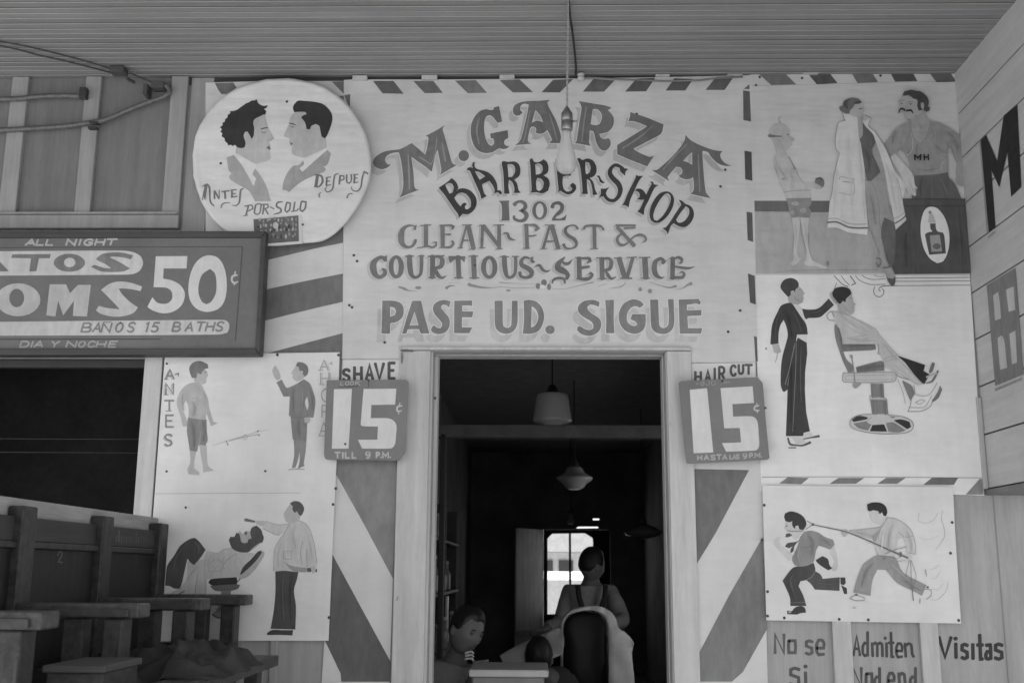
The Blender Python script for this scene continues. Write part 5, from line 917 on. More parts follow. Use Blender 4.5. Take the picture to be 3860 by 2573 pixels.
paint('painted_figure', ba, PBa, [
    (140, 'P', 'P', '530 180 570 215 607 268 590 292 595 330 580 377 520 402 470 397 420 370 405 320 440 290 440 245 490 250 500 220'), (172, 'P', 'P', '450 395 530 405 580 450 605 560 630 660 600 700 520 560'),
    (58, 'P', 'P', '320 200 330 150 370 105 440 86 500 105 532 145 532 190 500 220 490 256 470 236 440 245 440 290 410 312 370 270 340 235'), (138, 'P', 'P', '905 310 895 270 935 240 945 300 992 360 985 402 945 370'), (142, 'P', 'P', '220 868 302 870 327 960 280 982 240 960'),
    (56, 'P', 'P', '!525 790 630 850 636 980 611 1195 608 1415 623 1665 668 1895 593 1915 588 1953 383 1953 395 1660 403 1375 450 1080 500 850'),
    (58, 'P', 'P', '425 378 330 410 290 480 220 640 200 872 296 862 297 740 320 640 357 582 385 650 405 740 400 800 345 1000 325 1150 322 1350 345 1420 365 1432 402 1400 405 1340 500 850 515 755 642 752 625 640 560 540 500 450 465 398'),
    (58, 'P', 'P', '575 450 650 460 770 445 890 328 952 405 850 500 780 552 650 560 620 577 600 540'), (174, 'P', 'P', '515 758 636 755 631 842 535 792'),
    (126, 'S', 'P', '505 850 500 1150 480 1560 465 1900', '4'), (112, 'S', 'P', '490 860 420 1180 375 1340', '8'), (112, 'S', 'P', '255 1085 272 1040 285 985', '5 7 8'), (112, 'S', 'P', '955 222 982 143', '9'), (106, 'E', 'P', '150 920 10 14'), (110, 'S', 'P', '535 230 560 226', '7'),
    (166, 'P', 'Q', '345 1145 520 1145 530 1110 610 1085 645 1130 540 1170 560 1222 440 1235 400 1170'), (80, 'S', 'Q', '345 1160 370 1232 440 1245 520 1248 610 1212', '20 26 18 22 30'), (80, 'S', 'Q', '530 1172 620 1155 712 1138', '12 16 30'), (84, 'S', 'Q', '355 1275 440 1275', '14')], label='painted barber in dark tailcoat and trousers')
paint('painted_chair', ba, PBa, [
    (104, 'P', 'P', '960 630 990 650 1020 720 1045 870 1055 940 1100 1050 1170 1120 1170 1200 1120 1207 1060 1080 1010 940 975 830 955 700'), (98, 'P', 'P', '1050 870 1400 852 1440 875 1447 930 1400 940 1060 956'), (98, 'P', 'P', '1210 1140 1500 1065 1535 1080 1546 1182 1220 1202'),
    (160, 'P', 'P', '1060 1205 1640 1198 1680 1225 1680 1285 1650 1315 1400 1320 1080 1316 1050 1285'), (122, 'S', 'P', '1060 1208 1050 1290 1080 1316 1400 1322 1650 1312 1682 1280 1678 1222 1640 1200 1100 1212 1060 1208', '10'), (132, 'S', 'P', '1090 1240 1085 1290 1640 1285 1650 1228 1090 1240', '6'),
    (128, 'P', 'P', '1170 1320 1280 1330 1230 1380 1200 1394 1172 1370'), (120, 'S', 'P', '1155 1000 1180 1150 1196 1320', '16 14 20'), (120, 'S', 'P', '1140 1030 1140 1000 1165 1000 1170 1035', '8'), (110, 'S', 'P', '982 485 910 485 865 532 890 580 952 592', '8'), (118, 'S', 'P', '925 490 960 560', '10'), (112, 'S', 'P', '1465 870 1480 930 1470 980 1520 990 1530 940 1500 880', '8'),
    (106, 'P', 'Q', '!1320 520 1472 520 1482 682 1330 686'), (106, 'P', 'Q', '!1315 710 1515 710 1532 906 1340 906'), (120, 'S', 'Q', '1312 712 1312 662 1500 692 1515 712', '8'), (150, 'S', 'Q', '1310 700 1510 700', '12'),
    (160, 'E', 'Q', '1450 995 380 116'), (108, 'S', 'Q', '1072 995 1100 930 1200 888 1330 882', '7'), (96, 'S', 'Q', '1520 892 1680 905 1790 950 1826 1010 1800 1070 1700 1106 1450 1112 1250 1090 1110 1048 1072 995', '7'),
    (54, 'P', 'Q', '1100 945 1150 910 1210 900 1292 920 1270 942 1115 972'), (112, 'P', 'Q', '1115 990 1270 960 1300 992 1330 1002 1290 1072 1180 1046'), (50, 'P', 'Q', '!1340 1008 1480 1000 1515 1086 1310 1082'), (112, 'P', 'Q', '1500 985 1590 976 1735 1072 1650 1096 1530 1086'), (50, 'P', 'Q', '1590 952 1680 940 1780 970 1797 1030 1750 1056 1680 1010'), (110, 'P', 'Q', '1540 905 1618 910 1580 930'), (112, 'S', 'Q', '1330 915 1300 940 1280 960', '6'),
    (102, 'P', 'Q', '1690 480 1800 540 1842 640 1790 722 1740 610'), (100, 'P', 'Q', '2060 700 2110 620 2140 540 2166 590 2120 690 2050 742'), (112, 'S', 'Q', '1830 540 1850 640 1900 662 2000 655 2060 590 2105 510', '6'), (104, 'S', 'Q', '1800 690 1790 770 1760 850 1930 842 2030 780 2052 700', '7'), (116, 'S', 'Q', '1850 740 1920 708 1962 720 1900 762 1850 740', '6'), (116, 'S', 'Q', '1770 800 1950 800 2000 740 2040 660', '6'), (108, 'S', 'Q', '1625 408 1660 440 1780 475 1930 525', '8 10 10 7'), (118, 'S', 'Q', '1640 470 1700 620 1730 760', '5')], .0030, label='painted barber chair on a round spoked base')
paint('painted_figure', ba, PBa, [
    (42, 'P', 'P', '1690 1005 1710 1010 2025 1117 2005 1187 2078 1227 2015 1342 1990 1330 1880 1210 1790 1090'), (92, 'P', 'P', '2068 1192 2105 1090 2120 1085 2140 1100 2112 1190 2082 1217'), (92, 'S', 'P', '2035 1332 2110 1305 2175 1188', '10 26 22'), (150, 'S', 'P', '2040 1260 2100 1230 2160 1215', '20'),
    (154, 'P', 'P', '965 480 1040 500 1130 540 1260 600 1360 650 1440 700 1490 770 1600 900 1700 1000 1740 1080 1900 1260 2000 1340 1930 1352 1850 1300 1700 1210 1550 1150 1530 1060 1500 1000 1470 870 1065 870 1010 700 960 600 948 520'),
    (140, 'P', 'P', '1155 270 1165 330 1180 380 1207 396 1185 422 1190 460 1180 502 1140 527 1060 500 1000 470 985 400 1010 390 1035 385 1050 360 1085 372 1090 335'),
    (44, 'P', 'P', '930 270 960 215 1050 193 1130 220 1157 270 1130 300 1090 340 1085 377 1050 360 1030 392 1005 394 970 350 938 310'),
    (132, 'S', 'P', '970 485 1130 542 1260 600 1360 650 1440 700 1490 770 1600 900 1700 1000', '5'), (140, 'S', 'P', '1080 640 1200 720 1330 760', '7 10 5'), (140, 'S', 'P', '1150 790 1300 770 1420 760', '5 12 5'), (142, 'S', 'P', '1250 830 1340 800 1420 790', '5 9 5'), (138, 'S', 'P', '1060 550 1150 620 1220 680', '4 9 4'), (128, 'S', 'P', '1535 1050 1600 1020 1690 1012', '8'), (126, 'S', 'P', '1550 1080 1640 1050 1710 1050', '6'), (134, 'S', 'P', '1740 1080 1900 1262', '5'), (132, 'S', 'P', '1720 1215 1850 1300 1940 1352', '5'), (104, 'S', 'P', '1130 330 1160 330', '7'), (112, 'S', 'P', '1150 440 1182 438', '6')], .0060, label='painted customer under a sheet with one leg crossed')
brush(ba, PBa, [(72, 'S', 'P', '330 450 270 600 250 820', '6 18 6'), (74, 'S', 'P', '470 480 520 600 560 720', '6 20 8'), (48, 'S', 'P', '400 500 430 640 450 800', '6 24 8'), (74, 'S', 'P', '560 900 550 1200 560 1560', '6 20 10'), (46, 'S', 'P', '450 1100 440 1400 440 1800', '6 20 10'), (74, 'S', 'P', '660 500 760 490 850 420', '5 16 5'), (126, 'S', 'P', '470 300 500 350 560 370', '5 14 5'), (130, 'S', 'P', '1060 420 1090 460 1140 490', '5 16 5')], .0080, ('painted_figure', 'painted_chair', 'painted_counter'))
brush(ba, PBa, [(146, 'S', 'P', '1010 520 1120 610 1260 700', '6 22 8'), (166, 'S', 'P', '1120 560 1260 640 1380 720', '6 18 8'), (144, 'S', 'P', '1100 800 1250 830 1420 830', '6 22 8'), (144, 'S', 'P', '1520 860 1600 960 1690 1060', '6 26 10'), (164, 'S', 'P', '1600 1100 1720 1200 1850 1290', '8 24 8'), (90, 'S', 'P', '1000 680 1030 800 1050 960', '5 14 5'), (86, 'S', 'P', '1080 900 1250 890 1420 890', '5 18 6'), (88, 'S', 'P', '1240 1170 1400 1140 1530 1130', '5 18 6'), (118, 'S', 'Q', '1350 540 1350 680', '10'), (94, 'S', 'Q', '1440 540 1445 680', '14'), (118, 'S', 'Q', '1360 730 1375 890', '12'), (94, 'S', 'Q', '1480 730 1490 890', '14')], .0110, ('painted_figure', 'painted_chair', 'painted_counter'))
for v, t in ((100, '2937 1821 2968 1798 3049 1800 3020 1824'), (96, '3127 1822 3160 1800 3258 1800 3226 1822'), (100, '3307 1822 3340 1800 3414 1800 3382 1822'), (92, '3480 1826 3512 1800 3612 1799 3596 1826'), (112, '3640 1863 3692 1804 3703 1803 3707 1863')):
    paint('border_stripe', ba, PBa, [(v, 'P', '0', '!' + t)])
paint('edge_line', ba, PBa, [(112, 'S', '0', '2872 1797 3200 1796 3700 1800', '2.5')])
paint('border_stripe', ba, PBa, [(72, 'P', 'P', '!0 60 18 60 22 400 4 400')]); paint('border_stripe', ba, PBa, [(84, 'P', 'P', '!18 780 34 780 48 1252 36 1252')])

# ------------------------------------------------------------------ lasso picture, lower right
la = sign('picture_canvas', 'white tacked canvas of a man lassoing a running long-haired man, lower right', 'canvas', 3240, 2090, -.026)
pxslab('canvas', '!2874 1828 3200 1832 3592 1833 3600 2000 3623 2348 3300 2343 2889 2336 2882 2100'.replace('!', ''), -.026, .005, canvas_mat(.76), la)
PLa = Plane('y', -.026, 180)
paint('painted_figure', la, PLa, [
    (165, 'P', 'T', '410 630 320 560 270 500 285 440 262 455 250 435 240 460 215 475 203 520 240 560 310 640 370 700 405 692'), (160, 'P', 'T', '800 575 845 545 870 640 882 720 872 790 838 812 810 782 830 740 840 700 800 620'), (160, 'P', 'T', '340 285 405 290 410 330 430 365 450 335 480 365 520 380 490 440 440 480 400 445 375 402 335 372 318 350 340 330 328 310'),
    (70, 'P', 'T', '645 805 700 840 722 885 900 868 897 1010 640 997 600 940 552 900 600 870'), (62, 'P', 'T', '430 760 520 755 628 718 645 800 590 880 540 900 490 910 470 960 520 1060 552 1167 385 1167 380 1080 330 960 303 905 380 800'), (116, 'S', 'T', '560 890 600 870 640 815', '5'), (110, 'S', 'T', '390 1135 545 1130', '4'),
    (116, 'P', 'T', '520 395 600 383 680 405 750 450 832 478 847 530 800 582 720 552 680 540 650 600 640 660 625 712 560 747 480 757 430 742 403 690 410 640 440 560 470 480'), (176, 'S', 'T', '528 388 480 450 460 520 412 640', '6 10 12 5'), (88, 'S', 'T', '510 560 560 560 600 540', '5'),
    (70, 'P', 'T', '328 550 355 513 440 500 482 478 430 540 415 600 385 617 388 580 410 545 370 567'), (76, 'P', 'T', '338 420 370 408 407 430 370 450 333 452'), (56, 'P', 'T', '648 690 720 648 777 680 792 740 822 775 780 797 720 760 668 720'), (54, 'P', 'T', '320 240 330 203 380 183 430 188 490 213 535 258 552 320 520 377 480 370 465 330 440 335 430 367 405 330 405 285 370 296 333 282'),
    (58, 'P', 'T', '905 870 957 870 962 930 940 952 908 940'), (58, 'P', 'T', '913 950 972 980 977 1042 945 1042'), (58, 'P', 'T', '352 1215 400 1222 440 1180 500 1168 537 1190 547 1237 490 1242 450 1257 353 1252'), (140, 'E', 'T', '378 1232 16 10'), (110, 'E', 'T', '345 335 12 8')], label='painted long-haired man running in dark trousers')
paint('painted_figure', la, PLa, [
    (122, 'P', 'T', '1300 635 1465 655 1500 700 1560 820 1800 950 1755 1062 1640 1000 1500 930 1380 790 1290 790 1240 900 1217 1062 1040 1027 1080 880 1140 740 1200 690'), (100, 'S', 'T', '1380 790 1430 775 1460 755', '4'), (102, 'S', 'T', '1045 1005 1215 1045', '4'), (100, 'S', 'T', '1300 638 1380 655 1465 655', '7'), (92, 'E', 'T', '1360 675 9 12'),
    (148, 'P', 'T', '1340 338 1200 363 1000 380 988 410 1150 450 1240 472 1300 420'), (146, 'P', 'T', '905 375 970 368 992 400 960 442 930 447'), (126, 'P', 'T', '1225 440 1320 370 1290 500 1250 492'),
    (160, 'P', 'T', '1395 245 1490 265 1570 310 1640 380 1682 500 1687 630 1600 627 1590 540 1560 450 1500 480 1490 560 1470 652 1300 637 1263 560 1275 500 1300 420 1340 330'), (166, 'P', 'T', '1215 180 1260 172 1310 205 1340 195 1355 225 1392 237 1370 290 1330 322 1285 312 1250 285 1223 255 1218 220'),
    (46, 'P', 'T', '1190 172 1183 110 1240 90 1320 93 1375 128 1394 190 1380 232 1350 225 1340 190 1315 212 1300 180 1250 170 1215 182'), (116, 'S', 'T', '1390 250 1350 320 1310 400 1295 500', '7 6 5 5'), (122, 'S', 'T', '1395 248 1490 265 1570 310 1640 380 1682 500 1687 630', '6'), (126, 'S', 'T', '1510 400 1580 450 1660 440', '6'), (126, 'S', 'T', '1610 610 1680 630', '7'), (124, 'S', 'T', '1000 382 1200 365 1340 340', '6'), (126, 'S', 'T', '1265 560 1300 636', '5'),
    (166, 'P', 'T', '1590 640 1660 640 1620 700 1530 710 1480 690 1520 660'), (120, 'S', 'T', '1470 660 1500 700 1580 690', '5'), (124, 'S', 'T', '1005 1085 1060 1055 1150 1080 1152 1110 1070 1112 1005 1092', '8'), (84, 'E', 'T', '1070 1050 14 10'), (84, 'E', 'T', '1815 972 12 12'), (128, 'S', 'T', '1780 990 1850 1000 1850 1060 1800 1100', '8')], .0028, label='painted man in light shirt throwing a lasso')
paint('painted_rope', la, PLa, [(96, 'S', 'T', '556 283 620 320', '6'), (96, 'S', 'T', '620 320 540 370', '6'), (92, 'S', 'T', '620 322 800 360 900 380 1000 410 1200 490 1400 580 1604 667', '8 12 10 12 15 16 18'), (110, 'S', 'T', '345 383 430 392 520 385', '7'), (84, 'E', 'T', '617 320 15 13'), (92, 'E', 'T', '1530 632 14 28'), (112, 'S', 'T', '1622 690 1590 850 1640 985', '5'), (112, 'S', 'T', '1640 690 1692 860 1650 985', '5'), (112, 'S', 'T', '1635 700 1640 850 1650 1000', '6'), (104, 'S', 'T', '1650 980 1662 1112', '10'), (112, 'S', 'T', '1368 627 1470 582 1592 553', '6'), (112, 'S', 'T', '1790 790 1800 860', '10 6'), (104, 'S', 'T', '1732 1085 1730 1138', '6 10'), (150, 'E', 'T', '1046 1186 20 8')], .0055)
brush(la, PLa, [(104, 'S', 'T', '560 430 620 500 600 640', '6 20 6'), (126, 'S', 'T', '480 560 460 640 480 720', '6 18 6'), (102, 'S', 'T', '720 470 770 510 800 550', '6 14 6'), (76, 'S', 'T', '420 830 380 900 430 1080', '6 20 8'), (78, 'S', 'T', '680 930 780 940 880 930', '6 18 6'), (110, 'S', 'T', '1250 720 1180 800 1120 980', '6 24 8'), (134, 'S', 'T', '1400 690 1480 780 1620 900', '6 22 8'), (112, 'S', 'T', '1560 900 1650 960 1740 1010', '6 18 6'), (148, 'S', 'T', '1450 320 1420 440 1400 580', '6 24 8'), (172, 'S', 'T', '1360 380 1340 480 1330 600', '6 18 6'), (146, 'S', 'T', '1600 400 1640 500 1645 600', '6 18 6'), (136, 'S', 'T', '1050 400 1150 420 1230 440', '5 14 5')], .0075, ('painted_figure', 'painted_chair', 'painted_counter'))
paint('dust_lines', la, PLa, [(150, 'S', 'T', '1975 170 1960 260 1985 350 1992 450 1900 585', '5 8 8 8 5'), (156, 'S', 'T', '1730 200 1720 280 1800 305 1880 270 1920 200', '7'), (154, 'S', 'T', '2030 915 2010 1010 1920 1100 1840 1100', '8 10 9 4'), (156, 'S', 'T', '1870 985 1920 1000 1980 930', '6 8 4'), (158, 'S', 'T', '1850 880 1900 880 1950 800', '6 7 3'), (158, 'S', 'T', '1850 790 1900 770 1930 740', '5'), (160, 'S', 'T', '1730 450 1800 480 1930 440', '6')])
nails(la, -.026, '113 118 148 1018 148 1272 322 1292 895 1306 1198 1312 2140 1318 2072 298 2055 618 90 480', 'T', .006)

# notice painted on the boards under it
PN = Plane('y', -.0002, 176)
ng = [('NO', [('N', 100, 262, 180, 432), ('o', 218, 312, 288, 432)]), ('SE', [('s', 378, 318, 438, 440), ('e', 472, 312, 546, 446)]), ('AD', [('A', 810, 275, 868, 452), ('d', 890, 240, 942, 455), ('m', 978, 338, 1072, 460), ('i', 1098, 340, 1118, 464), ('t', 1128, 246, 1178, 464), ('e', 1195, 342, 1252, 468), ('n', 1275, 342, 1355, 464)]),
      ('VI', [('V', 1583, 288, 1692, 468), ('i', 1722, 345, 1748, 474), ('s', 1788, 350, 1842, 480), ('i', 1876, 350, 1902, 484), ('t', 1928, 266, 1985, 484), ('a', 2004, 352, 2056, 484), ('s', 2090, 348, 2156, 484)])]
for k, (w, l) in enumerate(ng):
    its = [(76 if k < 2 else 62 if k == 2 else 48, 'T', 'Y', l, 28 if k < 2 else 25 if k == 2 else 33)]
    if w == 'AD': its.append((62, 'E', 'Y', '1096 296 14 16'))
    if w == 'VI': its.append((48, 'E', 'Y', '1733 300 20 18'))
    paint('lettering', shop, PN, its, .0006)
paint('lettering', shop, PN, [(70, 'T', 'Y', [('s', 235, 565, 320, 720), ('i', 360, 605, 390, 720)], 30), (70, 'E', 'Y', '375 552 20 18')], .0006)
paint('lettering', shop, PN, [(66, 'T', 'Y', [('N', 808, 565, 880, 740), ('o', 920, 610, 980, 740), ('d', 1000, 565, 1050, 740)], 28), (66, 'T', 'Y', [('e', 1120, 610, 1180, 740), ('n', 1220, 610, 1290, 740), ('d', 1320, 565, 1375, 740)], 28)], .0006)
# ------------------------------------------------------------------ shoeshine stand, lower left
dk = wood_mat(.030, (.08, 1, 1), 'dark_stained_wood', .45, .5, .045); dkv = wood_mat(.024, (1, 1, .08), 'dark_stained_wood', .45, .5, .045); dkp = wood_mat(.013, (1, 1, .1), 'dark_panel_wood', .5, .55, .012); lt = wood_mat(.40, (1, .08, 1), 'lit_rail_wood', .7, .3)
st = thing('shoeshine_stand', 'dark wooden shoeshine stand with numbered high backs and armrests, lower left', 'bench', (-1.35, -1.0, 0))
YP = (-.12, -.70, -1.30, -1.92); XB = -1.49
bx('top_rail', XB - .075, XB - .03, -2.6, -.05, 1.705, 1.800, lt, st)  # pale tone: light on the upturned rail put into its colour
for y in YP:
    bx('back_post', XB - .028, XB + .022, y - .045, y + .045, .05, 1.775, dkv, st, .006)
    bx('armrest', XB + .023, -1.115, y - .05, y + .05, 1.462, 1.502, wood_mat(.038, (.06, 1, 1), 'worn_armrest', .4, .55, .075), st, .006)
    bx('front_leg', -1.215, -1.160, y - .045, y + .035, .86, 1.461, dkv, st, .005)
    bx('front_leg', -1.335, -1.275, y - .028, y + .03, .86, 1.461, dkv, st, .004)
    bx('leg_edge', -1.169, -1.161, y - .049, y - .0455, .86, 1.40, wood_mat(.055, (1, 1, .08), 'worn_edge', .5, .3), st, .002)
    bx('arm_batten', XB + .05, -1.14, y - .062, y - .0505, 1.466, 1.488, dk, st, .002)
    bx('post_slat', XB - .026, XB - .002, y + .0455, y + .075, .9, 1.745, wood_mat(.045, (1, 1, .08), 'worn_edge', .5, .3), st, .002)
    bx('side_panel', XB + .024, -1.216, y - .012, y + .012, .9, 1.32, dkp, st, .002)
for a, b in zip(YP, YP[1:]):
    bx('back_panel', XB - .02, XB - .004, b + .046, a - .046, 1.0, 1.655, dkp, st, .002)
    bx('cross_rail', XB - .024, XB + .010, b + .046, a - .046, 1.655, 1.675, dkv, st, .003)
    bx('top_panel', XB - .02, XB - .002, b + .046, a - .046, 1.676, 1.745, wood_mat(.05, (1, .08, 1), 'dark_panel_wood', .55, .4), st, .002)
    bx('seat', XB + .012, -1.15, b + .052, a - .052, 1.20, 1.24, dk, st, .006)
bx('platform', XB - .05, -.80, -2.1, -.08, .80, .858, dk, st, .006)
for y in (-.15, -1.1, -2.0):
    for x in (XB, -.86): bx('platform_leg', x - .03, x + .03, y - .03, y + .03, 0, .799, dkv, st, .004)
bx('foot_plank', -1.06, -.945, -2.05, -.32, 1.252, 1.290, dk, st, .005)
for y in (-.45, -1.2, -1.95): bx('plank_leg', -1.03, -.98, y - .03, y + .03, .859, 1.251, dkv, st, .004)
PSt = Plane('xp', XB - .004, 60)
PSt.alb = lambda v: lin(v) * .9
paint('number_mark', st, PSt, [(128, 'S', 'U', '370 545 378 518 395 512 408 528 402 556 385 580 376 604', '9'), (128, 'S', 'U', '374 604 410 606', '9')], .0006)
paint('number_mark', st, PSt, [(100, 'S', 'U', '1055 556 1068 546 1066 618', '7')], .0006)
PSt2 = Plane('xp', XB - .002, 60); PSt2.alb = PSt.alb
rr = random.Random(5); its = []
for k in range(17):
    x = 890 + k * 22; its.append((rr.choice((96, 104, 112)), 'S', 'U', '%d %d %d %d' % (x, (325 if k in (1, 8, 10) else 372) + k, x - 2, 424 + k), rr.choice(('10', '13'))))
paint('faded_lettering', st, PSt2, its, .0006)

# coat thrown over the stand
bm = bmesh.new(); nx, ny = 70, 60; gv = []
for j in range(ny):
    row = []
    for i in range(nx):
        u, v = i / (nx - 1), j / (ny - 1)
        x = -1.46 + .56 * u; y = -1.235 + .50 * v
        x += .035 * mnoise.noise((u * 2, v * 3, 1.0)); y += .035 * mnoise.noise((u * 3, v * 2, 5.0))
        n1 = mnoise.noise((u * 3, v * 3, 7.0)); n2 = mnoise.noise((u * 5, v * 5, 3.0))
        h = .022 + .075 * math.exp(-((u - .5) / .42) ** 2 - ((v - .5) / .5) ** 2) + .016 * math.sin(17 * u + 9 * v + 5 * n1) + .011 * math.sin(26 * v - 15 * u + 6 * n2) + .02 * n1 + .004 * math.sin(60 * u + 30 * v + 9 * n2)
        e = min(u, 1 - u, v, 1 - v)
        if e < .07: h = h * (e / .07) + .004
        row.append(bm.verts.new((x, y, 1.243 + max(h, .0) + (.045 if x > -1.08 else 0))))
    gv.append(row)
for j in range(ny - 1):
    for i in range(nx - 1): bm.faces.new((gv[j][i], gv[j][i + 1], gv[j + 1][i + 1], gv[j + 1][i])).smooth = True
coat = obj('coat', bm, plain_mat('dark_cloth', .055, .95, spec=.1, amp=.25, sc=14)); sm = coat.modifiers.new('thick', 'SOLIDIFY'); sm.thickness = .004
tag(coat, 'dark crumpled coat thrown over a seat of the shoeshine stand', 'coat')
p0 = at(255, 2487, -1.6); p1_ = at(482, 2487, -1.6)
pk = thing('shoeshine_box', 'small dark box with a pale worn lid edge on the nearest seat of the stand', 'box', (p0.x, -1.6, 1.24))
bx('box_body', p0.x + .008, p1_.x - .008, -1.74, -1.50, 1.2405, p0.z - .018, dk, pk)
bx('lid', p0.x, p1_.x, -1.75, -1.49, p0.z - .0175, p0.z, wood_mat(.075, (.08, 1, 1), 'worn_lid', .6, .3), pk)

# ------------------------------------------------------------------ hanging bulb, wires, conduits
metal = plain_mat('tarnished_brass', .32, .35, .9, amp=.2); cordm = plain_mat('cloth_cord', .34, .9, amp=.2, sc=90); blackw = plain_mat('black_wire', .03, .7)
BY = -.90
s0 = at(2137, 415, BY); s1 = at(2134, 492, BY); b1 = at(2126, 652, BY)
L = thing('hanging_bulb', 'bare clear light bulb in a brass socket hanging on a twisted cord before the banner', 'light bulb', (s0.x, BY, s0.z))
bm = bmesh.new(); top = Vector((s0.x + .008, BY, ZC - .004)); pth = []
for ph in (0, math.pi):
    pth = [top.lerp(Vector((s0.x, BY, s0.z)), i / 90) + Vector((math.cos(ph + i * .9), math.sin(ph + i * .9), 0)) * .0022 for i in range(91)]
    tube(bm, pth, .0022, 5)
obj('cord', bm, cordm, L, smooth=True)
hs_ = s0.z - s1.z
bm = bmesh.new(); lathe(bm, [(.004, .012), (.010, .004), (.013, -.004), (.0195, -.012), (.0205, -.02), (.0205, -hs_ * .52), (.019, -hs_ * .56), (.0205, -hs_ * .6), (.0205, -hs_ * .92), (.0185, -hs_), (.012, -hs_ - .001)], (s0.x, BY, s0.z), 24)
tube(bm, [(s0.x + .019, BY, s0.z - hs_ * .55), (s0.x + .034, BY - .004, s0.z - hs_ * .57)], .004, 8)
obj('socket', bm, metal, L, smooth=True)
ll = s1.z - b1.z
bm = bmesh.new(); lathe(bm, [(.014, 0), (.0165, -.01), (.019, -ll * .18), (.024, -ll * .36), (.031, -ll * .55), (.0365, -ll * .72), (.0355, -ll * .82), (.031, -ll * .92), (.018, -ll * .985), (.004, -ll)], (s1.x, BY, s1.z - .002), 28)
m, nt, b = nmat('bulb_glass'); b.inputs['Base Color'].default_value = (.74, .74, .74, 1); b.inputs['Roughness'].default_value = .5; b.inputs['Transmission Weight'].default_value = .55; b.inputs['IOR'].default_value = 1.02; b.inputs['Specular IOR Level'].default_value = .6
obj('bulb', bm, m, L, smooth=True)
w = thing('ceiling_wire', 'black wire running along the porch ceiling to a hook over the banner', 'wire', (0, -.3, ZC))
bm = bmesh.new(); pts = [atz(*reg('c', p), ZC - .012) for p in ((1306, -60), (1312, 20), (1328, 130), (1340, 240), (1345, 305))] + [at(2170, 278, -.045), at(2172, 292, -.04)]
tube(bm, pts, .0045, 6); obj('wire', bm, blackw, w)
bm = bmesh.new(); a0 = at(2190, 290, -.04); lathe(bm, [(.006, .018), (.016, .014), (.017, .004), (.011, 0), (.016, -.004), (.016, -.014), (.007, -.017)], (a0.x, -.04, a0.z), 14); obj('insulator', bm, plain_mat('porcelain', .55, .25), w)
bm = bmesh.new(); pts = [at(px, py, -.038) for px, py in ((2195, 292), (2330, 299), (2500, 306), (2640, 303), (2690, 296), (2800, 290))]; tube(bm, pts, .004, 6); obj('wire', bm, plain_mat('gray_wire', .22, .8), w)
cd = plain_mat('steel_conduit', .16, .5, .3, amp=.25, sc=60)
c1 = thing('conduit', 'ribbed steel conduit with a curled end crossing the upper left battens', 'pipe', tuple(at(200, 360, -.05)))
bm = bmesh.new(); P = [at(*reg('e', p), -.045) for p in ((-300, 790), (35, 782), (180, 764), (300, 757), (460, 754), (590, 762), (622, 768))]
pp = []; 
for a, b_ in zip(P, P[1:]):
    for k in range(14): pp.append(a.lerp(b_, k / 14))
tube(bm, pp, [.0125 if i % 2 else .0105 for i in range(len(pp))], 10); obj('pipe', bm, cd, c1)
e0 = at(*reg('e', (605, 745)), -.045); bx('end_clamp', e0.x - .018, e0.x + .014, -.062, -.0285, e0.z - .02, e0.z + .03, plain_mat('rusted_clamp', .05, .8), c1, .004)
c2 = thing('conduit', 'long steel conduit sagging across the upper left battens up to the ceiling', 'pipe', tuple(at(400, 440, -.05)))
bm = bmesh.new(); P = [tuple(at(*reg('e', p), -.043)) for p in ((-300, 1068), (35, 1052), (300, 1036), (470, 1022), (620, 1000), (760, 978), (860, 944), (950, 902), (1050, 860), (1150, 822), (1240, 790), (1310, 765), (1352, 738), (1362, 706), (1345, 676), (1300, 655))]
tube(bm, P, .0115, 10); obj('pipe', bm, cd, c2)
for p in ((680, 1035), (690, 990)):
    e0 = at(*reg('e', p), -.05); bx('strap', e0.x - .02, e0.x + .02, -.056, -.0285, e0.z - .006, e0.z + .004, plain_mat('rusted_clamp', .05, .8), c2, .002)
c3 = thing('wire_pair', 'pair of dark wires along the porch ceiling at the left ending in a junction box', 'wire', tuple(atz(*reg('e', (890, 520)), ZC)))
for t in (((-200, 262), (100, 318), (300, 366), (500, 416), (650, 458), (760, 492), (860, 515)), ((-200, 298), (35, 350), (200, 396), (400, 438), (600, 488), (760, 530), (850, 552))):
    bm = bmesh.new(); tube(bm, [atz(*reg('e', p), ZC - .012) for p in t], .0035, 6); obj('wire', bm, plain_mat('dusty_wire', .07, .9), c3)
bm = bmesh.new(); q0 = atz(*reg('e', (905, 535)), ZC - .02); box(bm, q0.x - .032, q0.x + .034, q0.y - .025, q0.y + .035, ZC - .034, ZC - .004); obj('junction_box', bm, plain_mat('rusty_box', .08, .8), c3, bevel=.006)
bm = bmesh.new(); tube(bm, [q0 + Vector((.03, .03, -.02)), at(*reg('e', (1000, 612)), -.06), at(*reg('e', (1055, 640)), -.05)], .007, 8); tube(bm, [q0 + Vector((.05, .0, -.01)), at(*reg('e', (1080, 585)), -.10), at(*reg('e', (1200, 632)), -.05), at(*reg('e', (1310, 640)), -.045)], .004, 6); obj('wire', bm, plain_mat('dusty_wire', .07, .9), c3)
for p, w_, h_ in (((1265, 655), .028, .022), ((1160, 680), .010, .04)):
    e0 = at(*reg('e', p), -.04); bx('bracket', e0.x - w_, e0.x + w_, -.06, -.001, e0.z - h_, e0.z + .01, plain_mat('rusty_box', .08, .8), c3, .004)

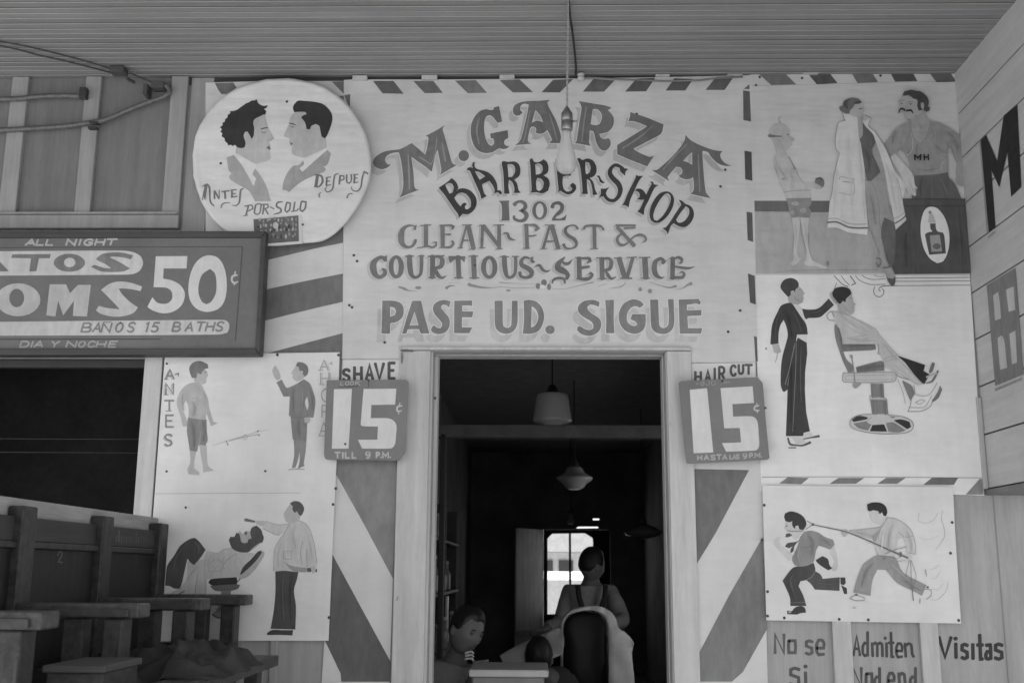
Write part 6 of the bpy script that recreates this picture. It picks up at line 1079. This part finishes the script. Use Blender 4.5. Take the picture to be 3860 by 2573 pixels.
# ------------------------------------------------------------------ inside the shop
def lamp(px, pyc, Y, prof, label, alb):
    c = at(px, pyc, Y); t = thing('pendant_lamp', label, 'lamp', (c.x, Y, c.z), 'pendant lamps inside the shop')
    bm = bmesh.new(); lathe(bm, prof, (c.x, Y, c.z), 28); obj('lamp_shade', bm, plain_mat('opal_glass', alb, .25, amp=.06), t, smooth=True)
    zt = prof[0][1]
    bm = bmesh.new(); lathe(bm, [(.012, .075), (.03, .06), (.045, .01), (prof[0][0] * .7, 0), (.01, -.01)], (c.x, Y, c.z + zt), 16); obj('fitter', bm, plain_mat('dark_fitter', .05, .5), t, smooth=True)
    bm = bmesh.new(); tube(bm, [(c.x, Y, c.z + zt + .07), (c.x, Y, RZ - .002)], .006, 6); obj('stem', bm, blackw, t)
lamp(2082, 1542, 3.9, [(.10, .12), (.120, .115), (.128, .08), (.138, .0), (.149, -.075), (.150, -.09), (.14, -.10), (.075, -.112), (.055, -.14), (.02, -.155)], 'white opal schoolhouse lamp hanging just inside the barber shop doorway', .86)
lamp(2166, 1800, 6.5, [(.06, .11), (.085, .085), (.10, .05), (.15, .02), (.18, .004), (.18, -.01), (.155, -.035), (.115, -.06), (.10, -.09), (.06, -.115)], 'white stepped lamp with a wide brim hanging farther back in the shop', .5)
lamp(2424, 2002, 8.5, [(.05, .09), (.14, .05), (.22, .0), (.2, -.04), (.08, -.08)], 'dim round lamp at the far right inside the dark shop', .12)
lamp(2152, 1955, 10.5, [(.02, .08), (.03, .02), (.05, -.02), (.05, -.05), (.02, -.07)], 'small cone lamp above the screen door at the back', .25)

wi = thing('window_wires', 'two thin wires stretched across the dark window opening above the shoeshine stand', 'wire', tuple(at(300, 1650, .16)))
for y in (1651, 1702):
    bm = bmesh.new(); tube(bm, [(XL + .2, .2, at(300, y, .2).z), (WX1 + .25, .2, at(300, y, .2).z - .004)], .0012, 5); obj('wire', bm, plain_mat('bright_wire', .10, .5), wi)

# back bar with bottles along the left wall
bb = thing('back_bar', 'dark barber back bar with shelves just inside the doorway on the left', 'cabinet', (-.8, 3.6, .02))
bw_ = plain_mat('bar_wood', .05, .45, amp=.3)
bx('base_cabinet', RX0 + .002, -.62, 2.9, 5.2, .021, 1.02, bw_, bb)
bx('counter_top', RX0 + .002, -.58, 2.88, 5.22, 1.021, 1.055, plain_mat('marble_top', .34, .3), bb)
bx('shelf', RX0 + .002, -.66, 2.9, 5.2, 1.42, 1.445, plain_mat('bar_shelf', .12, .4), bb)
bx('shelf', RX0 + .002, -.66, 2.9, 5.2, 1.80, 1.82, plain_mat('bar_shelf', .12, .4), bb)
for y in (2.9, 4.0, 5.17): bx('upright', RX0 + .002, -.68, y, y + .03, 1.056, 2.1, bw_, bb)
bx('mirror', RX0 + .002, RX0 + .012, 2.94, 5.16, 1.06, 2.1, plain_mat('mirror_glass', .8, .03, 1.0, amp=.02), bb, 0)
bx('trim_strip', -.675, -.655, 3.98, 4.05, 1.06, 1.41, plain_mat('nickel_strip', .6, .3, .5), bb)
proto = None; rr = random.Random(11)
spots = [(-.72, 3.0, 1.446), (-.70, 3.16, 1.446), (-.71, 3.34, 1.446), (-.72, 3.55, 1.446), (-.70, 3.8, 1.446), (-.72, 4.2, 1.446), (-.71, 4.5, 1.446), (-.66, 3.1, 1.056), (-.64, 3.5, 1.056), (-.65, 4.3, 1.056), (-.72, 3.1, 1.821), (-.70, 3.5, 1.821)]
for i, (x, y, z) in enumerate(spots):
    if proto is None:
        proto = thing('bottle', 'hair tonic bottle standing on the dark back bar inside the doorway', 'bottle', (x, y, z), 'bottles on the back bar')
        bm = bmesh.new(); lathe(bm, [(.03, .001), (.032, .01), (.032, .11), (.026, .13), (.011, .15), (.011, .185), (.014, .19)], (x, y, z), 12); obj('glass_body', bm, plain_mat('tonic_glass', .3, .08, spec=.8, amp=.1), proto, smooth=True)
        bm = bmesh.new(); lathe(bm, [(.013, .1905), (.014, .21), (.006, .215)], (x, y, z), 10); obj('stopper', bm, plain_mat('stopper', .6, .3), proto, smooth=True)
    else:
        r = proto.copy(); col.objects.link(r); r.location = (x, y, z); r.scale = (1, 1, rr.uniform(.8, 1.25))
        for ch in list(proto.children):
            c = ch.copy(); col.objects.link(c); c.parent = r

# white counter in the doorway
wcn = thing('counter', 'low white cabinet top at the bottom of the doorway, beside the seated man', 'counter', (.0, .75, .02))
c0 = at(1785, 2497, 1.0); c1_ = at(2065, 2497, 1.0)
bx('cabinet', c0.x + .015, c1_.x - .02, .62, 1.0, .021, c0.z - .03, plain_mat('counter_side', .25, .6), wcn, .006)
bx('top', c0.x, c1_.x, .6, 1.02, c0.z - .029, c0.z + .004, plain_mat('white_oilcloth', .55, .5, amp=.06), wcn, .008)

# barber chair seen from behind
ch = thing('barber_chair', 'black barber chair back with a pale nickel rim inside the doorway', 'barber chair', (.30, 2.6, .02))
def rrect(px0, px1, py0, py1, r, Y, n=7):
    a = at(px0, py0, Y); b_ = at(px1, py1, Y); out = []
    for cx, cz, s in ((b_.x - r, a.z - r, 0), (a.x + r, a.z - r, 90), (a.x + r * .5, b_.z + r * .5, 180), (b_.x - r * .5, b_.z + r * .5, 270)):
        k = r if s < 180 else r * .5
        for i in range(n): t = rad(s + 90 * i / (n - 1)); out.append((cx + k * math.cos(t), cz + k * math.sin(t)))
    return out
YB = 2.75
def cushion(loop, y0, y1, dome, m, name):
    bm = bmesh.new(); cx = sum(p[0] for p in loop) / len(loop); cz = sum(p[1] for p in loop) / len(loop); rs_ = []
    for k, y in ((1, y1), (1, y0 + .02), (.97, y0 + .006), (.9, y0), (.6, y0 - dome * .7), (.2, y0 - dome)):
        rs_.append([bm.verts.new((cx + (p[0] - cx) * k, y, cz + (p[1] - cz) * k)) for p in loop])
    n = len(loop)
    for a, b_ in zip(rs_, rs_[1:]):
        for i in range(n): bm.faces.new((a[i], a[(i + 1) % n], b_[(i + 1) % n], b_[i])).smooth = True
    bm.faces.new(rs_[-1]); bm.faces.new(rs_[0][::-1]); bmesh.ops.recalc_face_normals(bm, faces=bm.faces)
    return obj(name, bm, m, ch)
cushion(rrect(2122, 2292, 2304, 2640, .12, YB), YB, YB + .07, .02, plain_mat('black_enamel', .012, .4, spec=.25), 'backrest')
lp = rrect(2118, 2302, 2292, 2650, .13, YB); bm = bmesh.new(); tube(bm, [(p[0], YB + .02, p[1]) for p in lp + lp[:1]], .012, 8); obj('rim', bm, plain_mat('nickel_rim', .55, .3, .4), ch)
bx('seat', at(2110, 2500, YB).x, at(2300, 2500, YB).x, YB + .08, YB + .62, .55, .66, plain_mat('black_leather', .03, .4), ch, .03)
bm = bmesh.new(); cxx = at(2206, 2400, YB).x; lathe(bm, [(.30, .021), (.30, .05), (.12, .09), (.07, .12), (.07, .5), (.12, .548)], (cxx, YB + .35, 0), 20); obj('pedestal', bm, plain_mat('white_enamel', .6, .3), ch, smooth=True)
for sx in (-1, 1):
    x = cxx + sx * .24; bm = bmesh.new(); tube(bm, [(x, YB + .08, .95), (x, YB + .5, .95), (x, YB + .56, .88), (x, YB + .5, .66)], .03, 10); obj('armrest', bm, plain_mat('black_leather', .03, .4), ch, smooth=True)

# sheet over the customer and towel on the chair
def cloth_poly(name, pts, Y0, slope, m, label, cat, amp=.03):
    P = smooth_path([reg('V', p) for p in nums(pts)], True, 60); ov, tr = cdt([P]); bm = bmesh.new()
    zs = [at(p[0], p[1], Y0).z for p in ov]; z1 = max(zs); fr = []
    for p in ov:
        q = at(p[0], p[1], Y0); fr.append(bm.verts.new(at(p[0], p[1], Y0 + slope * (q.z - z1 + .1))))
    for t in tr: bm.faces.new([fr[i] for i in t])
    bmesh.ops.subdivide_edges(bm, edges=bm.edges, cuts=3, use_grid_fill=True)
    for v in bm.verts: v.co.y += amp * mnoise.noise((v.co.x * 14, v.co.z * 9, 4.0)) + amp * .5 * mnoise.noise((v.co.x * 30, v.co.z * 12, 9.0))
    for v in [v for v in bm.verts if not v.link_faces]: bm.verts.remove(v)
    bm.normal_update()
    for f in bm.faces: f.smooth = True
    o = obj(name, bm, m); s_ = o.modifiers.new('thick', 'SOLIDIFY'); s_.thickness = .008; return tag(o, label, cat)
sheetm = plain_mat('barber_sheet', .85, .9, amp=.1, sc=6)
cloth_poly('barber_sheet', '655 1432 760 1370 900 1300 1040 1240 1120 1205 1200 1190 1215 1300 1200 1420 1060 1470 900 1500 690 1510', 2.3, .9, plain_mat('barber_sheet', .55, .9, amp=.15, sc=6), 'pale sheet spread over the customer left of the black barber chair', 'sheet')
cloth_poly('towel', '1250 1075 1340 1020 1440 1000 1540 1006 1620 1050 1665 1110 1690 1190 1760 1240 1820 1320 1800 1400 1810 1500 1825 1640 1830 1800 1600 1800 1604 1400 1600 1200 1570 1090 1500 1045 1420 1035 1330 1050', YB - .01, .05, sheetm, 'white towel draped over the right edge of the black barber chair', 'towel', .02)
# ------------------------------------------------------------------ people
def skin_mesh(J, E, root, sub=2):
    names = list(J); me = bpy.data.meshes.new('tmp'); me.from_pydata([J[n][0] for n in names], [(names.index(a), names.index(b)) for a, b in E], [])
    o = bpy.data.objects.new('tmp', me); col.objects.link(o); md = o.modifiers.new('skin', 'SKIN')
    lay = me.skin_vertices[0].data if me.skin_vertices else None
    if lay is None:
        bm = bmesh.new(); bm.from_mesh(me); bm.verts.layers.skin.verify(); bm.to_mesh(me); bm.free(); lay = me.skin_vertices[0].data
    for i, n in enumerate(names):
        r = J[n][1]; lay[i].radius = r if isinstance(r, tuple) else (r, r); lay[i].use_root = (n == root)
    md.use_smooth_shade = True; sb = o.modifiers.new('sub', 'SUBSURF'); sb.levels = sub; sb.render_levels = sub
    bpy.context.view_layer.update(); dg = bpy.context.evaluated_depsgraph_get()
    bm = bmesh.new(); ev = o.evaluated_get(dg); m2 = ev.to_mesh(); bm.from_mesh(m2); ev.to_mesh_clear()
    bpy.data.objects.remove(o); bpy.data.meshes.remove(me); return bm
def g2(x, z, cx, cz, sx, sz): return math.exp(-((x - cx) / sx) ** 2 - ((z - cz) / sz) ** 2)
def head_pt(d, h, hair=0.0):
    x, y, z = d; px = x * .345 * h; py = y * .415 * h; pz = z * .5 * h
    if z < 0: k = 1 - .24 * (-z) ** 1.8; px *= k; py *= 1 - .12 * (-z) ** 2 if y > 0 else 1 - .38 * (-z) ** 1.3
    if hair: return Vector((px, py, pz)) * (1 + hair)
    if y > 0:
        u, w = px / h, pz / h
        py += h * (.135 * g2(u, w, 0, -.135, .045, .085) * (1 if w < .06 else .4) + .02 * g2(u, w, 0, .09, .22, .05) - .06 * g2(u, w, .135, .015, .065, .05) - .06 * g2(u, w, -.135, .015, .065, .05)
                   + .024 * g2(u, w, 0, -.26, .075, .02) + .022 * g2(u, w, 0, -.31, .065, .02) - .02 * g2(u, w, 0, -.286, .09, .010) + .045 * g2(u, w, 0, -.42, .10, .06) + .02 * g2(abs(u), w, .19, -.10, .07, .09))
    return Vector((px, py, pz))
def add_head(bm, C, M, h):
    nu, nv = 40, 30; rows = []
    for j in range(nv + 1):
        ph = math.pi * j / nv; rows.append([bm.verts.new(C + M @ head_pt((math.sin(ph) * math.cos(2 * math.pi * i / nu), math.sin(ph) * math.sin(2 * math.pi * i / nu), math.cos(ph)), h)) for i in range(nu)])
    for j in range(nv):
        for i in range(nu): bm.faces.new((rows[j][i], rows[j + 1][i], rows[j + 1][(i + 1) % nu], rows[j][(i + 1) % nu]))
    for s in (-1, 1):
        n1, n2 = 10, 8; rw_ = []
        for j in range(n2 + 1):
            ph = math.pi * j / n2; rw_.append([bm.verts.new(C + M @ Vector((s * (.335 + .035 * math.sin(ph) * math.cos(2 * math.pi * i / n1) + .02), -.02 + .075 * math.sin(ph) * math.sin(2 * math.pi * i / n1) - .03, -.06 + .13 * math.cos(ph))) * 1.0 * h if False else C + M @ (Vector((s * (.345 + .03 * math.sin(ph) * math.cos(2 * math.pi * i / n1)), -.05 + .075 * math.sin(ph) * math.sin(2 * math.pi * i / n1), -.06 + .125 * math.cos(ph))) * h)) for i in range(n1)])
        for j in range(n2):
            for i in range(n1): bm.faces.new((rw_[j][i], rw_[j + 1][i], rw_[j + 1][(i + 1) % n1], rw_[j][(i + 1) % n1]))
def face_dir(f, roll=0.0):
    f = Vector(f).normalized(); r = f.cross(Vector((0, 0, 1))).normalized(); u = r.cross(f)
    M = Matrix((r, f, u)).transposed(); return M @ Matrix.Rotation(rad(roll), 3, 'Y')
def hair_mesh(C, M, h, low, front, seed):
    bm = bmesh.new(); nu, nv = 48, 32; rows = []
    for j in range(nv + 1):
        ph = math.pi * j / nv; row = []
        for i in range(nu):
            d = Vector((math.sin(ph) * math.cos(2 * math.pi * i / nu), math.sin(ph) * math.sin(2 * math.pi * i / nu), math.cos(ph)))
            nz = mnoise.noise(d * 3 + Vector((seed, 0, 0))) * .03 + mnoise.noise(d * 11 + Vector((seed, 0, 0))) * .025
            az = math.atan2(abs(d.x), d.y)          # 0 at the face, pi at the nape
            t = min(1, max(0, (az - .75) / .55)); t = t * t * (3 - 2 * t); t2 = min(1, max(0, (az - 1.75) / .5))
            lim = front * (1 - t) + (-.05) * t; lim = lim * (1 - t2) + low * t2
            lim += .10 * mnoise.noise((d.x * 5, d.y * 5, seed + 2.0))
            st_ = mnoise.noise((d.x * 24 + seed, d.y * 24, d.z * 5)) * .018
            k = .06 + .085 * max(0, d.z) + .03 * max(0, d.y) * max(0, d.z) + nz + st_
            e = (d.z - lim) / .12; k = -.09 if e < 0 else -.02 + (k + .02) * min(1, e)
            row.append(bm.verts.new(C + M @ head_pt(d, h, k)))
        rows.append(row)
    for j in range(nv):
        for i in range(nu): bm.faces.new((rows[j][i], rows[j + 1][i], rows[j + 1][(i + 1) % nu], rows[j][(i + 1) % nu])).smooth = True
    bmesh.ops.remove_doubles(bm, verts=bm.verts, dist=1e-5); return bm
def hand(J, E, name, W, dirv, side, curl):
    """palm and five fingers from wrist W along dirv"""
    d = Vector(dirv).normalized(); s = Vector(side).normalized(); n = d.cross(s); W = Vector(W)
    J[name + 'palm'] = (W + d * .05, (.036, .018)); E.append((name, name + 'palm'))
    for k, (o, L) in enumerate(((-.030, .070), (-.010, .080), (.010, .076), (.029, .060))):
        a = W + d * .088 + s * o; b = a + d * L * .45 + n * curl * .012; c = b + d * L * .4 * (1 - curl * .5) + n * curl * .032; e = c + d * L * .22 * (1 - curl) + n * curl * .03
        for q, (p, r) in enumerate(((a, .0105), (b, .0095), (c, .0085), (e, .007))):
            J['%sf%d%d' % (name, k, q)] = (p, r); E.append(((name + 'palm') if q == 0 else '%sf%d%d' % (name, k, q - 1), '%sf%d%d' % (name, k, q)))
    a = W + d * .035 - s * .036; b = a + d * .03 - s * .022 + n * .008; c = b + d * .028 - s * .006 + n * .01
    for q, (p, r) in enumerate(((a, .013), (b, .011), (c, .008))):
        J['%st%d' % (name, q)] = (p, r); E.append(((name + 'palm') if q == 0 else '%st%d' % (name, q - 1), '%st%d' % (name, q)))
skinm = plain_mat('skin', .17, .55, amp=.1, sc=12); hairm = plain_mat('black_hair', .015, .5, amp=.3, sc=60); shirtm = plain_mat('work_shirt', .32, .9, amp=.15, sc=12); trm = plain_mat('dark_trousers', .06, .9, amp=.2); strapm = plain_mat('suspender', .04, .7); vestm = plain_mat('gray_jacket', .26, .9, amp=.2, sc=10)
def person(label, J, E, root, headC, f, roll, h, hair, shirt_j, trouser_j, shm, hands):
    p = thing('person', label, 'person', (J['pelvis'][0][0], J['pelvis'][0][1], .02))
    J = dict(J); E = list(E)
    for nm, d, s, c in hands: hand(J, E, nm, J[nm][0], d, s, c)
    bm = skin_mesh(J, E, root); M = face_dir(f, roll); C = Vector(headC); add_head(bm, C, M, h)
    b = obj('body', bm, skinm, p, smooth=True); rm = b.modifiers.new('join', 'REMESH'); rm.mode = 'VOXEL'; rm.voxel_size = .0065; rm.use_smooth_shade = True
    sm_ = b.modifiers.new('soft', 'SMOOTH'); sm_.factor = .5; sm_.iterations = 2
    bpy.context.view_layer.update(); me = bpy.data.meshes.new_from_object(b.evaluated_get(bpy.context.evaluated_depsgraph_get()))
    b.modifiers.clear(); b.data = me
    for f_ in me.polygons: f_.use_smooth = True
    obj('hair', hair_mesh(C, M, h, hair[0], hair[1], hair[2]), hairm, p, smooth=True)
    for s in (-1, 1):
        e = C + M @ (Vector((s * .135, .338, .010)) * h)
        bm = bmesh.new(); bmesh.ops.create_uvsphere(bm, u_segments=10, v_segments=8, radius=.04 * h, matrix=Matrix.Translation(e)); obj('eye', bm, plain_mat('eye', .07, .35), p, smooth=True)
        bm = bmesh.new(); tube(bm, [C + M @ (Vector((s * a, .405 - abs(a - .13) * .5, .085 + zz)) * h) for a, zz in ((.06, 0), (.13, .018), (.2, -.005))], [.012 * h, .018 * h, .008 * h], 6); obj('eyebrow', bm, hairm, p)
    bm = bmesh.new(); tube(bm, [C + M @ (Vector((a, .415 - abs(a) * .55, -.286)) * h) for a in (-.085, -.04, 0, .04, .085)], [.005 * h, .013 * h, .012 * h, .013 * h, .005 * h], 6); obj('mouth', bm, plain_mat('lips', .12, .6), p)
    for nm, js, m, gr in (('shirt', shirt_j, shm, .014), ('trousers', trouser_j, trm, .016)):
        JJ = {k: (J[k][0], (J[k][1][0] + gr, J[k][1][1] + gr) if isinstance(J[k][1], tuple) else J[k][1] + gr) for k in js}
        bm = skin_mesh(JJ, [e for e in E if e[0] in JJ and e[1] in JJ], root)
        for v in bm.verts: v.co += v.normal * (.006 * mnoise.noise(v.co * 16) + .004 * mnoise.noise(v.co * 34))
        obj(nm, bm, m, p, smooth=True)
    return p
EB = [('pelvis', 'waist'), ('waist', 'chest'), ('chest', 'neckb'), ('neckb', 'neck'), ('neck', 'skull'), ('chest', 'shL'), ('shL', 'elL'), ('elL', 'wrL'), ('chest', 'shR'), ('shR', 'elR'), ('elR', 'wrR'),
      ('pelvis', 'hipL'), ('hipL', 'knL'), ('knL', 'anL'), ('anL', 'toL'), ('pelvis', 'hipR'), ('hipR', 'knR'), ('knR', 'anR'), ('anR', 'toR')]
SH = ['pelvis', 'waist', 'chest', 'neckb', 'shL', 'elL', 'wrL', 'shR', 'elR', 'wrR']; TR = ['pelvis', 'waist', 'hipL', 'knL', 'anL', 'hipR', 'knR', 'anR']
J = {'pelvis': ((.37, 3.62, .98), (.15, .11)), 'waist': ((.375, 3.60, 1.16), (.135, .10)), 'chest': ((.39, 3.56, 1.38), (.155, .11)), 'neckb': ((.395, 3.54, 1.49), .075), 'neck': ((.40, 3.52, 1.55), .055), 'skull': ((.405, 3.50, 1.64), .06),
     'shL': ((.245, 3.55, 1.445), .066), 'elL': ((.185, 3.50, 1.25), .046), 'wrL': ((.085, 3.30, 1.215), .030), 'shR': ((.545, 3.56, 1.445), .066), 'elR': ((.62, 3.42, 1.26), .046), 'wrR': ((.52, 3.18, 1.25), .030),
     'hipL': ((.28, 3.62, .92), .095), 'knL': ((.27, 3.60, .52), .062), 'anL': ((.27, 3.64, .11), .042), 'toL': ((.26, 3.80, .055), .034), 'hipR': ((.46, 3.62, .92), .095), 'knR': ((.47, 3.62, .52), .062), 'anR': ((.47, 3.66, .11), .042), 'toR': ((.49, 3.82, .055), .034)}
bp = person('standing barber seen from behind in shirt and dark suspenders, head turned right', J, EB, 'pelvis', (.405, 3.50, 1.640), (.80, .58, -.12), 0, .235, (-.45, .55, 1), SH, TR, shirtm,
            [('wrL', (-.6, -.7, -.25), (.5, -.5, .5), .5), ('wrR', (-.6, -.75, -.2), (-.5, .5, .6), .6)])
for pts in (((.30, 3.425, 1.50), (.31, 3.405, 1.42), (.36, 3.43, 1.25), (.39, 3.455, 1.14)), ((.50, 3.43, 1.50), (.49, 3.41, 1.42), (.43, 3.435, 1.25), (.39, 3.455, 1.14))):
    bm = bmesh.new(); tube(bm, pts, .019, 8); obj('suspender', bm, strapm, bp)
bm = bmesh.new(); lathe(bm, [(.165, -.02), (.17, .0), (.165, .02)], (.375, 3.60, 1.13), 24, flat=.75); obj('apron_band', bm, strapm, bp)

HC = (-.335, 1.0, 1.315)
J = {'pelvis': ((-.46, 1.22, .66), (.15, .11)), 'waist': ((-.45, 1.18, .85), (.13, .10)), 'chest': ((-.43, 1.12, 1.04), (.145, .10)), 'neckb': ((-.40, 1.09, 1.14), .066), 'neck': ((-.375, 1.06, 1.20), .050), 'skull': ((-.345, 1.02, 1.29), .055),
     'shL': ((-.585, 1.14, 1.10), .060), 'elL': ((-.66, 1.02, .86), .044), 'wrL': ((-.52, .86, .74), .028), 'shR': ((-.285, 1.07, 1.10), .060), 'elR': ((-.20, .98, .90), .044), 'wrR': ((-.30, .84, .74), .028),
     'hipL': ((-.54, 1.16, .62), .09), 'knL': ((-.56, .78, .60), .06), 'anL': ((-.56, .74, .13), .04), 'toL': ((-.56, .60, .06), .033), 'hipR': ((-.38, 1.16, .62), .09), 'knR': ((-.36, .80, .60), .06), 'anR': ((-.36, .78, .13), .04), 'toR': ((-.36, .64, .06), .033)}
sp = person('seated dark-haired man just inside the doorway at left, leaning in gray jacket', J, EB, 'pelvis', HC, (.66, -.70, -.25), -12, .222, (-.5, .55, 4), SH, TR, vestm, [('wrL', (.4, -.6, -.5), (-.6, .1, -.6), .4), ('wrR', (-.3, -.7, -.4), (.7, -.1, -.5), .35)])
for k in range(3):
    bm = bmesh.new(); tube(bm, [at(*reg('V', p), .90) for p in ((352, 1408 + 26 * k), (380, 1398 + 28 * k), (412, 1392 + 30 * k), (428, 1412 + 30 * k))], .0055, 6); obj('collar_stripe', bm, plain_mat('white_stripe', .7, .9), sp)
sto = thing('stool', 'plain wooden stool under the seated man inside the doorway', 'stool', (-.46, 1.2, .02))
bx('seat', -.64, -.28, 1.02, 1.38, .52, .555, dk, sto)
for x in (-.61, -.31):
    for y in (1.05, 1.35): bx('leg', x - .02, x + .02, y - .02, y + .02, .021, .519, dkv, sto)
J = {'pelvis': ((.03, 2.72, .66), (.15, .11)), 'waist': ((.03, 2.62, .80), (.13, .10)), 'chest': ((.03, 2.48, .92), (.15, .10)), 'neckb': ((.03, 2.38, .98), .07), 'neck': ((.03, 2.32, 1.01), .052), 'skull': ((.03, 2.25, 1.06), .055),
     'shL': ((-.14, 2.48, .95), .062), 'elL': ((-.22, 2.66, .78), .046), 'wrL': ((-.14, 2.86, .74), .03), 'shR': ((.20, 2.48, .95), .062), 'elR': ((.26, 2.62, .78), .046), 'wrR': ((.18, 2.84, .74), .03),
     'hipL': ((-.06, 2.80, .64), .09), 'knL': ((-.08, 3.18, .60), .06), 'anL': ((-.08, 3.26, .14), .04), 'toL': ((-.08, 3.40, .07), .033), 'hipR': ((.12, 2.80, .64), .09), 'knR': ((.14, 3.18, .60), .06), 'anR': ((.14, 3.26, .14), .04), 'toR': ((.14, 3.40, .07), .033)}
cp = person('customer under the pale sheet, dark hair seen from behind beside the chair', J, EB, 'pelvis', (.025, 2.16, 1.105), (.15, .85, .45), 0, .225, (-.7, .5, 9), SH, TR, plain_mat('dark_shirt', .06, .9), [('wrL', (.3, .9, 0), (-.9, .3, 0), .3), ('wrR', (-.3, .9, 0), (-.9, -.3, 0), .3)])
cs = thing('stool', 'low round stool under the customer beside the black barber chair', 'stool', (.03, 2.72, .02))
bm = bmesh.new(); lathe(bm, [(.19, .51), (.2, .53), (.2, .555), (.18, .565)], (.03, 2.72, 0), 20); obj('seat', bm, dk, cs)
for a in range(4):
    x, y = .03 + .13 * math.cos(a * 1.57 + .78), 2.72 + .13 * math.sin(a * 1.57 + .78); bx('leg', x - .018, x + .018, y - .018, y + .018, .021, .509, dkv, cs)
